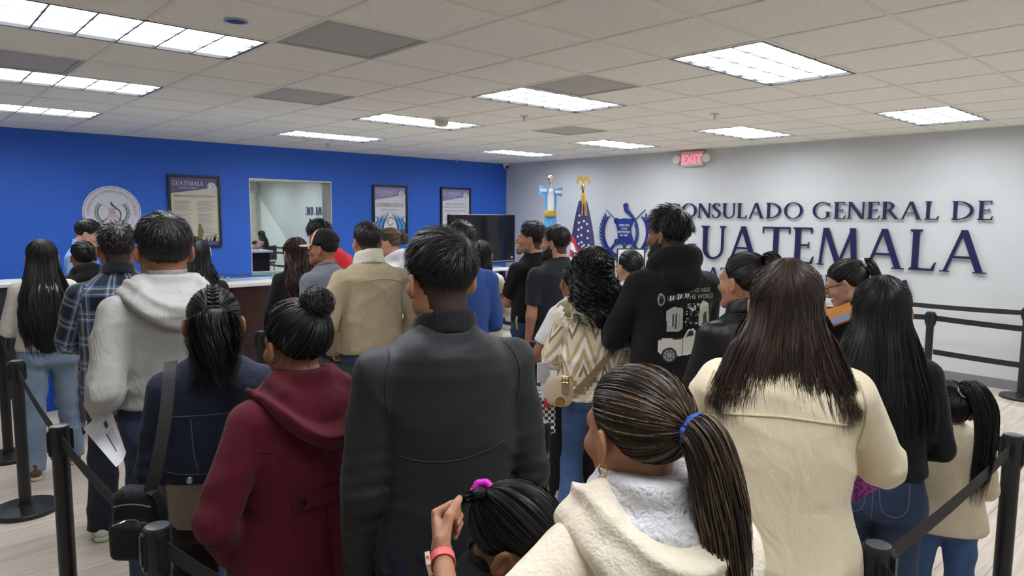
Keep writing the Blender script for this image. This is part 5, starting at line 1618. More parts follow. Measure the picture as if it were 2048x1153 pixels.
def make_top(I, T, vox):
    h, AR = I['h'], I['arms']; zs, W, Fr, Bk = I['zs'], I['W'], I['F'], I['B']; lean = I['lean']
    inf = T.get('inf', 0.018); hem = T.get('hem', 0.50) * h; flare = T.get('flare', 0.0); ease = T.get('ease', 0.014)
    wr = T.get('wr', 0.004); seed = T.get('seed', 3); slv = T.get('sleeve', 'long'); neck = T.get('neck', 0.862) * h
    male = I['male']
    drop = T.get('drop', 0.0)                       # boxy garments: carry the chest width down to the hem
    w2 = W.copy(); f2 = Fr.copy(); b2 = Bk.copy()
    if drop > 0:
        k = TZ < 0.75
        w2[k] = W[k] * (1 - drop) + np.maximum(W[k], W[5] * 0.99) * drop
        f2[k] = Fr[k] * (1 - drop) + Fr[4] * 1.0 * drop; b2[k] = Bk[k] * (1 - drop) + Bk[5] * 1.02 * drop
    ext = np.array([0.20, 0.30, 0.40]) * h
    zz = np.concatenate([ext, zs]); 
    fl = lambda a: np.concatenate([[a[0] + flare * 1.0, a[0] + flare * 0.7, a[0] + flare * 0.35], a])
    iw = np.concatenate([[inf] * 3, np.where(TZ > 0.84, inf * 0.35, inf)])
    w2, f2, b2 = fl(w2) + iw, fl(f2) + iw, fl(b2) + iw
    rs = 1.0 if male else 0.88
    ra, re_, rw = 0.031 * h * rs + ease * 0.9, 0.025 * h * rs + ease, 0.0165 * h * rs + ease * T.get('cuff', 0.8)
    zt = lambda P: P if lean == 0 else np.stack([P[:, 0], P[:, 1] - lean * np.clip(P[:, 2] - 0.5 * h, 0, None), P[:, 2]], 1)
    hemtilt = T.get('hemtilt', 0.0)
    def core(P):
        Q = zt(P)
        d = loft(Q, zz, w2, f2, b2, z1=neck)
        zc = hem + hemtilt * (-Q[:, 1])
        d = smax(d, zc - Q[:, 2], 0.010)
        return d
    def arm(P, i):
        Sh, E, Wr, hp, sgn, _ = AR[i]
        if slv == 'short':
            e2 = Sh + (E - Sh) * T.get('slen', 0.62)
            d = rc(P, Sh, e2, ra * 1.05, ra * 1.0)
            return smax(d, (P - e2.astype(f32)) @ unit(E - Sh).astype(f32), 0.006)
        a = rc(P, Sh, E, ra, re_); u = unit(Wr - E); e2 = Wr - u * T.get('pull', 0.0)
        b = rc(P, E, e2 + u * 0.02, re_, rw)
        b = smax(b, (P - (e2 + u * 0.004).astype(f32)) @ u.astype(f32), 0.006)
        return smin(a, b, 0.018)
    hood = T.get('hood')
    collar = T.get('collar')
    def hood_fn(P, inner=False):
        """hood lying on the back: a drooping shield with a rolled rim, or a bunched roll round the neck"""
        Q = zt(P); k = hood.get('s', 1.0) * h
        x, y, z = Q[:, 0], Q[:, 1], Q[:, 2]
        if hood.get('roll'):
            a_, b_, r_ = 0.051 * k, 0.052 * k, hood.get('r', 0.019) * k
            rr = np.sqrt((x / a_) ** 2 + ((y + 0.006 * h) / b_) ** 2)
            zc = hood.get('z', 0.848) * h - 0.38 * (y + 0.02 * h)
            d = np.sqrt(((rr - 1) * a_) ** 2 + ((z - zc) * 0.85) ** 2) - r_ * (1 + 0.25 * np.clip(-y / b_, -0.6, 1))
            back = ell(Q, (0, -0.066 * h, 0.812 * h), (0.060 * k, 0.026 * k, 0.046 * k))
            d = d + wrinkle(P, 0.004, 17, 1.6)
            return smin(d, back, 0.03)
        zt_, zb_ = 0.866 * h, hood.get('bot', 0.735) * h
        u = np.clip((z - zb_) / (zt_ - zb_), 0, 1)
        half = hood.get('w', 0.098) * k * np.sin(np.clip(u * 1.75, 0, 1.5708)) ** 0.62
        lat = (np.abs(x) - half)
        rim = hood.get('rim', 0.792) * h + 7.5 * x * x / h
        st = np.clip((rim - z) / (0.022 * h) + 0.5, 0, 1); st = st * st * (3 - 2 * st)
        pouch = 0.5 + 0.5 * np.clip(1 - np.abs(u - 0.30) / 0.45, 0, 1)
        th_ = 0.010 + hood.get('t', 0.040) * st * pouch
        roll = 0.014 * np.exp(-((z - rim + 0.012 * h) / (0.011 * h)) ** 2)
        base = core(P)
        if inner: d = base - 0.013
        else: d = base - (th_ + roll)
        d = smax(d, np.maximum(lat, zb_ - z) * 0.8, 0.022)
        d = smax(d, y - 0.030 * h, 0.012)
        d = smax(d, z - 0.872 * h, 0.008)
        # sides of the hood running forward over the collar bones
        A = np.stack([np.abs(x), y, z], 1)
        side = chain(A, [np.array([0.060 * k, -0.05 * h, 0.838 * h]), np.array([0.056 * k, -0.005 * h, 0.852 * h]), np.array([0.050 * k, 0.045 * h, 0.822 * h])], [0.013 * k, 0.013 * k, 0.010 * k], 0.01)
        if inner:
            d = smax(d, (z - rim) * -1.0, 0.004)
            return d
        return smin(d, side, 0.022)
    def collar_fn(P):
        Q = zt(P)
        ch = {'stand': 0.036, 'fold': 0.026, 'sherpa': 0.036, 'crew': 0.006, 'shirt': 0.026}[collar] * h
        th = {'stand': 0.0045, 'fold': 0.006, 'sherpa': 0.014, 'crew': 0.006, 'shirt': 0.005}[collar]
        zc = {'stand': 0.860, 'fold': 0.852, 'sherpa': 0.860, 'crew': 0.848, 'shirt': 0.858}[collar] * h
        a, b = 0.040 * h + 0.004, 0.041 * h + 0.006
        if collar == 'crew': a, b = 0.047 * h, 0.043 * h
        zrel = (Q[:, 2] - zc + 0.30 * (Q[:, 1]))
        fl_ = 1 + 0.12 * np.clip(zrel / ch, -1, 1) * (-1 if collar in ('fold', 'sherpa', 'shirt') else 0.4) + (0.10 if collar in ('fold', 'sherpa') else 0)
        q = np.sqrt((Q[:, 0] / (a * fl_)) ** 2 + ((Q[:, 1] - 0.004 * h) / (b * fl_)) ** 2)
        d = np.abs(q - 1) * a - th
        d = smax(d, np.abs(zrel) - ch * 0.75, 0.006)
        if collar == 'sherpa': d = d + wrinkle(P, 0.003, 5, 9.0)
        return d
    def full(P):
        d = core(P)
        for i in (0, 1):
            k_ = np.interp(P[:, 2], [0.70 * h, 0.79 * h], [0.008, 0.035]).astype(f32)
            d = smin(d, arm(P, i), k_)
        amp = np.full(len(P), wr, f32)
        if slv != 'short':
            for Sh, E, Wr, hp, sgn, _ in AR:                      # sleeve bunches at the elbow and above the cuff
                u = unit(Wr - E); tt = (P - E.astype(f32)) @ u.astype(f32); rr = np.linalg.norm(P - E.astype(f32), axis=1)
                d = d - 0.0035 * np.exp(-(rr / 0.10) ** 2) * np.sin(tt * 150 + 9 * P[:, 0] + 2 * np.sin(40 * P[:, 1]))
                rw_ = np.linalg.norm(P - Wr.astype(f32), axis=1)
                d = d - 0.003 * np.exp(-(rw_ / 0.09) ** 2) * np.sin(tt * 170 + 12 * P[:, 2])
        d = d + folds(P, 1.0, seed) * amp
        if hood and not hood.get('sep'): d = smin(d, hood_fn(P), 0.014)
        return d
    I['top_fn'] = full; I['core_fn'] = core
    I['spec_top'] = T
    pts = np.array([p for a in AR for p in a[:3]])
    if slv == 'short': pts = np.array([a[0] + (a[1] - a[0]) * 0.7 for a in AR] + [a[0] for a in AR])
    m = 0.055
    wmax = w2[3:].max() if hem > 0.45 * h else w2.max(); dmx = max(f2.max(), b2.max())
    lo = np.minimum(pts.min(0) - m, [-wmax - 0.02, -dmx - 0.03, hem - 0.04]); hi = np.maximum(pts.max(0) + m, [wmax + 0.02, dmx + 0.03 + lean * 0.4 * h, neck + 0.02])
    if hood: lo[1] = min(lo[1], -0.155 * h * hood.get('s', 1)); hi[2] = max(hi[2], 0.90 * h)
    V, F = nets(full, lo, hi, vox)
    V = relax(V, F, 1, 0.45)
    me = arr_mesh(T.get('name', 'shirt'), V, F); smooth(me)
    if T.get('cuv'):
        P = V.astype(f32); dc = core(P); da = [arm(P, i) for i in (0, 1)]
        which = np.argmin(np.stack([dc, da[0] - 0.004, da[1] - 0.004]), 0)
        th = np.arctan2(P[:, 0], -P[:, 1]); uv = np.stack([th * 0.165, P[:, 2], np.zeros(len(P))], 1)
        for i in (0, 1):
            Sh, E, Wr = AR[i][:3]; mk = which == i + 1
            # coordinates along and around the sleeve
            ax1 = unit(E - Sh); ax2 = unit(Wr - E); q = P[mk]
            t1 = (q - Sh) @ ax1; t2 = (q - E) @ ax2; L1 = np.linalg.norm(E - Sh)
            fore = t1 > L1 * 0.98
            tt = np.where(fore, L1 + t2, t1)
            ctr = np.where(fore[:, None], E + t2[:, None] * ax2, Sh + t1[:, None] * ax1); r_ = q - ctr
            e1 = unit(np.cross(ax1, [0, 1, 0.1])); e2 = np.cross(ax1, e1)
            uv[mk] = np.stack([np.arctan2(r_ @ e1, r_ @ e2) * 0.062 + 0.31, 0.81 * h - tt, np.full(mk.sum(), i + 1.0)], 1)
        a_ = me.attributes.new('cuv', 'FLOAT_VECTOR', 'POINT'); a_.data.foreach_set('vector', uv.astype(np.float32).ravel())
    if I['dz']: 
        me.transform(Matrix.Translation((0, 0, I['dz'])))
    o = link(T.get('name', 'shirt'), me, T['mat'], I['t'])
    I['top_obj'] = o
    if hood and hood.get('sep'):
        hm = hood_fn
        V, F = nets(lambda P: hm(P) + wrinkle(P, wr * 0.8, seed + 1), (-0.15 * h, -0.20 * h, 0.66 * h), (0.15 * h, 0.10 * h, 0.91 * h), vox * 0.85)
        V = relax(V, F, 2, 0.5); me = arr_mesh('hood', V, F); smooth(me); link('hood', me, hood.get('mat', T['mat']), o)
        if hood.get('lining'):
            V, F = nets(lambda P: hood_fn(P, True) - 0.010 + wrinkle(P, 0.003, 9, 7.0), (-0.15 * h, -0.20 * h, 0.70 * h), (0.15 * h, 0.06 * h, 0.91 * h), 0.006)
            V = relax(V, F, 1, 0.4); me = arr_mesh('hood_lining', V, F); smooth(me); link('hood_lining', me, hood['lining'], o)
    if collar:
        V, F = nets(collar_fn, (-0.075 * h, -0.085 * h, 0.80 * h), (0.075 * h, 0.085 * h + lean * 0.4 * h, 0.91 * h), 0.0075)
        V = relax(V, F, 1, 0.4); V[:, 2] += I['dz']
        me = arr_mesh('collar', V, F); smooth(me); link('collar', me, T.get('collar_mat', T['mat']), o)

def surf(I, x, z, side=-1, fn=None, y0=0.45):
    """points (x,z) dropped on the garment from behind (-1) or in front (1)"""
    fn = fn or I['top_fn']
    x = np.asarray(x, float); z = np.asarray(z, float)
    y = np.full(len(x), side * y0)
    for _ in range(40):
        d = fn(np.stack([x, y, z], 1).astype(f32))
        y = y - side * np.clip(d, -0.02, 0.05) * 0.8
    return np.stack([x, y, z], 1)
def seam(I, pts, r=0.0025, mat=None, side=-1, name='seam', n=8, fn=None, parent=None):
    """stitched seam following the cloth; pts are (x,z)"""
    c = catmull([(p[0], p[1], 0) for p in pts], n)
    s = surf(I, c[:, 0], c[:, 1], side, fn)
    ok = np.abs((fn or I['top_fn'])(s.astype(f32))) < 0.006
    if ok.sum() < 4: return None
    s = s[ok]; s[:, 2] += I['dz']
    mb = MB(); mb.tube(s, r, 6)
    return mb.build(name, mat or I['spec_top']['mat'], parent or I['top_obj'], shade=True)

def make_pants(I, T, vox, sit, stance):
    h = I['h']; LG = I['legs']; zs, W, Fr, Bk = I['zs'], I['W'], I['F'], I['B']
    waist = T.get('waist', 0.60) * h; inf = T.get('inf', 0.010); kr = T.get('knee', 0.040); br = T.get('hem', 0.036); bottom = T.get('len', 0.03) * h
    thigh = T.get('thigh', 0.056); seat = T.get('seat', 0.0 if I.get('spec_top', {}).get('hem', 0.5) < 0.48 else 0.8)
    def fn(P):
        d = loft(P, zs, W + inf, Fr + inf, Bk + inf, z0=0.468 * h, z1=waist)
        # seat
        A = np.stack([np.abs(P[:, 0]), P[:, 1], P[:, 2]], 1)
        if seat > 0: d = smin(d, ell(A, (0.044 * h, -0.034 * h * seat, 0.51 * h), (0.046 * h + inf, 0.044 * h * seat + inf, 0.058 * h)), 0.03)
        for pts in LG:
            e = chain(P, [pts[0], pts[1], pts[2] + np.array([0, 0, -0.02 * h])], [thigh * h, kr * h, br * h], 0.02)
            if not sit: e = smax(e, bottom - P[:, 2], 0.006)
            d = smin(d, e, 0.022)
        return d + folds(P, T.get('wr', 0.0045), T.get('seed', 11), 1.3)
    al = np.array([p for l in LG for p in l])
    lo = np.minimum(al.min(0) - 0.09, [-W.max() - 0.04, -Bk.max() - 0.05, 0]); hi = np.maximum(al.max(0) + 0.09, [W.max() + 0.04, Fr.max() + 0.04, waist + 0.02])
    lo[2] = max(0.0, min(bottom - 0.03, al[:, 2].min() - 0.05))
    V, F = nets(fn, lo, hi, vox); V = relax(V, F, 1, 0.45); V[:, 2] += I['dz']
    me = arr_mesh(T.get('name', 'trousers'), V, F); smooth(me)
    I['pants_obj'] = link(T.get('name', 'trousers'), me, T['mat'], I['t']); I['pants_fn'] = fn
SHOE = {}
def make_shoes(I, T):
    h = I['h']
    mat, solem = T
    for pts in I['legs']:
        a = pts[2].copy(); a[2] = 0
        k = ('shoe')
        if k not in SHOE:
            def up(P):
                d = rc(P, (0, -0.045, 0.055), (0, 0.10, 0.042), 0.040, 0.034, (1, 0, 0), 1.0)
                d = smin(d, rc(P, (0, 0.08, 0.036), (0, 0.165, 0.030), 0.036, 0.028, (1, 0, 0), 1.25), 0.02)
                d = smin(d, rc(P, (0, -0.035, 0.06), (0, -0.04, 0.105), 0.036, 0.036), 0.02)
                return np.maximum(d, 0.022 - P[:, 2])
            def so(P):
                q = P.copy(); q[:, 2] = 0
                d = smin(rc(q, (0, -0.05, 0), (0, 0.08, 0), 0.041, 0.042), rc(q, (0, 0.08, 0), (0, 0.16, 0), 0.046, 0.037), 0.02)
                return np.maximum(d, np.abs(P[:, 2] - 0.014) - 0.0135)
            SHOE[k] = [nets(up, (-0.07, -0.11, 0.0), (0.07, 0.22, 0.16), 0.008), nets(so, (-0.07, -0.11, -0.01), (0.07, 0.22, 0.05), 0.008)]
        s_ = float(0.95 * h / 1.70)
        off = tuple(float(q) for q in a + np.array([0, 0.01, 0]))
        if (k, mat.name) not in SHOE:
            (uV, uF), (sV, sF) = SHOE[k]
            m1 = arr_mesh('shoe', uV, uF); smooth(m1); m1.materials.append(mat)
            sv = sV.copy(); sv[:, 2] = np.maximum(sv[:, 2], 0.0)
            m2 = arr_mesh('sole', sv, sF); smooth(m2); m2.materials.append(solem)
            SHOE[(k, mat.name)] = (m1, m2)
        m1, m2 = SHOE[(k, mat.name)]
        o = link('shoe', m1, None, I['t'], off); o.scale = (s_, s_, s_); link('sole', m2, None, o)

def put_hair(I, H_, mat, name='hair'):
    me = H_.mesh(name, mat, I['M4']); I['hair_obj'] = link(name, me, mat, I['t']); return I['hair_obj']
def hl(I, p):
    """head coordinates -> person coordinates"""
    return I['M4'][:3, :3] @ np.asarray(p, float) + I['M4'][:3, 3]
def scrunchie(I, c, n_, R, r, mat, name='hair_tie'):
    c = hl(I, c); n_ = unit(I['M4'][:3, :3] @ np.asarray(n_, float)); e1 = unit(np.cross(n_, [0.3, 0.2, 1.0])); e2 = np.cross(n_, e1)
    pts = [c + (R * (1 + 0.06 * math.sin(7 * a))) * (math.cos(a) * e1 + math.sin(a) * e2) for a in np.linspace(0, 2 * math.pi, 33)]
    mb = MB(); mb.tube(pts, r, 8); mb.build(name, mat, I['t'], shade=True)
def beard(I, t=0.0015, low=-0.125, upto=-0.045, mat=None, thick_chin=0.003, goatee=False):
    hf = head_sdf(True)
    def fn(P):
        A = np.abs(P[:, 0])
        d = hf(P) - t - thick_chin * np.clip((-P[:, 2] - 0.075) / 0.04, 0, 1)
        line = upto + 0.045 * np.clip((0.055 - P[:, 1]) / 0.05, 0, 1)          # rises to the sideburn
        d = np.maximum(d, P[:, 2] - line)
        d = np.maximum(d, low - P[:, 2]); d = np.maximum(d, -0.012 - P[:, 1])
        lips = np.maximum(np.maximum(0.078 - P[:, 1], np.abs(P[:, 2] + 0.068) - 0.011), A - 0.022)
        d = np.maximum(d, -lips)
        if goatee: d = np.maximum(d, np.maximum(A - 0.022, 0.066 - P[:, 1]))
        return d
    V, F = nets(fn, (-0.09, -0.03, -0.14), (0.09, 0.13, 0.02), 0.0045)
    V = V @ I['M4'][:3, :3].T + I['M4'][:3, 3]
    me = arr_mesh('beard', V, F); smooth(me); link('beard', me, mat or beard_m, I['t'])
beard_m = plain('beard_stubble', srgb(40, 30, 26), 0.8, var=0.3, scale=300)
fade_m = plain('hair_fade', srgb(62, 46, 38), 0.75, var=0.25, scale=250)
def fade(I, nape=-0.088, t=0.0016):
    hf = head_sdf(True)
    V, F = nets(lambda P: np.maximum(np.maximum(hf(P) - t, (zcut(P[:, 1], nape, 0.0) - P[:, 2]) * 0.8), np.maximum(P[:, 1] - 0.022, np.where(P[:, 1] > -0.045, np.abs(P[:, 0]) - 0.0795, -1))), HC - 0.13, HC + 0.13, 0.0075)
    me = arr_mesh('faded_sides', V @ I['M4'][:3, :3].T + I['M4'][:3, 3], F); smooth(me); link('faded_sides', me, fade_m, I['t'])
def earring(I, sgn, r=0.011, mat=None):
    c = np.array([sgn * 0.083, -0.008, -0.052])
    pts = [hl(I, c + np.array([0.25 * sgn * r * math.cos(a) * 0, r * math.cos(a), r * math.sin(a)])) for a in np.linspace(0, 2 * math.pi, 20)]
    mb = MB(); mb.tube(pts, 0.0016, 6); mb.build('earring', mat or gold_m, I['t'], shade=True)
# ------------------------------------------------------------------ cloth materials of the crowd
def cuv_mat(name, build, rough=0.9):
    m, nt, b = new_mat(name)
    b.inputs['Roughness'].default_value = rough; b.inputs['Sheen Weight'].default_value = 0.15
    a = N(nt, 'ShaderNodeAttribute', attribute_name='cuv')
    sp = N(nt, 'ShaderNodeSeparateXYZ'); nt.links.new(a.outputs['Vector'], sp.inputs[0])
    col = build(nt, sp)
    nt.links.new(col, b.inputs['Base Color'])
    tc = N(nt, 'ShaderNodeTexCoord'); n2 = N(nt, 'ShaderNodeTexNoise', Scale=12.0, Detail=3.0, Distortion=0.8); nt.links.new(tc.outputs['Object'], n2.inputs['Vector'])
    bp = N(nt, 'ShaderNodeBump', Strength=0.35, Distance=0.03); nt.links.new(n2.outputs[0], bp.inputs['Height']); nt.links.new(bp.outputs[0], b.inputs['Normal'])
    return m
def mth(nt, op, a, b=None, c=None):
    n = N(nt, 'ShaderNodeMath', operation=op)
    for i, v in enumerate((a, b, c)):
        if v is None: continue
        if isinstance(v, (int, float)): n.inputs[i].default_value = v
        else: nt.links.new(v, n.inputs[i])
    return n.outputs[0]
def ramp_const(nt, fac, stops):
    r = N(nt, 'ShaderNodeValToRGB'); r.color_ramp.interpolation = 'CONSTANT'
    els = r.color_ramp.elements
    els[0].position = stops[0][0]; els[0].color = (*stops[0][1], 1); els[1].position = stops[1][0]; els[1].color = (*stops[1][1], 1)
    for p_, c_ in stops[2:]:
        e = els.new(p_); e.color = (*c_, 1)
    nt.links.new(fac, r.inputs[0]); return r.outputs[0]
def build_plaid(nt, sp):
    nv, lb, wt, ol, bk = srgb(22, 30, 58), srgb(86, 112, 158), srgb(176, 188, 204), srgb(62, 68, 62), srgb(12, 16, 32)
    st = [(0.0, bk), (0.30, nv), (0.36, lb), (0.44, wt), (0.50, ol), (0.66, wt), (0.70, lb), (0.80, nv), (0.88, bk)]
    out = []
    for i, per in ((0, 0.125), (1, 0.125)):
        fr = mth(nt, 'FRACT', mth(nt, 'DIVIDE', sp.outputs[i], per))
        out.append(ramp_const(nt, fr, st))
    mx = N(nt, 'ShaderNodeMix', data_type='RGBA'); mx.inputs[0].default_value = 0.5
    nt.links.new(out[0], mx.inputs[6]); nt.links.new(out[1], mx.inputs[7])
    return mx.outputs[2]
def build_aztec(nt, sp):
    cr, tn, ol, wt = srgb(214, 204, 176), srgb(190, 166, 128), srgb(140, 124, 96), srgb(234, 230, 216)
    tri = mth(nt, 'PINGPONG', mth(nt, 'ADD', sp.outputs[0], 2.0), 0.07)
    st = mth(nt, 'SNAP', tri, 0.0175)
    v = mth(nt, 'ADD', sp.outputs[1], mth(nt, 'MULTIPLY', st, 1.1))
    fr = mth(nt, 'FRACT', mth(nt, 'DIVIDE', v, 0.30))
    a = ramp_const(nt, fr, [(0.0, cr), (0.20, wt), (0.32, ol), (0.52, tn), (0.66, wt), (0.76, cr), (0.90, ol)])
    v2 = mth(nt, 'SUBTRACT', sp.outputs[1], mth(nt, 'MULTIPLY', tri, 2.2))
    fr2 = mth(nt, 'FRACT', mth(nt, 'DIVIDE', v2, 0.30))
    b_ = ramp_const(nt, fr2, [(0.0, wt), (0.18, tn), (0.34, cr), (0.60, ol), (0.72, wt), (0.80, tn)])
    mk = mth(nt, 'GREATER_THAN', mth(nt, 'FRACT', mth(nt, 'DIVIDE', sp.outputs[1], 0.60)), 0.5)
    mx = N(nt, 'ShaderNodeMix', data_type='RGBA'); nt.links.new(mk, mx.inputs[0]); nt.links.new(a, mx.inputs[6]); nt.links.new(b_, mx.inputs[7])
    return mx.outputs[2]
plaid_m = cuv_mat('plaid_flannel', build_plaid); aztec_m = cuv_mat('patterned_fleece', build_aztec)
m_greyhood = cloth('grey_fleece', srgb(178, 178, 174), var=0.06, fold=0.5)
m_burg = cloth('burgundy_wool', srgb(92, 22, 38), var=0.14, sheen=0.06, wstr=0.35)
m_soft = cloth('black_softshell', srgb(28, 32, 36), rough=0.6, var=0.04, wstr=0.08, fold=0.16, fscale=6, spec=0.4)
m_softd = cloth('black_softshell_collar', srgb(20, 22, 26), rough=0.7, var=0.06)
m_denim = denim('dark_denim', srgb(25, 33, 52), 1.7); m_jean = denim('blue_jeans', srgb(58, 86, 128), 1.5); m_jean2 = denim('mid_jeans', srgb(40, 56, 82), 1.5)
m_jean3 = denim('washed_jeans', srgb(118, 138, 160), 1.3); m_navy = denim('navy_trousers', srgb(24, 30, 48), 1.3); m_stitch = plain('seam_stitch', srgb(92, 98, 114), 0.8)
m_khaki = cloth('khaki_canvas', srgb(166, 152, 124), var=0.07, fold=0.55); m_sherpa = cloth('cream_sherpa', srgb(218, 216, 198), wstr=0.8, weave=120, var=0.08, fold=0.5, fscale=60)
m_sherpaw = cloth('white_sherpa', srgb(228, 228, 230), wstr=0.8, weave=120, var=0.05, fold=0.5, fscale=60)
m_cream = cloth('cream_wool', srgb(240, 226, 194), var=0.05, fold=0.4, sheen=0.3); m_creamseam = plain('cream_seam', srgb(206, 190, 158), 0.9)
m_cream2 = cloth('cream_knit', srgb(238, 228, 206), var=0.05, fold=0.45, wstr=0.5, weave=160); m_knit = cloth('cream_ribbed_knit', srgb(220, 206, 178), var=0.08, wstr=0.7, weave=140)
m_black = cloth('black_cotton', srgb(20, 21, 24), var=0.15, fold=0.4); m_black2 = cloth('charcoal_cotton', srgb(36, 38, 45), var=0.1, fold=0.4)
m_blackh = cloth('black_fleece', srgb(17, 18, 20), var=0.15, fold=0.4)
m_leather = cloth('black_leather', srgb(20, 21, 24), rough=0.42, wstr=0.15, weave=200, sheen=0.0, spec=0.5)
m_greytee = cloth('grey_tee', srgb(112, 116, 126), var=0.06); m_red = cloth('red_jersey', srgb(190, 24, 36), var=0.08); m_white = cloth('white_cotton', srgb(226, 226, 226), var=0.03)
m_blue = cloth('blue_fleece', srgb(48, 80, 146), var=0.08, wstr=0.5); m_lblue = cloth('light_blue_shirt', srgb(128, 168, 222), var=0.05); m_creamsw = cloth('cream_sweater', srgb(216, 212, 192), var=0.04)
m_beige = cloth('taupe_shirt', srgb(140, 128, 114), var=0.06); m_blackp = cloth('black_trousers', srgb(14, 14, 16), var=0.15); m_offw = cloth('offwhite_print', srgb(204, 200, 190), var=0.05, col2=srgb(214, 210, 202)); m_pink = cloth('pink_cotton', srgb(214, 120, 190), var=0.05)
m_plaidin = cloth('check_shirt', srgb(150, 140, 140), var=0.3, vscale=60)
sh_black = (plain('shoe_black', (0.012, 0.012, 0.013), 0.5), plain('sole_black', (0.01, 0.01, 0.01), 0.7))
sh_white = (plain('shoe_white', srgb(214, 214, 200), 0.55), plain('sole_white', srgb(190, 196, 180), 0.6)); sh_brown = (plain('shoe_brown', srgb(96, 70, 50), 0.5), plain('sole_cream', srgb(196, 186, 164), 0.7)); sh_pink = (plain('shoe_pink', srgb(206, 166, 160), 0.6), plain('sole_white', srgb(190, 196, 180), 0.6))

def local_of(px, py, D, hpx, hpy, hD, face):
    """photo point -> coordinates of a person standing under head pixel (hpx,hpy) at hD"""
    b_ = at(hpx, hpy, hD); los = math.atan2(b_[1], b_[0]); rz = los + math.radians(face) - math.pi / 2
    w_ = at(px, py, D) - np.array([b_[0], b_[1], 0])
    return Rz(-rz) @ w_
def to_world(I, p): return Rz(I['rz']) @ np.asarray(p, float) + np.array([I['base'][0], I['base'][1], 0])

# ------------------------------------------------------------------ left side of the queue
I = person('longhair_left', 'woman with very long black hair and light jeans, seen from behind at far left', 82, 476, 4.5, 5, False, skinA, bw=1.0, arms=('front', 'down'), vox=0.012,
           top=dict(mat=m_offw, name='shirt', hem=0.53, inf=0.022, drop=0.6, ease=0.018), pants=dict(mat=m_jean3, name='jeans', knee=0.042, hem=0.042), shoes=sh_brown, step=0.10)
h_ = Hair(11); h_.long([(0.05, 0.085, 0.11), (-0.1, 0.10, 0.125), (-0.25, 0.145, 0.16), (-0.45, 0.150, 0.175), (-0.62, 0.12, 0.17), (-0.75, 0.08, 0.16)], n=520, zend=-0.70, jag=0.22, w=0.007, wave=0.008, vox=0.010, m=20)
put_hair(I, h_, hair_black)

I = person('clerk', 'dark-haired clerk in light blue shirt looking down behind the counter at left', 160, 437, 6.35, -108, True, skinC, head=(10, 18), eyes=True, fine=True, vox=0.013, arms=('hold', 'hold'),
           top=dict(mat=m_lblue, name='shirt', hem=0.5, collar='shirt'), pants=dict(mat=m_navy), shoes=sh_black)
h_ = Hair(12); h_.short(n=420, L=0.05, t=0.010, top=0.018, nape=-0.055, w=0.006, line=0.002); put_hair(I, h_, hair_black)

I = person('dark_updo', 'woman with dark tied-up hair in pink and black, behind the plaid shirt', 166, 480, 5.2, 18, False, skinB, arms=('front', 'front'), vox=0.013,
           top=dict(mat=m_blackh, name='hoodie', hem=0.5, inf=0.03, hood=dict(roll=True)), pants=dict(mat=m_blackp), shoes=sh_black)
h_ = Hair(13); tp = h_.tied((0.2, -0.9, 0.25), n=300, t=0.012, w=0.006, bump=0.003); h_.bun(tp + np.array([0.01, -0.015, 0.0]), 0.035, 90, 0.006, 0.007); put_hair(I, h_, hair_black)
V, F = nets(lambda P: np.maximum(np.abs(np.sqrt((P[:, 0] / 0.078) ** 2 + (P[:, 1] / 0.074) ** 2) - 1) * 0.075 - 0.012, np.abs(P[:, 2] - 0.845 * I['h']) - 0.028), (-0.11, -0.11, 0.78 * I['h']), (0.11, 0.11, 0.91 * I['h']), 0.008)
me = arr_mesh('pink_collar', relax(V, F, 1), F); smooth(me); link('pink_collar', me, m_pink, I['t'])

I = person('plaid', 'man in navy plaid flannel shirt and white sneakers, seen from behind', 232, 446, 3.55, 2, True, skinB, bw=1.08, arms=(((0.04, 0.15, 0.58), (1.0, -0.35, -0.35), 'hold'), 'front'), vox=0.0095,
           top=dict(mat=plaid_m, name='plaid_shirt', hem=0.455, inf=0.022, cuv=True, drop=0.5, collar='fold', wr=0.004), pants=dict(mat=m_navy, name='jeans', knee=0.044, hem=0.042, inf=0.014), shoes=sh_white, stance=0.06, step=-0.06)
h_ = Hair(14); h_.short(n=700, L=0.035, t=0.006, top=0.016, nape=-0.06, w=0.005, lift=0.014, mess=0.5); put_hair(I, h_, hair_soft); fade(I)

I = person('greyhood', 'man in grey hooded sweatshirt holding white papers in his left hand', 328, 428, 2.65, 14, True, skinB, bw=1.05, arms=(((0.128, 0.075, 0.553), (0.25, -1, 0), 'hold'), 'front'), vox=0.0075, fine=True,
           top=dict(mat=m_greyhood, name='hoodie', hem=0.575, inf=0.024, drop=0.45, ease=0.022, cuff=0.55, hood=dict(s=1.06, sep=True, bot=0.750, rim=0.815), wr=0.006), pants=dict(mat=m_jean2, name='jeans', hem=0.04, inf=0.016, waist=0.60), shoes=sh_black, hs=1.06)
h_ = Hair(15); h_.short(n=2500, L=0.04, t=0.012, top=0.012, nape=-0.088, w=0.0024, lift=0.008, mess=0.4, vox=0.0045); put_hair(I, h_, hair_black)
V, F = nets(lambda P: np.maximum(np.abs(np.sqrt((P[:, 0] / 0.068) ** 2 + (P[:, 1] / 0.070) ** 2) - 1) * 0.07 - 0.004, np.abs(P[:, 2] - 0.868 * I['h']) - 0.016), (-0.1, -0.1, 0.82 * I['h']), (0.1, 0.1, 0.92 * I['h']), 0.006)
me = arr_mesh('shirt_collar', relax(V, F, 1), F); smooth(me); link('shirt_collar', me, m_plaidin, I['t'])

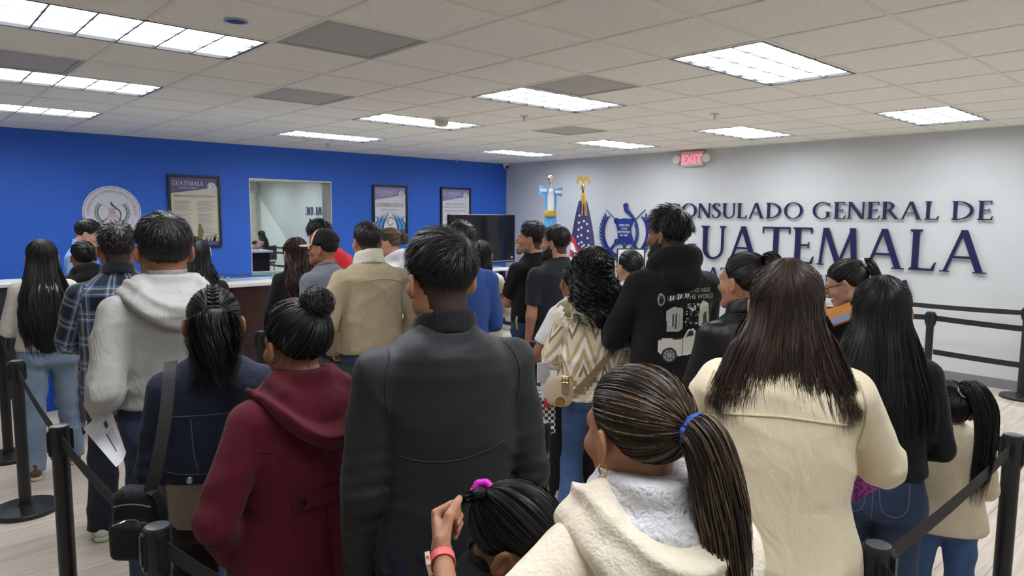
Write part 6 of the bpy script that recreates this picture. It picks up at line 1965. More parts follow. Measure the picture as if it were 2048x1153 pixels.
I = person('behind_greyhood', 'woman with dark hair and a hair clip half hidden behind the grey hoodie', 388, 470, 4.3, 16, False, skinB, arms=('front', 'front'), vox=0.013,
           top=dict(mat=m_blackh, name='sweater', hem=0.5), pants=dict(mat=m_blackp), shoes=sh_black)
h_ = Hair(16); h_.long([(0.05, 0.085, 0.11), (-0.1, 0.10, 0.125), (-0.25, 0.13, 0.15), (-0.5, 0.12, 0.16)], n=320, zend=-0.36, w=0.007, wave=0.012, fr=7, vox=0.010, m=18, phi=100); put_hair(I, h_, hair_black)
mb = MB(); mb.tube([hl(I, p) for p in ((0.083, -0.055, 0.055), (0.088, -0.058, 0.03), (0.090, -0.062, 0.0))], 0.005, 6); mb.build('hair_clip', steel_m, I['t'])

I = person('denim', 'woman with braided ponytail in dark denim jacket over a taupe shirt', 425, 568, 2.2, 0, False, skinB, bw=1.12, bd=1.1, arms=('down', 'front'), vox=0.008, fine=True,
           top=dict(mat=m_denim, name='denim_jacket', hem=0.592, inf=0.020, drop=0.7, collar='fold', wr=0.004), pants=dict(mat=m_blackp, name='trousers', hem=0.03), shoes=sh_black)
h_ = Hair(17); tp = h_.tied((0.0, -0.98, 0.18), n=1600, t=0.008, w=0.0024, line=0.0)
h_.tail([tp, tp + np.array([0, -0.03, -0.03]), tp + np.array([0, -0.045, -0.09]), tp + np.array([0.0, -0.05, -0.17]), tp + np.array([0, -0.05, -0.25])], r0=0.024, rmid=0.070, r1=0.05, n=1300, w=0.0020, wave=0.018, flat=0.45, spread=1.1)
for k in range(6):
    el = math.radians(78 - 9.5 * k)
    for s_ in (-1, 1):
        c = hsurf(hdir(np.array(el), np.array(0.0)), np.array(0.014)) + np.array([s_ * 0.010, 0, 0])
        h_.solid(lambda P, c=c, s_=s_: ell((P - c.astype(f32)) @ Ry(-s_ * 0.6).astype(f32), (0, 0, 0), (0.014, 0.010, 0.008)), c - 0.025, c + 0.025, 0.004, 0.5)
h_.wisps(60, 0.05)
put_hair(I, h_, hair_black); scrunchie(I, tp + np.array([0, -0.012, -0.004]), (0, -1, -0.4), 0.026, 0.008, m_black)
earring(I, 1); earring(I, -1)
H1 = I['h']
for s_ in (-1, 1): seam(I, [(s_ * 0.075, 0.73 * H1), (s_ * 0.07, 0.66 * H1), (s_ * 0.064, 0.64 * H1), (s_ * 0.060, 0.62 * H1)], 0.0018, m_stitch)
seam(I, [(-0.16, 0.735 * H1), (-0.08, 0.738 * H1), (0.0, 0.738 * H1), (0.08, 0.738 * H1), (0.16, 0.735 * H1)], 0.0018, m_stitch)
seam(I, [(-0.15, 0.617 * H1), (-0.08, 0.615 * H1), (0.0, 0.615 * H1), (0.08, 0.615 * H1), (0.15, 0.617 * H1)], 0.0018, m_stitch)
# taupe shirt tail below the jacket
zsI, WI, FI, BI = I['zs'], I['W'], I['F'], I['B']
zx = np.concatenate([[0.30 * H1, 0.40 * H1], zsI])
V, F = nets(lambda P: smax(loft(P, zx, np.concatenate([[WI[0] * 1.02, WI[0] * 1.02], WI]) + 0.016, np.concatenate([[FI[0], FI[0]], FI]) + 0.014, np.concatenate([[BI[0] * 1.05, BI[0] * 1.05], BI]) + 0.018, z0=0.495 * H1, z1=0.61 * H1) + wrinkle(P, 0.005, 8), 0.0 * P[:, 0] - 1, 0.01), (-0.26, -0.22, 0.46 * H1), (0.26, 0.22, 0.64 * H1), 0.009)
me = arr_mesh('shirt_tail', relax(V, F, 1), F); smooth(me); link('shirt_tail', me, m_beige, I['t'])
mb = MB(); q = surf(I, [-0.085], [0.604 * H1])[0]; mb.lathe([(0.011, 0.0), (0.011, -0.004), (0.007, -0.006)], 14, ax='y', c=q); mb.build('button', steel_m, I['top_obj'])

I = person('burgundy', 'woman with messy bun in burgundy hooded wool coat, seen from behind', 602, 600, 1.94, 28, False, skinB, bw=1.24, bd=1.12, arms=('pocket', 'pocket'), vox=0.0075, fine=True, head=(8, 6),
           top=dict(mat=m_burg, name='coat', hem=0.36, inf=0.026, flare=0.03, ease=0.022, hood=dict(s=1.05, sep=True, bot=0.735, rim=0.775, t=0.045), wr=0.004), pants=dict(mat=m_jean2, name='jeans'), shoes=sh_black)
h_ = Hair(18); tp = h_.tied((0.25, -0.62, 0.72), n=2200, t=0.012, w=0.0024, bump=0.004, gap=0.012); h_.bun(tp + np.array([0.004, -0.012, 0.022]), 0.046, 600, 0.0024, 0.0055, mess=0.012); h_.wisps(220, 0.06, 0.0008); put_hair(I, h_, hair_black)
H1 = I['h']
for s_ in (-1, 1): seam(I, [(s_ * 0.17, 0.745 * H1), (s_ * 0.13, 0.735 * H1), (s_ * 0.105, 0.68 * H1), (s_ * 0.092, 0.60 * H1), (s_ * 0.092, 0.50 * H1), (s_ * 0.10, 0.40 * H1)], 0.0028)
seam(I, [(0.0, 0.70 * H1), (0.0, 0.60 * H1), (0.0, 0.50 * H1), (0.0, 0.40 * H1)], 0.0022)
c = surf(I, np.linspace(-0.085, 0.085, 13), np.full(13, 0.64 * H1)); 
v = []; fc = []
for p_ in c:
    for dz_ in (-0.022, 0.022):
        for dy in (0.004, -0.006): v.append((p_[0], p_[1] + dy, p_[2] + dz_))
for k in range(12):
    a = 4 * k; fc += [(a, a + 2, a + 6, a + 4), (a + 1, a + 5, a + 7, a + 3), (a, a + 4, a + 5, a + 1), (a + 2, a + 3, a + 7, a + 6)]
fc += [(0, 1, 3, 2), (48, 50, 51, 49)]
MB().add(v, fc).build('back_tab', m_burg, I['top_obj'])
for k in (1, 11):
    mb = MB(); mb.lathe([(0.013, 0.0), (0.013, -0.004), (0.009, -0.006)], 18, ax='y', c=(c[k][0], c[k][1] - 0.006, c[k][2])); mb.build('button', plain('burgundy_button', srgb(52, 14, 24), 0.25), I['top_obj'])

# ------------------------------------------------------------------ centre
I = person('wavy_black', 'woman with long wavy dark red-brown hair in black top near the counter', 592, 472, 5.3, 22, False, skinC, arms=('front', 'front'), vox=0.012,
           top=dict(mat=m_black, name='top', hem=0.5, inf=0.02, drop=0.4), pants=dict(mat=m_blackp), shoes=sh_black, head=(6, 0))
h_ = Hair(19); h_.long([(0.05, 0.085, 0.11), (-0.1, 0.10, 0.125), (-0.25, 0.13, 0.15), (-0.45, 0.12, 0.16), (-0.6, 0.08, 0.15)], n=460, zend=-0.48, jag=0.12, w=0.007, wave=0.014, fr=7, vox=0.010, m=22); put_hair(I, h_, hair_red)

I = person('cap', 'man in grey t-shirt wearing a black cap with red and cream brim panel', 652, 460, 4.85, 40, True, skinB, arms=('down', 'front'), vox=0.012, head=(26, -2), fine=True,
           top=dict(mat=m_greytee, name='tshirt', hem=0.49, sleeve='short', slen=0.7, inf=0.020, drop=0.5, collar='crew'), pants=dict(mat=m_navy), shoes=sh_black, eyes=True)
h_ = Hair(20); h_.short(n=300, L=0.025, t=0.005, top=0.002, nape=-0.06, w=0.006); put_hair(I, h_, hair_black)
capm = m_black
def cap_fn(P): 
    d = ell(P, HC + np.array([0, 0.0, 0.012], f32), HR + np.array([0.013, 0.013, 0.018], f32))
    return smax(d, 0.035 - 0.18 * P[:, 1] - P[:, 2], 0.006)
V, F = nets(cap_fn, (-0.12, -0.14, -0.02), (0.12, 0.14, 0.16), 0.006); V = relax(V, F, 1)
me = arr_mesh('cap', V @ I['M4'][:3, :3].T + I['M4'][:3, 3], F); smooth(me); cp = link('cap', me, capm, I['t'])
def panel(y0, y1, mat, nm, grow):
    V, F = nets(lambda P: smax(smax(cap_fn(P) - grow, y0 - P[:, 1] - 0.25 * P[:, 2], 0.004), P[:, 1] + 0.25 * P[:, 2] - y1, 0.004), (-0.12, -0.02, -0.02), (0.12, 0.15, 0.17), 0.006)
    me = arr_mesh(nm, V @ I['M4'][:3, :3].T + I['M4'][:3, 3], F); smooth(me); link(nm, me, mat, cp)
panel(0.058, 0.080, plain('cap_cream', srgb(206, 188, 156), 0.8), 'cream_panel', 0.002); panel(0.080, 0.14, plain('cap_red', srgb(186, 36, 44), 0.8), 'red_panel', 0.002)
def brim(P): return np.maximum(np.maximum(np.sqrt((P[:, 0] / 0.085) ** 2 + ((P[:, 1] - 0.07) / 0.105) ** 2) - 1, 0) * 0.085 + np.abs(P[:, 2] - 0.026 + 1.6 * P[:, 0] ** 2 + 0.12 * (P[:, 1] - 0.08)) - 0.004, 0.065 - P[:, 1])
V, F = nets(brim, (-0.1, 0.05, -0.02), (0.1, 0.19, 0.06), 0.0045); me = arr_mesh('brim', relax(V, F, 1) @ I['M4'][:3, :3].T + I['M4'][:3, 3], F); smooth(me); link('brim', me, MATS['cap_cream'], cp)

I = person('redshirt', 'dark-haired man in red shirt bending his head at the counter', 668, 437, 5.9, 48, True, skinA, arms=('front', 'front'), vox=0.013, head=(10, 28), fine=True, lean=0.10, hz=0.01, eyes=True,
           top=dict(mat=m_red, name='shirt', hem=0.5, collar='fold', inf=0.03), pants=dict(mat=m_navy), shoes=sh_black)
h_ = Hair(21); h_.short(n=420, L=0.055, t=0.014, top=0.02, nape=-0.075, w=0.006); put_hair(I, h_, hair_black)

I = person('khaki', 'man in khaki jacket with cream sherpa collar, seen from behind', 737, 442, 4.3, 24, True, skinA, bw=1.10, bd=1.08, arms=('pocket', 'pocket'), vox=0.0095, fine=True, head=(6, 0),
           top=dict(mat=m_khaki, name='jacket', hem=0.515, inf=0.032, drop=0.75, ease=0.026, collar='sherpa', collar_mat=m_sherpa, wr=0.007), pants=dict(mat=m_jean2, name='jeans'), shoes=sh_black)
h_ = Hair(22); h_.short(n=900, L=0.025, t=0.005, top=0.012, nape=-0.062, w=0.005, lift=0.004); put_hair(I, h_, hair_soft); fade(I)
H1 = I['h']
seam(I, [(-0.18, 0.772 * H1), (-0.10, 0.785 * H1), (0.0, 0.79 * H1), (0.10, 0.785 * H1), (0.18, 0.772 * H1)], 0.003)
seam(I, [(-0.19, 0.533 * H1), (-0.08, 0.531 * H1), (0.08, 0.531 * H1), (0.19, 0.533 * H1)], 0.0025)
for s_ in (-1, 1): seam(I, [(s_ * 0.185, 0.805 * H1), (s_ * 0.172, 0.77 * H1), (s_ * 0.168, 0.735 * H1), (s_ * 0.175, 0.69 * H1)], 0.0028)
mb = MB(); q = surf(I, [-0.10], [0.523 * H1])[0]; mb.lathe([(0.010, 0.0), (0.010, -0.005)], 14, ax='y', c=q); mb.build('button', plain('brass_button', (0.35, 0.22, 0.08), 0.4, metal=1), I['top_obj'])

I = person('whitehood', 'woman with blond bun and sunglasses on her head in white hoodie', 787, 452, 5.6, 62, False, skinC, arms=('front', 'front'), vox=0.013, head=(14, 8), fine=True, eyes=True,
           top=dict(mat=m_white, name='hoodie', hem=0.5, inf=0.026, hood=dict(roll=True)), pants=dict(mat=m_jean), shoes=sh_white)
h_ = Hair(23); tp = h_.tied((0.0, -0.92, 0.05), n=360, t=0.008, w=0.006); h_.bun(tp + np.array([0, -0.02, -0.01]), 0.034, 90, 0.006, 0.007); put_hair(I, h_, hair_blond)
mb = MB()
for s_ in (-1, 1):
    mb.tube([hl(I, p) for p in ((s_ * 0.086, -0.03, 0.0), (s_ * 0.088, 0.0, 0.055), (s_ * 0.07, 0.03, 0.105))], 0.003, 6)
    mb.tube([hl(I, (s_ * 0.036 + 0.03 * math.cos(a), 0.055 + 0.012 * math.sin(a), 0.118 + 0.02 * math.sin(a))) for a in np.linspace(0, 6.28, 18)], 0.003, 6)
mb.build('sunglasses', black_m, I['t']); earring(I, -1, 0.009)

I = person('softshell', 'man in plain black softshell jacket with short spiky hair, centre foreground', 890, 458, 1.76, 16, True, skinA, bw=1.06, bd=1.05, arms=('down', 'down'), vox=0.0072, fine=True, head=(14, 0), hs=0.97,
           top=dict(mat=m_soft, name='jacket', hem=0.485, inf=0.020, drop=0.35, ease=0.018, collar='fold', collar_mat=m_softd, wr=0.0045, seed=21), pants=dict(mat=m_navy, name='jeans', inf=0.014), shoes=sh_black)
h_ = Hair(24); h_.short(n=3400, L=0.05, t=0.006, top=0.016, nape=-0.034, line=0.004, w=0.0021, lift=0.010, mess=0.22, vox=0.0042, crown=(0.28, -0.62, 0.66)); put_hair(I, h_, hair_black)
fade(I)
H1 = I['h']
seam(I, [(-0.15, 0.676 * H1), (-0.08, 0.668 * H1), (0.0, 0.667 * H1), (0.08, 0.678 * H1), (0.15, 0.696 * H1)], 0.0022)
for s_ in (-1, 1): seam(I, [(s_ * 0.150, 0.828 * H1), (s_ * 0.168, 0.80 * H1), (s_ * 0.172, 0.765 * H1), (s_ * 0.165, 0.735 * H1)], 0.0026)

I = person('bluefleece', 'man in blue fleece sweater mostly hidden behind the black softshell jacket', 922, 445, 4.3, 6, True, skinA, bw=0.98, arms=('front', 'front'), vox=0.012,
           top=dict(mat=m_blue, name='sweater', hem=0.50, inf=0.026, ease=0.022), pants=dict(mat=m_navy), shoes=sh_black)
h_ = Hair(26); h_.short(n=500, L=0.05, t=0.012, top=0.02, w=0.006, mess=0.8, lift=0.012); put_hair(I, h_, hair_black)

I = person('creamsweater', 'woman with long straight black hair in cream sweater beside the television', 962, 478, 5.5, -8, False, skinC, arms=('front', 'front'), vox=0.012,
           top=dict(mat=m_creamsw, name='sweater', hem=0.58, inf=0.022, drop=0.4), pants=dict(mat=m_creamsw, name='trousers', hem=0.045, knee=0.045, inf=0.014), shoes=sh_white)
h_ = Hair(27); h_.long([(0.05, 0.082, 0.11), (-0.1, 0.09, 0.12), (-0.25, 0.11, 0.15), (-0.45, 0.10, 0.16)], n=360, zend=-0.40, jag=0.05, w=0.007, wave=0.002, vox=0.010, m=16); put_hair(I, h_, hair_black)

I = person('armscrossed', 'man in black t-shirt and jeans with folded arms, facing left', 1068, 443, 5.2, 42, True, skinA, bw=1.05, arms=('cross', 'cross'), vox=0.011, head=(38, -4), fine=True, eyes=True,
           top=dict(mat=m_black, name='tshirt', hem=0.55, sleeve='short', slen=0.78, inf=0.016, drop=0.4, collar='crew', collar_mat=m_black), pants=dict(mat=m_jean2, name='jeans', waist=0.57, inf=0.012), shoes=sh_brown)
h_ = Hair(28); h_.short(n=520, L=0.04, t=0.007, top=0.018, nape=-0.055, w=0.006); put_hair(I, h_, hair_black); fade(I); beard(I, goatee=True, upto=-0.078)

I = person('charcoaltee', 'bearded man in charcoal t-shirt holding his hands behind, facing left', 1118, 449, 4.9, 26, True, skinA, bw=1.06, arms=('down', 'down'), vox=0.011, head=(40, 0), fine=True, eyes=True,
           top=dict(mat=m_black2, name='tshirt', hem=0.50, sleeve='short', slen=0.74, inf=0.020, drop=0.55, collar='crew', collar_mat=m_black2), pants=dict(mat=m_navy, name='jeans'), shoes=sh_brown)
h_ = Hair(29); h_.short(n=520, L=0.04, t=0.007, top=0.010, nape=-0.055, w=0.006, crown=(0.05, -0.6, 0.75)); put_hair(I, h_, hair_black); fade(I); beard(I, 0.0025, -0.128, -0.058, thick_chin=0.006)

I = person('whitetee', 'woman in white t-shirt partly hidden behind the curly-haired woman', 1152, 522, 4.08, 30, False, skinB, arms=(((0.09, 0.13, 0.555), (0.9, -0.6, -0.3), 'hold'), 'front'), vox=0.012,
           top=dict(mat=m_white, name='tshirt', hem=0.5, sleeve='short', slen=0.75, inf=0.024, drop=0.6), pants=dict(mat=m_blackp), shoes=sh_pink)
h_ = Hair(30); h_.tied((0.0, -0.95, 0.2), n=250, w=0.006); put_hair(I, h_, hair_black)

I = person('curly', 'woman with black curly hair in cream patterned jacket and flared jeans', 1188, 492, 3.58, 22, False, skinB, bw=1.04, arms=('front', 'front'), vox=0.0095, fine=True,
           top=dict(mat=aztec_m, name='patterned_jacket', hem=0.49, inf=0.026, cuv=True, drop=0.55, ease=0.020, collar='fold', wr=0.006, seed=31), pants=dict(mat=m_jean, name='jeans', knee=0.036, hem=0.052, inf=0.006, thigh=0.054, len=0.012, waist=0.59), shoes=sh_pink, stance=0.045)
h_ = Hair(31); h_.long([(0.05, 0.10, 0.125), (-0.05, 0.12, 0.14), (-0.15, 0.125, 0.15), (-0.28, 0.12, 0.155), (-0.40, 0.09, 0.15)], n=760, t=0.020, zend=-0.34, jag=0.12, w=0.0045, wave=0.012, curl=0.017, cf=40, m=44, vox=0.010, phi=140, lift=0.6); put_hair(I, h_, hair_black)
H1 = I['h']
seam(I, [(-0.17, 0.765 * H1), (-0.08, 0.772 * H1), (0.0, 0.775 * H1), (0.08, 0.772 * H1), (0.17, 0.765 * H1)], 0.003, m_creamseam)
ps = [(-0.105, 0.545), (-0.10, 0.50), (-0.062, 0.482), (-0.025, 0.50), (-0.022, 0.545), (-0.065, 0.548), (-0.105, 0.545)]
for s_ in (-1, 1): seam(I, [(s_ * a, z * H1) for a, z in ps], 0.0018, m_stitch, fn=I['pants_fn'], parent=I['pants_obj'], n=5, name='pocket_stitch')

# ------------------------------------------------------------------ right side
I = person('whitesweater', 'woman with sleek dark ponytail in white sweater before the framed certificate', 1264, 497, 4.7, 26, False, skinC, arms=('front', 'front'), vox=0.012, head=(14, 0), fine=True,
           top=dict(mat=m_white, name='sweater', hem=0.5, inf=0.024), pants=dict(mat=m_blackp), shoes=sh_white)
h_ = Hair(32); tp = h_.tied((0.1, -0.85, -0.35), n=420, t=0.007, w=0.005); h_.tail([tp, tp + np.array([0.01, -0.03, -0.05]), tp + np.array([0.02, -0.04, -0.13]), tp + np.array([0.02, -0.035, -0.22])], 0.016, 0.024, 0.008, 140, 0.005, 0.003); put_hair(I, h_, hair_black); earring(I, -1, 0.008)

I = person('blackhood', 'bearded man in black hoodie with a white pickup truck print on the back', 1348, 415, 3.38, 26, True, skinD, bw=1.02, arms=(((0.03, 0.15, 0.615), (1.0, -0.25, -0.7), 'hold'), 'front'), vox=0.0085, fine=True, head=(34, 0), eyes=True,
           top=dict(mat=m_blackh, name='hoodie', hem=0.46, inf=0.026, drop=0.6, ease=0.022, hood=dict(s=1.0, sep=True, roll=True, r=0.026), wr=0.005), pants=dict(mat=m_blackp), shoes=sh_black)
h_ = Hair(33); h_.short(n=1100, L=0.055, t=0.008, top=0.018, nape=-0.058, w=0.0042, lift=0.016, mess=0.3); put_hair(I, h_, hair_black); fade(I); beard(I, 0.0018, -0.126, -0.058, thick_chin=0.003)
# printed picture on the back: raster of flat ink cells lying on the cloth
def print_patch(I, polys, x0, x1, z0, z1, cell=0.0035, name='back_print'):
    nx, nz = int((x1 - x0) / cell), int((z1 - z0) / cell)
    gx_ = x0 + cell * np.arange(nx + 1); gz = z0 + cell * np.arange(nz + 1)
    X, Z = np.meshgrid(gx_, gz, indexing='ij')
    S3 = surf(I, X.ravel(), Z.ravel()); S3[:, 1] -= 0.0035
    cx, cz = np.meshgrid(gx_[:-1] + cell / 2, gz[:-1] + cell / 2, indexing='ij'); cx = cx.ravel(); cz = cz.ravel()
    col = np.full((len(cx), 3), -1.0)
    for pl, c in polys:
        pl = np.array(pl); ins = np.zeros(len(cx), bool); j = len(pl) - 1
        for i in range(len(pl)):
            xi, zi = pl[i]; xj, zj = pl[j]
            ins ^= ((zi > cz) != (zj > cz)) & (cx < (xj - xi) * (cz - zi) / (zj - zi + 1e-12) + xi); j = i
        col[ins] = c if c is not None else -1
    ii, jj = np.meshgrid(np.arange(nx), np.arange(nz), indexing='ij'); a = (ii * (nz + 1) + jj).ravel()
    F = np.stack([a, a + (nz + 1), a + nz + 2, a + 1], 1); k = col[:, 0] >= 0
    me = arr_mesh(name, S3, F[k])
    at_ = me.attributes.new('fcol', 'FLOAT_COLOR', 'FACE'); at_.data.foreach_set('color', np.hstack([col[k], np.ones((k.sum(), 1))]).astype(np.float32).ravel())
    link(name, me, MATS['flag_cloth'], I['top_obj'])
H1 = I['h']; zb = 0.60 * H1
def R4(x0, x1, z0, z1, c): return ([(x0, zb + z0), (x1, zb + z0), (x1, zb + z1), (x0, zb + z1)], c)
wt_, gr_, dk_, vi_ = srgb(214, 210, 200), srgb(150, 150, 150), srgb(24, 24, 26), srgb(70, 62, 104)
polys = [([(-0.12, zb + 0.02), (-0.12, zb + 0.075), (0.0, zb + 0.085), (0.02, zb + 0.125), (0.05, zb + 0.13), (0.075, zb + 0.10), (0.175, zb + 0.115), (0.175, zb + 0.04), (0.02, zb + 0.0), (-0.10, zb - 0.005)], wt_),
         ([(0.012, zb + 0.088), (0.028, zb + 0.118), (0.046, zb + 0.12), (0.055, zb + 0.095)], dk_), R4(-0.005, -0.001, 0.005, 0.085, dk_), R4(-0.118, -0.01, 0.078, 0.088, dk_),
         R4(-0.105, -0.055, 0.078, 0.083, wt_)]
for cxp, rr in ((-0.068, 0.028), (0.098, 0.034)):
    cz_ = zb + (0.002 if cxp < 0 else 0.022)
    polys.append(([(cxp + rr * 1.35 * math.cos(a), cz_ + rr * 1.35 * math.sin(a)) for a in np.linspace(0, 6.28, 20)], dk_))
    polys.append(([(cxp + rr * math.cos(a), cz_ + rr * math.sin(a)) for a in np.linspace(0, 6.28, 20)], gr_))
    for k in range(8):
        a = k * math.pi / 4
        polys.append(([(cxp + rr * 0.25 * math.cos(a + 0.5), cz_ + rr * 0.25 * math.sin(a + 0.5)), (cxp + rr * 0.85 * math.cos(a + 0.12), cz_ + rr * 0.85 * math.sin(a + 0.12)), (cxp + rr * 0.85 * math.cos(a - 0.25), cz_ + rr * 0.85 * math.sin(a - 0.25))], dk_))
polys += [([(-0.085, zb + 0.115), (-0.09, zb + 0.215), (-0.06, zb + 0.235), (-0.015, zb + 0.23), (-0.008, zb + 0.13), (-0.03, zb + 0.115)], srgb(178, 176, 170)),
          R4(-0.062, -0.054, 0.14, 0.20, dk_), R4(-0.046, -0.04, 0.13, 0.205, dk_), R4(-0.034, -0.028, 0.13, 0.205, gr_)]
rr_ = random.Random(5)
for k in range(46):
    xx, zz_ = rr_.uniform(0.0, 0.065), rr_.uniform(0.135, 0.245); polys.append(R4(xx, xx + rr_.uniform(0.004, 0.018), zz_, zz_ + rr_.uniform(0.004, 0.01), (wt_, gr_, vi_, dk_)[k % 4]))
polys += [([(0.075, zb + 0.14), (0.078, zb + 0.24), (0.10, zb + 0.262), (0.135, zb + 0.245), (0.15, zb + 0.15)], srgb(190, 188, 170)), ([(0.10, zb + 0.14), (0.105, zb + 0.20), (0.125, zb + 0.21), (0.14, zb + 0.14)], dk_)]
polys += [([(-0.115 + 0.016 * math.cos(a), zb + 0.268 + 0.03 * math.sin(a)) for a in np.linspace(0, 6.28, 14)], gr_), ([(-0.115 + 0.011 * math.cos(a), zb + 0.268 + 0.022 * math.sin(a)) for a in np.linspace(0, 6.28, 14)], dk_)]
for k in range(9): polys.append(([(-0.092 + 0.013 * k, zb + 0.262 + 0.002 * k), (-0.084 + 0.013 * k, zb + 0.262 + 0.002 * k), (-0.080 + 0.013 * k, zb + 0.285 + 0.002 * k), (-0.088 + 0.013 * k, zb + 0.285 + 0.002 * k)], wt_ if k % 3 else vi_))
print_patch(I, polys, -0.135, 0.18, zb - 0.045, zb + 0.30)
for tx, zz_, xx in (('THIS RIDE', 0.300, 0.085), ('THE WORLD', 0.270, 0.09)):
    fa_ = font_text(tx, 0.022, lambda x, y, z: (x, y, z), plain('print_white', wt_, 0.8), I['top_obj'], 'print_lettering', depth=0.0005)
    me = fa_.data; n_ = len(me.vertices); co = np.empty(n_ * 3, np.float32); me.vertices.foreach_get('co', co); co = co.reshape(-1, 3)
    s3 = surf(I, co[:, 0] * 0.95 + xx, co[:, 1] + zb + zz_); s3[:, 1] -= 0.004; me.vertices.foreach_set('co', s3.astype(np.float32).ravel()); me.update()

I = person('leather', 'woman with high dark ponytail in black leather jacket, facing left', 1500, 500, 2.8, 30, False, skinA, bw=1.1, bd=1.05, arms=('front', 'front'), vox=0.009, fine=True, head=(26, 0), eyes=True,
           top=dict(mat=m_leather, name='leather_jacket', hem=0.50, inf=0.020, ease=0.018, collar='fold', wr=0.006), pants=dict(mat=m_blackp), shoes=sh_black)
h_ = Hair(34); tp = h_.tied((0.0, -0.78, 0.60), n=700, t=0.009, w=0.0042); h_.tail([tp, tp + np.array([0, -0.035, 0.01]), tp + np.array([0, -0.06, -0.05]), tp + np.array([0, -0.065, -0.16]), tp + np.array([0, -0.06, -0.28])], 0.018, 0.036, 0.012, 300, 0.0042, 0.004); h_.wisps(50, 0.05); put_hair(I, h_, hair_soft)
H1 = I['h']; seam(I, [(-0.16, 0.755 * H1), (-0.08, 0.762 * H1), (0.08, 0.762 * H1), (0.16, 0.755 * H1)], 0.0022)

I = person('glasses', 'woman with glasses and tied hair looking down at an orange folder', 1722, 510, 3.45, 62, False, skinC, arms=('up', 'up'), vox=0.011, fine=True, head=(18, 22), eyes=True,
           top=dict(mat=m_black, name='top', hem=0.5, inf=0.022), pants=dict(mat=m_blackp), shoes=sh_black)
h_ = Hair(35); tp = h_.tied((0.0, -0.9, 0.42), n=520, t=0.009, w=0.0045, line=-0.006); h_.tail([tp, tp + np.array([0, -0.03, -0.01]), tp + np.array([0, -0.04, -0.1]), tp + np.array([0, -0.035, -0.2])], 0.016, 0.026, 0.01, 120, 0.005); put_hair(I, h_, hair_soft)
scrunchie(I, tp + np.array([0, -0.012, 0]), (0, -1, 0.2), 0.02, 0.008, m_sherpa)
mb = MB()
for s_ in (-1, 1):
    mb.tube([hl(I, (s_ * 0.033 + 0.027 * math.cos(a), 0.112 + 0.0 * math.sin(a), -0.004 + 0.021 * math.sin(a))) for a in np.linspace(0, 2 * math.pi, 22)], 0.0024, 6)
    mb.tube([hl(I, p) for p in ((s_ * 0.060, 0.110, 0.004), (s_ * 0.075, 0.06, 0.006), (s_ * 0.080, 0.0, 0.004))], 0.0024, 6)
mb.tube([hl(I, p) for p in ((-0.008, 0.114, 0.0), (0.008, 0.114, 0.0))], 0.002, 6)
mb.build('eyeglasses', black_m, I['t'])

I = person('creamshacket', 'woman with long straight brown hair in cream wool jacket, seen from behind', 1578, 512, 1.80, 2, False, skinA, bw=1.08, bd=1.05, arms=(((0.050, 0.165, 0.69), (1.0, -0.25, -0.75), 'hold'), ((0.050, 0.165, 0.69), (1.0, -0.25, -0.75), 'hold')), vox=0.0075, fine=True,
           top=dict(mat=m_cream, name='wool_jacket', hem=0.40, inf=0.028, drop=0.75, ease=0.026, cuff=0.9, wr=0.006, seed=41, flare=0.01), pants=dict(mat=m_blackp), shoes=sh_black)
h_ = Hair(36); h_.long([(0.06, 0.092, 0.110), (-0.02, 0.108, 0.118), (-0.10, 0.128, 0.132), (-0.18, 0.160, 0.150), (-0.26, 0.185, 0.160), (-0.42, 0.19, 0.165)], n=2700, zend=-0.33, jag=0.06, vee=0.12, w=0.0026, wave=0.006, fr=3.5, vox=0.006, m=24, phi=118, t=0.014); h_.wisps(40, 0.09); put_hair(I, h_, hair_brown)
H1 = I['h']
seam(I, [(-0.18, 0.742 * H1), (-0.11, 0.752 * H1), (0.0, 0.757 * H1), (0.11, 0.752 * H1), (0.18, 0.742 * H1)], 0.0035, m_creamseam)
for s_ in (-1, 1): seam(I, [(s_ * 0.172, 0.812 * H1), (s_ * 0.188, 0.78 * H1), (s_ * 0.190, 0.74 * H1), (s_ * 0.182, 0.69 * H1), (s_ * 0.180, 0.65 * H1)], 0.003, m_creamseam)

I = person('longblack', 'woman with waist-length black hair in black top and jeans, at right', 1768, 546, 2.3, 4, False, skinA, bw=1.02, arms=('front', 'front'), vox=0.0085, fine=False,
           top=dict(mat=m_black, name='top', hem=0.565, inf=0.020, drop=0.4), pants=dict(mat=m_jean2, name='jeans', waist=0.595, inf=0.006, thigh=0.058, knee=0.040, hem=0.034), shoes=sh_black)
h_ = Hair(37); h_.long([(0.06, 0.088, 0.112), (-0.05, 0.10, 0.12), (-0.15, 0.13, 0.14), (-0.30, 0.17, 0.165), (-0.45, 0.175, 0.175), (-0.56, 0.16, 0.17), (-0.7, 0.12, 0.16)], n=2000, zend=-0.47, jag=0.08, w=0.0032, wave=0.003, vox=0.0075, m=22, t=0.013); put_hair(I, h_, hair_black)
H1 = I['h']
ps = [(0.105, 0.560), (0.10, 0.505), (0.062, 0.488), (0.026, 0.505), (0.022, 0.560), (0.065, 0.563), (0.105, 0.560)]
for s_ in (-1, 1): seam(I, [(s_ * a, z * H1) for a, z in ps], 0.0018, m_stitch, fn=I['pants_fn'], parent=I['pants_obj'], n=5, name='pocket_stitch')
seam(I, [(0.0, 0.585 * H1), (0.0, 0.55 * H1), (0.0, 0.51 * H1), (0.0, 0.478 * H1)], 0.0018, m_stitch, fn=I['pants_fn'], parent=I['pants_obj'], name='centre_stitch')
seam(I, [(-0.15, 0.576 * H1), (-0.07, 0.572 * H1), (0.0, 0.571 * H1), (0.07, 0.572 * H1), (0.15, 0.576 * H1)], 0.0015, m_stitch, fn=I['pants_fn'], parent=I['pants_obj'], name='waist_stitch')

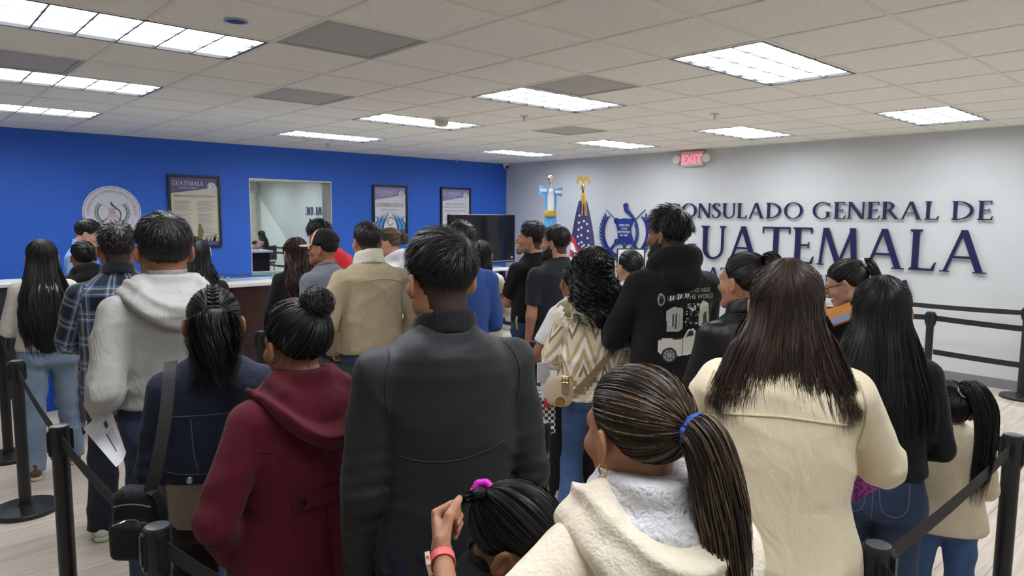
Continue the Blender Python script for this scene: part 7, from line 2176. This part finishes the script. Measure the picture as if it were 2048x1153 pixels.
I = person('girl', 'young girl with long black ponytail in cream knitted sweater and jeans', 1905, 757, 2.6, 14, False, skinB, bw=1.05, arms=('front', 'front'), vox=0.0085, fine=True, hs=0.90, head=(12, 0),
           top=dict(mat=m_knit, name='sweater', hem=0.480, inf=0.024, drop=0.6, ease=0.018, wr=0.003), pants=dict(mat=m_jean, name='jeans', inf=0.004, knee=0.045, hem=0.042, seat=0.6), shoes=sh_white)
h_ = Hair(38); tp = h_.tied((0.15, -0.72, 0.68), n=620, t=0.006, w=0.004)
h_.tail([tp, tp + np.array([0.02, -0.03, 0.02]), tp + np.array([0.055, -0.055, -0.04]), tp + np.array([0.07, -0.06, -0.16]), tp + np.array([0.06, -0.06, -0.30]), tp + np.array([0.045, -0.06, -0.46])], 0.018, 0.042, 0.014, 700, 0.0028, 0.004); put_hair(I, h_, hair_black)
scrunchie(I, tp + np.array([0.005, -0.01, 0.008]), (0.2, -0.7, 0.5), 0.024, 0.006, plain('lilac_tie', srgb(190, 130, 200), 0.6))

# ------------------------------------------------------------------ foreground
FPw = (1300, 722, 1.16, 30)
wl = local_of(884, 1108, 1.17, FPw[0], FPw[1], FPw[2], FPw[3])
hd = Rz(-(math.atan2(at(*FPw[:3])[1], at(*FPw[:3])[0]) + math.radians(FPw[3]) - math.pi / 2))
I = person('ponytail_front', 'woman with highlighted ponytail and blue hair tie in cream hooded jacket, foreground', FPw[0], FPw[1], FPw[2], FPw[3], False, skinA, bw=1.10, bd=1.06, vox=0.0065, fine=True, head=(14, 4),
           arms=((tuple(wl), tuple((hd @ (RT * 0.25 - FW * 0.9 - np.array([0, 0, 0.45]))) * np.array([-1, 1, 1])), 'pinch', 'abs', tuple(hd @ (-RT + 0.2 * FW))), 'front'),
           top=dict(mat=m_cream2, name='hooded_jacket', hem=0.48, inf=0.026, drop=0.5, ease=0.022, hood=dict(s=1.15, sep=True, lining=m_sherpaw, bot=0.72, rim=0.818, t=0.045), wr=0.0055, seed=51, pull=0.085), pants=dict(mat=m_blackp), shoes=sh_black)
h_ = Hair(39); tp = h_.tied((0.16, -0.93, -0.05), n=3300, t=0.009, w=0.0021, vox=0.0045, gap=0.005)
h_.tail([tp, tp + np.array([0.005, -0.035, -0.02]), tp + np.array([0.012, -0.055, -0.10]), tp + np.array([0.018, -0.062, -0.20]), tp + np.array([0.02, -0.062, -0.32]), tp + np.array([0.02, -0.055, -0.44])], 0.016, 0.040, 0.022, 1500, 0.0020, 0.010, vox=0.005); put_hair(I, h_, hair_mix)
scrunchie(I, tp + np.array([0.002, -0.012, -0.004]), (0.1, -1, -0.3), 0.0235, 0.0085, plain('blue_tie', srgb(58, 88, 168), 0.85, bump=0.3, bscale=120)); earring(I, -1, 0.012)
seam(I, [(-0.19, 0.735 * I['h']), (-0.10, 0.745 * I['h']), (0.0, 0.748 * I['h']), (0.10, 0.745 * I['h']), (0.19, 0.735 * I['h'])], 0.0028, m_creamseam)
# wristwatch on the raised left wrist
Wr, R_, E_ = I['hands'][0]
wt = np.linspace(0, 2 * math.pi, 29)
sv = 0.92 * I['h'] / 1.70
v = []; fc = []
for a in wt[:-1]:
    p_ = np.array([0.0285 * math.cos(a), 0.0240 * math.sin(a), 0.0])
    for rr, zz_ in ((1.0, -0.009), (1.0, 0.009), (1.09, 0.009), (1.09, -0.009)):
        v.append(Wr + R_ @ (p_ * rr + np.array([0, 0, -0.018 + zz_])))
nn_ = len(wt) - 1
for k in range(nn_):
    a, b_ = 4 * k, 4 * ((k + 1) % nn_)
    for j in range(4): fc.append((a + j, b_ + j, b_ + (j + 1) % 4, a + (j + 1) % 4))
wo = MB().add(v, fc).build('watch_strap', plain('coral_strap', srgb(240, 112, 116), 0.45), I['t'])
def wbox(x0, x1, y0, y1, z0, z1, nm, mat, par):
    m_ = MB().box(x0, x1, y0, y1, z0, z1, 0.002); m_.v = [tuple(Wr + R_ @ (np.array(q) + np.array([0, 0, -0.018]))) for q in m_.v]; return m_.build(nm, mat, par)
wbox(-0.017, 0.017, 0.024, 0.034, -0.019, 0.019, 'watch_case', plain('rose_gold', (0.80, 0.58, 0.46), 0.25, metal=0.9), wo)
wbox(-0.015, 0.015, 0.034, 0.0355, -0.017, 0.017, 'watch_face', black_m, wo)
wbox(0.017, 0.021, 0.026, 0.032, 0.0, 0.008, 'watch_crown', MATS['rose_gold'], wo)
HANDW = to_world(I, Wr + R_ @ np.array([0.03, -0.055, 0.105]))

I = person('child_front', 'dark-haired child with bright pink hair tie looking down, bottom foreground', 985, 938, 1.40, -98, False, skinD, bw=1.05, hs=0.95, arms=('front', 'front'), vox=0.009, fine=True, head=(-8, 24), eyes=True,
           top=dict(mat=m_black, name='top', hem=0.5, inf=0.02, collar='crew', collar_mat=m_black), pants=dict(mat=m_navy), shoes=sh_white)
h_ = Hair(40); tp = h_.tied((-0.05, -0.92, 0.32), n=2500, t=0.009, w=0.0021, vox=0.0045, gap=0.004)
Mi = np.linalg.inv(I['M4']); lw = Rz(-I['rz']) @ (HANDW - np.array([I['base'][0], I['base'][1], 0])); e_ = Mi[:3, :3] @ lw + Mi[:3, 3]
h_.tail([tp, tp * 0.7 + e_ * 0.3, tp * 0.35 + e_ * 0.65, e_], 0.014, 0.012, 0.008, 160, 0.003, 0.001, vox=0.005); put_hair(I, h_, hair_black)
dv = unit(e_ - tp)
scrunchie(I, tp + dv * 0.012, dv, 0.019, 0.008, plain('pink_tie', srgb(226, 40, 206), 0.5))
# ------------------------------------------------------------------ things carried by people
def strip(path, w, th, mat, name, parent=None, wdir=(0, 0, 1)):
    """flat band along a path, width along wdir"""
    p = catmull(path, 5); v = []; f = []
    t = np.gradient(p, axis=0); t /= np.linalg.norm(t, axis=1)[:, None]
    for i in range(len(p)):
        wd = np.asarray(wdir, float); wd = unit(wd - t[i] * (wd @ t[i])); n_ = np.cross(t[i], wd)
        for a, b_ in ((-1, -1), (1, -1), (1, 1), (-1, 1)): v.append(p[i] + wd * a * w / 2 + n_ * b_ * th / 2)
    for i in range(len(p) - 1):
        for j in range(4): f.append((4 * i + j, 4 * i + (j + 1) % 4, 4 * i + 4 + (j + 1) % 4, 4 * i + 4 + j))
    f += [(3, 2, 1, 0), tuple(4 * (len(p) - 1) + j for j in range(4))]
    return MB().add(v, f).build(name, mat, parent)
def blob(fn, lo, hi, vox, name, mat, parent, rel=1):
    V, F = nets(fn, lo, hi, vox); V = relax(V, F, rel); me = arr_mesh(name, V, F); smooth(me); return link(name, me, mat, parent)
def sheet(corners, name, label, mat, curve=0.02, th=0.0006, cat='paper', n=8):
    """slightly bent sheet from four world corners (in order)"""
    c = [np.asarray(q, float) for q in corners]; o = sum(c) / 4
    t = thing(name, label, cat, o)
    nrm = unit(np.cross(c[1] - c[0], c[3] - c[0])); v = []; f = []
    for side in (0, 1):
        for i in range(n + 1):
            for j in range(n + 1):
                a, b_ = i / n, j / n
                p = (1 - a) * ((1 - b_) * c[0] + b_ * c[3]) + a * ((1 - b_) * c[1] + b_ * c[2])
                v.append(p - o + nrm * (curve * math.sin(math.pi * a) + (th if side else 0)))
    m = (n + 1) ** 2
    for i in range(n):
        for j in range(n):
            a = i * (n + 1) + j
            f.append((a, a + 1, a + n + 2, a + n + 1)); f.append((m + a, m + a + n + 1, m + a + n + 2, m + a + 1))
    MB().add(v, f).build('sheet', mat, t)
    def pt(a, b_, lift=0.001): 
        p = (1 - a) * ((1 - b_) * c[0] + b_ * c[3]) + a * ((1 - b_) * c[1] + b_ * c[2])
        k = 1 if nrm @ (np.array([0, 0, H]) - o) > 0 else -1
        return p - o + nrm * (curve * math.sin(math.pi * a) + k * (lift + th))
    return t, pt

# papers in the left hand of the man in the grey hoodie
D_ = 2.50
t, pt = sheet([at(166, 858, D_), at(215, 800, D_ + 0.03), at(252, 905, D_), at(232, 935, D_ - 0.05)], 'paper_sheets', 'white printed papers held low in the hand of the grey hoodie man', paper_m, 0.012)
def ink_quad(a0, a1, b0, b1, mat, nm):
    MB().add([pt(a0, b0), pt(a1, b0), pt(a1, b1), pt(a0, b1)], [(0, 1, 2, 3)]).build(nm, mat, t)
ink_quad(0.52, 0.66, 0.22, 0.34, ink2, 'printed_picture'); ink_quad(0.42, 0.47, 0.40, 0.80, ink2, 'printed_bar')
for k in range(5): ink_quad(0.50 + 0.06 * k, 0.515 + 0.06 * k, 0.42, 0.74 - 0.05 * (k % 2), ink3, 'text_line')

# clear bag with a burgundy folder by the plaid shirt man
I1 = PEOPLE['longhair_left']; Wr, R_, _e2 = I1['hands'][1]
p = to_world(I1, Wr + R_ @ np.array([0.0, -0.02, 0.09])) - np.array([0, 0, 0.22])
t = thing('carrier_bag', 'clear plastic bag with a burgundy folder, hanging beside the light jeans', 'bag', (p[0], p[1], p[2]), cam_rz)
mb = MB()
for s_ in (-1, 1): mb.tube([(s_ * 0.05, 0, 0.17), (s_ * 0.03, 0, 0.20), (0.0, 0, 0.225)], 0.004, 6)
mb.build('handle', plain('bag_handle', srgb(180, 180, 185), 0.4), t)
MB().box(-0.05, 0.07, -0.01, 0.01, -0.14, 0.10, 0.004).build('folder', plain('folder_burgundy', srgb(82, 34, 46), 0.5), t)
pb, nt, b = new_mat('clear_film'); nt.nodes.remove(b)
gl = N(nt, 'ShaderNodeBsdfGlossy', Roughness=0.2); tr = N(nt, 'ShaderNodeBsdfTransparent'); ms = N(nt, 'ShaderNodeMixShader', Fac=0.25)
nt.links.new(tr.outputs[0], ms.inputs[1]); nt.links.new(gl.outputs[0], ms.inputs[2]); nt.links.new(ms.outputs[0], nt.nodes['Material Output'].inputs[0])
blob(lambda P: ell(P, (0.01, 0, 0.0), (0.085, 0.035, 0.20)) + wrinkle(P, 0.008, 4, 3.0), (-0.11, -0.06, -0.22), (0.13, 0.06, 0.22), 0.012, 'film', pb, t)

# black bag on a webbing strap, worn by the woman in the denim jacket
webm = plain('black_webbing', (0.02, 0.021, 0.023), 0.7, bump=0.3, bscale=300); nylon = cloth('black_nylon', srgb(22, 23, 26), rough=0.65, var=0.2)
Dn = PEOPLE['denim']
p = at(283, 1045, 1.98)
bag = thing('shoulder_bag', 'black nylon bag with zips hanging by the denim jacket woman', 'bag', p, cam_rz)
def rbox(P, c, b_, r):
    q = np.abs(P - np.asarray(c, f32)) - (np.asarray(b_, f32) - r)
    return np.sqrt((np.maximum(q, 0) ** 2).sum(1)) + np.minimum(q.max(1), 0) - r
def bag_fn(P):
    d = rbox(P, (0, 0, 0), (0.068, 0.045, 0.105), 0.03); d = smin(d, rbox(P, (-0.008, -0.05, -0.03), (0.05, 0.025, 0.055), 0.02), 0.012)
    return d + wrinkle(P, 0.003, 6, 2.5)
blob(bag_fn, (-0.12, -0.12, -0.15), (0.12, 0.1, 0.15), 0.006, 'body', nylon, bag)
Ib = dict(dz=0.0)
for zz_, w_ in ((0.062, 0.05), (0.018, 0.042)):
    xs = np.linspace(-w_, w_, 11); q = surf(Ib, xs, zz_ + 0.010 * np.cos(xs / w_ * 1.4), -1, bag_fn, 0.2); mb = MB(); mb.tube(q, 0.0022, 6); mb.build('zip', steel_m, bag)
    mb = MB(); mb.tube([q[1], q[1] + np.array([-0.006, -0.006, -0.02]), q[1] + np.array([-0.010, -0.004, -0.055])], 0.0028, 6); mb.build('zip_pull', blackmetal_m, bag)
wp = lambda px, py, D: Rz(-cam_rz) @ (at(px, py, D) - p)
strip([wp(342, 724, 2.10), wp(338, 760, 2.03), wp(330, 840, 1.97), wp(314, 930, 1.94), wp(300, 985, 1.945)], 0.036, 0.003, webm, 'strap', bag, (1, 0, 0))
strip([wp(300, 982, 1.94), wp(316, 992, 1.93), wp(326, 1030, 1.95), wp(318, 1075, 1.97)], 0.028, 0.004, webm, 'side_strap', bag, (1, 0, 0))

# things at the curly-haired woman's front
leath = cloth('taupe_leather', srgb(188, 168, 140), rough=0.55, var=0.05, sheen=0)
strapm = cloth('tan_strap', srgb(140, 118, 92), rough=0.6, var=0.06, sheen=0)
p = at(1118, 783, 3.38)
t = thing('crossbody_purse', 'small beige leather purse with gold oval plate at the hip of flared jeans', 'purse', p, cam_rz - 0.25)
blob(lambda P: smax(ell(P, (0, 0, 0), (0.072, 0.032, 0.10)), np.abs(P[:, 2]) - 0.075, 0.02), (-0.09, -0.05, -0.1), (0.09, 0.05, 0.1), 0.006, 'body', leath, t)
mb = MB(); mb.lathe([(0.024, 0.0), (0.024, -0.004), (0.018, -0.005)], 24, ax='y', c=(0.012, -0.03, -0.045)); mb.build('plate', gold_m, t)
MB().box(0.02, 0.055, -0.04, -0.028, 0.0, 0.07, 0.003).build('flap_tab', strapm, t)
mb = MB(); mb.tube([(0.022, -0.042, 0.055), (0.052, -0.042, 0.055), (0.052, -0.042, 0.085), (0.022, -0.042, 0.085), (0.022, -0.042, 0.055)], 0.003, 6); mb.build('buckle', gold_m, t)
wq = lambda px, py, D: Rz(-(cam_rz - 0.25)) @ (at(px, py, D) - p)
Ic = PEOPLE['curly']
pts = []
for u_ in np.linspace(0, 1, 9):
    xx = -0.165 + 0.29 * u_; zz_ = (0.505 + 0.20 * u_) * Ic['h']
    q = surf(Ic, [xx], [zz_])[0]; q[1] -= 0.006
    pts.append(Rz(-(cam_rz - 0.25)) @ (to_world(Ic, q) - p))
strip([np.array([0.037, -0.045, 0.07])] + pts, 0.032, 0.003, strapm, 'strap', t, (0, 0, 1))
chk, nt, b = new_mat('check_print')
tc = N(nt, 'ShaderNodeTexCoord'); ck = N(nt, 'ShaderNodeTexChecker', Scale=62.0); ck.inputs[1].default_value = (0.012, 0.012, 0.014, 1); ck.inputs[2].default_value = (0.7, 0.69, 0.66, 1)
nt.links.new(tc.outputs['Object'], ck.inputs[0]); nt.links.new(ck.outputs[0], b.inputs['Base Color']); b.inputs['Roughness'].default_value = 0.7
p = at(1082, 822, 3.55)
t = thing('checked_bag', 'black and white checked bag with red roses, in front of the purse', 'bag', p, cam_rz)
MB().box(-0.07, 0.07, -0.05, 0.05, -0.12, 0.12, 0.02).build('body', chk, t)
for cx, cz in ((-0.01, 0.0), (0.03, 0.05), (0.015, -0.06)):
    mb = MB()
    for k in range(5):
        a = k * 1.257; mb.lathe([(0.010, -0.051), (0.012, -0.056), (0.005, -0.058)], 10, ax='y', c=(cx + 0.011 * math.cos(a), 0, cz + 0.011 * math.sin(a)))
    mb.build('rose', plain('rose_red', srgb(190, 60, 62), 0.6), t)
mb = MB(); mb.tube([(-0.06, -0.052, 0.12), (-0.055, -0.053, 0.0), (-0.045, -0.053, -0.12)], 0.004, 6); mb.build('zip', plain('zip_yellow', srgb(180, 170, 110), 0.5), t)
t, pt = sheet([at(1080, 750, 3.42), at(1092, 748, 3.43), at(1096, 795, 3.43), at(1082, 797, 3.42)], 'folded_paper', 'folded white paper below the hands of the curly-haired woman', paper_m, 0.004)
p = at(1087, 745, 3.42)
t = thing('mobile_phone', 'light mobile phone held by the white t-shirt woman', 'phone', p, cam_rz + 0.6)
MB().box(-0.036, 0.036, -0.005, 0.005, -0.05, 0.05, 0.003).build('body', plain('phone_silver', srgb(190, 186, 190), 0.3), t); MB().box(-0.034, 0.034, 0.005, 0.006, -0.047, 0.047).build('screen', black_m, t)

# papers of the leather jacket woman, orange folder, leopard clutch
t, pt = sheet([at(1384, 708, 2.9), at(1395, 702, 2.92), at(1396, 738, 2.92), at(1384, 742, 2.9)], 'paper_bundle', 'thin bundle of white papers held by the leather jacket woman', paper_m, 0.004, 0.004)
org = plain('folder_orange', srgb(226, 150, 62), 0.5, var=0.1, scale=20)
t, pt = sheet([at(1640, 622, 3.35), at(1700, 604, 3.25), at(1702, 640, 3.22), at(1642, 660, 3.32)], 'orange_folder', 'orange printed folder read by the woman with glasses', org, 0.01, 0.002, cat='folder')
MB().add([pt(0.1, 0.6), pt(0.95, 0.6), pt(0.95, 0.95), pt(0.1, 0.95)], [(0, 1, 2, 3)]).build('printed_band', plain('folder_blue', srgb(150, 160, 205), 0.5), t)
leo, nt, b = new_mat('purple_leopard')
tc = N(nt, 'ShaderNodeTexCoord'); vo = N(nt, 'ShaderNodeTexVoronoi', Scale=75.0); nt.links.new(tc.outputs['Object'], vo.inputs['Vector'])
rp = N(nt, 'ShaderNodeValToRGB'); rp.color_ramp.interpolation = 'CONSTANT'; rp.color_ramp.elements[0].color = (*srgb(96, 26, 92), 1); rp.color_ramp.elements[1].position = 0.46; rp.color_ramp.elements[1].color = (*srgb(150, 54, 146), 1)
nt.links.new(vo.outputs['Distance'], rp.inputs[0]); nt.links.new(rp.outputs[0], b.inputs['Base Color']); b.inputs['Roughness'].default_value = 0.6
c4 = [at(1688, 935, 2.08), at(1718, 922, 2.10), at(1756, 976, 2.08), at(1690, 1012, 2.06)]
o = sum(c4) / 4; t = thing('leopard_clutch', 'purple leopard-print clutch between the cream jacket and the jeans', 'clutch', o)
nrm = unit(np.cross(c4[1] - c4[0], c4[3] - c4[0])) * 0.012
MB().add([q - o - nrm for q in c4] + [q - o + nrm for q in c4], [(0, 1, 2, 3), (7, 6, 5, 4), (0, 4, 5, 1), (1, 5, 6, 2), (2, 6, 7, 3), (3, 7, 4, 0)]).build('body', leo, t)
mb = MB(); mb.tube([(c4[0] + nrm - o), (c4[1] + nrm - o)], 0.003, 6); mb.build('zip', plain('zip_purple', srgb(60, 20, 60), 0.4), t)

# key loop on the belt of the man with folded arms
Ia = PEOPLE['armscrossed']
p = to_world(Ia, np.array([-0.105 * Ia['h'], -0.02, 0.545 * Ia['h']]))
t = thing('cord_loop', 'coiled cream cord hanging at the hip of the man with folded arms', 'cord', p)
mb = MB(); mb.tube([(0.0, 0.0, 0.06), (-0.015, -0.01, 0.03), (-0.01, -0.015, -0.03), (0.01, -0.01, -0.05), (0.02, 0.0, 0.0), (0.0, 0.0, 0.06)], 0.009, 8); mb.build('loop', plain('cord_cream', srgb(190, 170, 130), 0.7), t)

# ------------------------------------------------------------------ mother and baby by the window, seen in the mirrored pane
MFA = math.atan2(-0.72, -0.69)
ch = thing('waiting_chair', 'dark waiting-room chair by the window, seen reflected in the pane', 'chair', (7.6, 0.85, 0), MFA - math.pi / 2)
MB().box(-0.25, 0.25, -0.24, 0.24, 0.40, 0.45, 0.012).build('seat', nylon, ch)
MB().box(-0.25, 0.25, -0.28, -0.24, 0.50, 0.88, 0.012).build('backrest', nylon, ch)
for sx_ in (-1, 1):
    for sy_ in (-1, 1): MB().lathe([(0.012, 0.0), (0.012, 0.40)], 10, c=(sx_ * 0.22, sy_ * 0.21, 0)).build('leg', blackmetal_m, ch)
    MB().box(sx_ * 0.23 - 0.01, sx_ * 0.23 + 0.01, -0.265, -0.245, 0.45, 0.52).build('back_post', blackmetal_m, ch)
strm = cloth('striped_pink_top', srgb(178, 140, 150), var=0.2, vscale=40)
I = person('mother', 'seated woman with long dark hair holding a baby, reflected in the pane', 0, 0, 1, 0, False, skinC, sit=True, at_xy=(7.6, 0.85), height=1.58, face_world=MFA, arms=('front', 'front'), vox=0.013, head=(30, 8),
           top=dict(mat=strm, name='top', hem=0.5, inf=0.02), pants=dict(mat=m_navy, waist=0.58), shoes=sh_black)
h_ = Hair(50); h_.long([(0.05, 0.085, 0.11), (-0.1, 0.10, 0.125), (-0.25, 0.13, 0.15), (-0.5, 0.10, 0.16)], n=240, zend=-0.42, w=0.008, vox=0.011, m=14); put_hair(I, h_, hair_black)
bp_ = to_world(I, np.array([-0.10, 0.24, 0.0]))
t = thing('baby', 'baby in pink clothes on the lap of the seated woman, seen in reflection', 'person', (bp_[0], bp_[1], 0.56), I['rz'] + 2.2)
def baby_fn(P):
    d = ell(P, (0, 0, 0.14), (0.085, 0.075, 0.14)); d = smin(d, rc(P, (0.04, 0.02, 0.03), (0.06, 0.14, 0.0), 0.045, 0.03), 0.02); d = smin(d, rc(P, (-0.04, 0.02, 0.03), (-0.06, 0.14, 0.0), 0.045, 0.03), 0.02)
    d = smin(d, rc(P, (0.07, 0.0, 0.22), (0.10, 0.09, 0.16), 0.03, 0.022), 0.02); return smin(d, rc(P, (-0.07, 0.0, 0.22), (-0.10, 0.09, 0.16), 0.03, 0.022), 0.02)
hV, hF, _ = head_mesh(False, False)
bV, bF = nets(lambda P: baby_fn(P) + 0.006, (-0.16, -0.12, -0.08), (0.16, 0.22, 0.32), 0.012)
V, F = join([(bV, bF), (hV * 0.72 + np.array([0, 0.0, 0.36]), hF)])
me = arr_mesh('body', V, F); smooth(me); me.attributes.new('tint', 'FLOAT', 'POINT'); link('body', me, skinC, t)
blob(baby_fn, (-0.16, -0.12, -0.08), (0.16, 0.22, 0.32), 0.012, 'romper', cloth('pink_romper', srgb(222, 178, 196)), t)
h_ = Hair(51); h_.short(n=200, L=0.03, t=0.004, top=0.002, w=0.006); M4 = np.eye(4); M4[:3, :3] *= 0.72; M4[2, 3] = 0.36
link('hair', h_.mesh('hair', hair_black, M4), None, t)
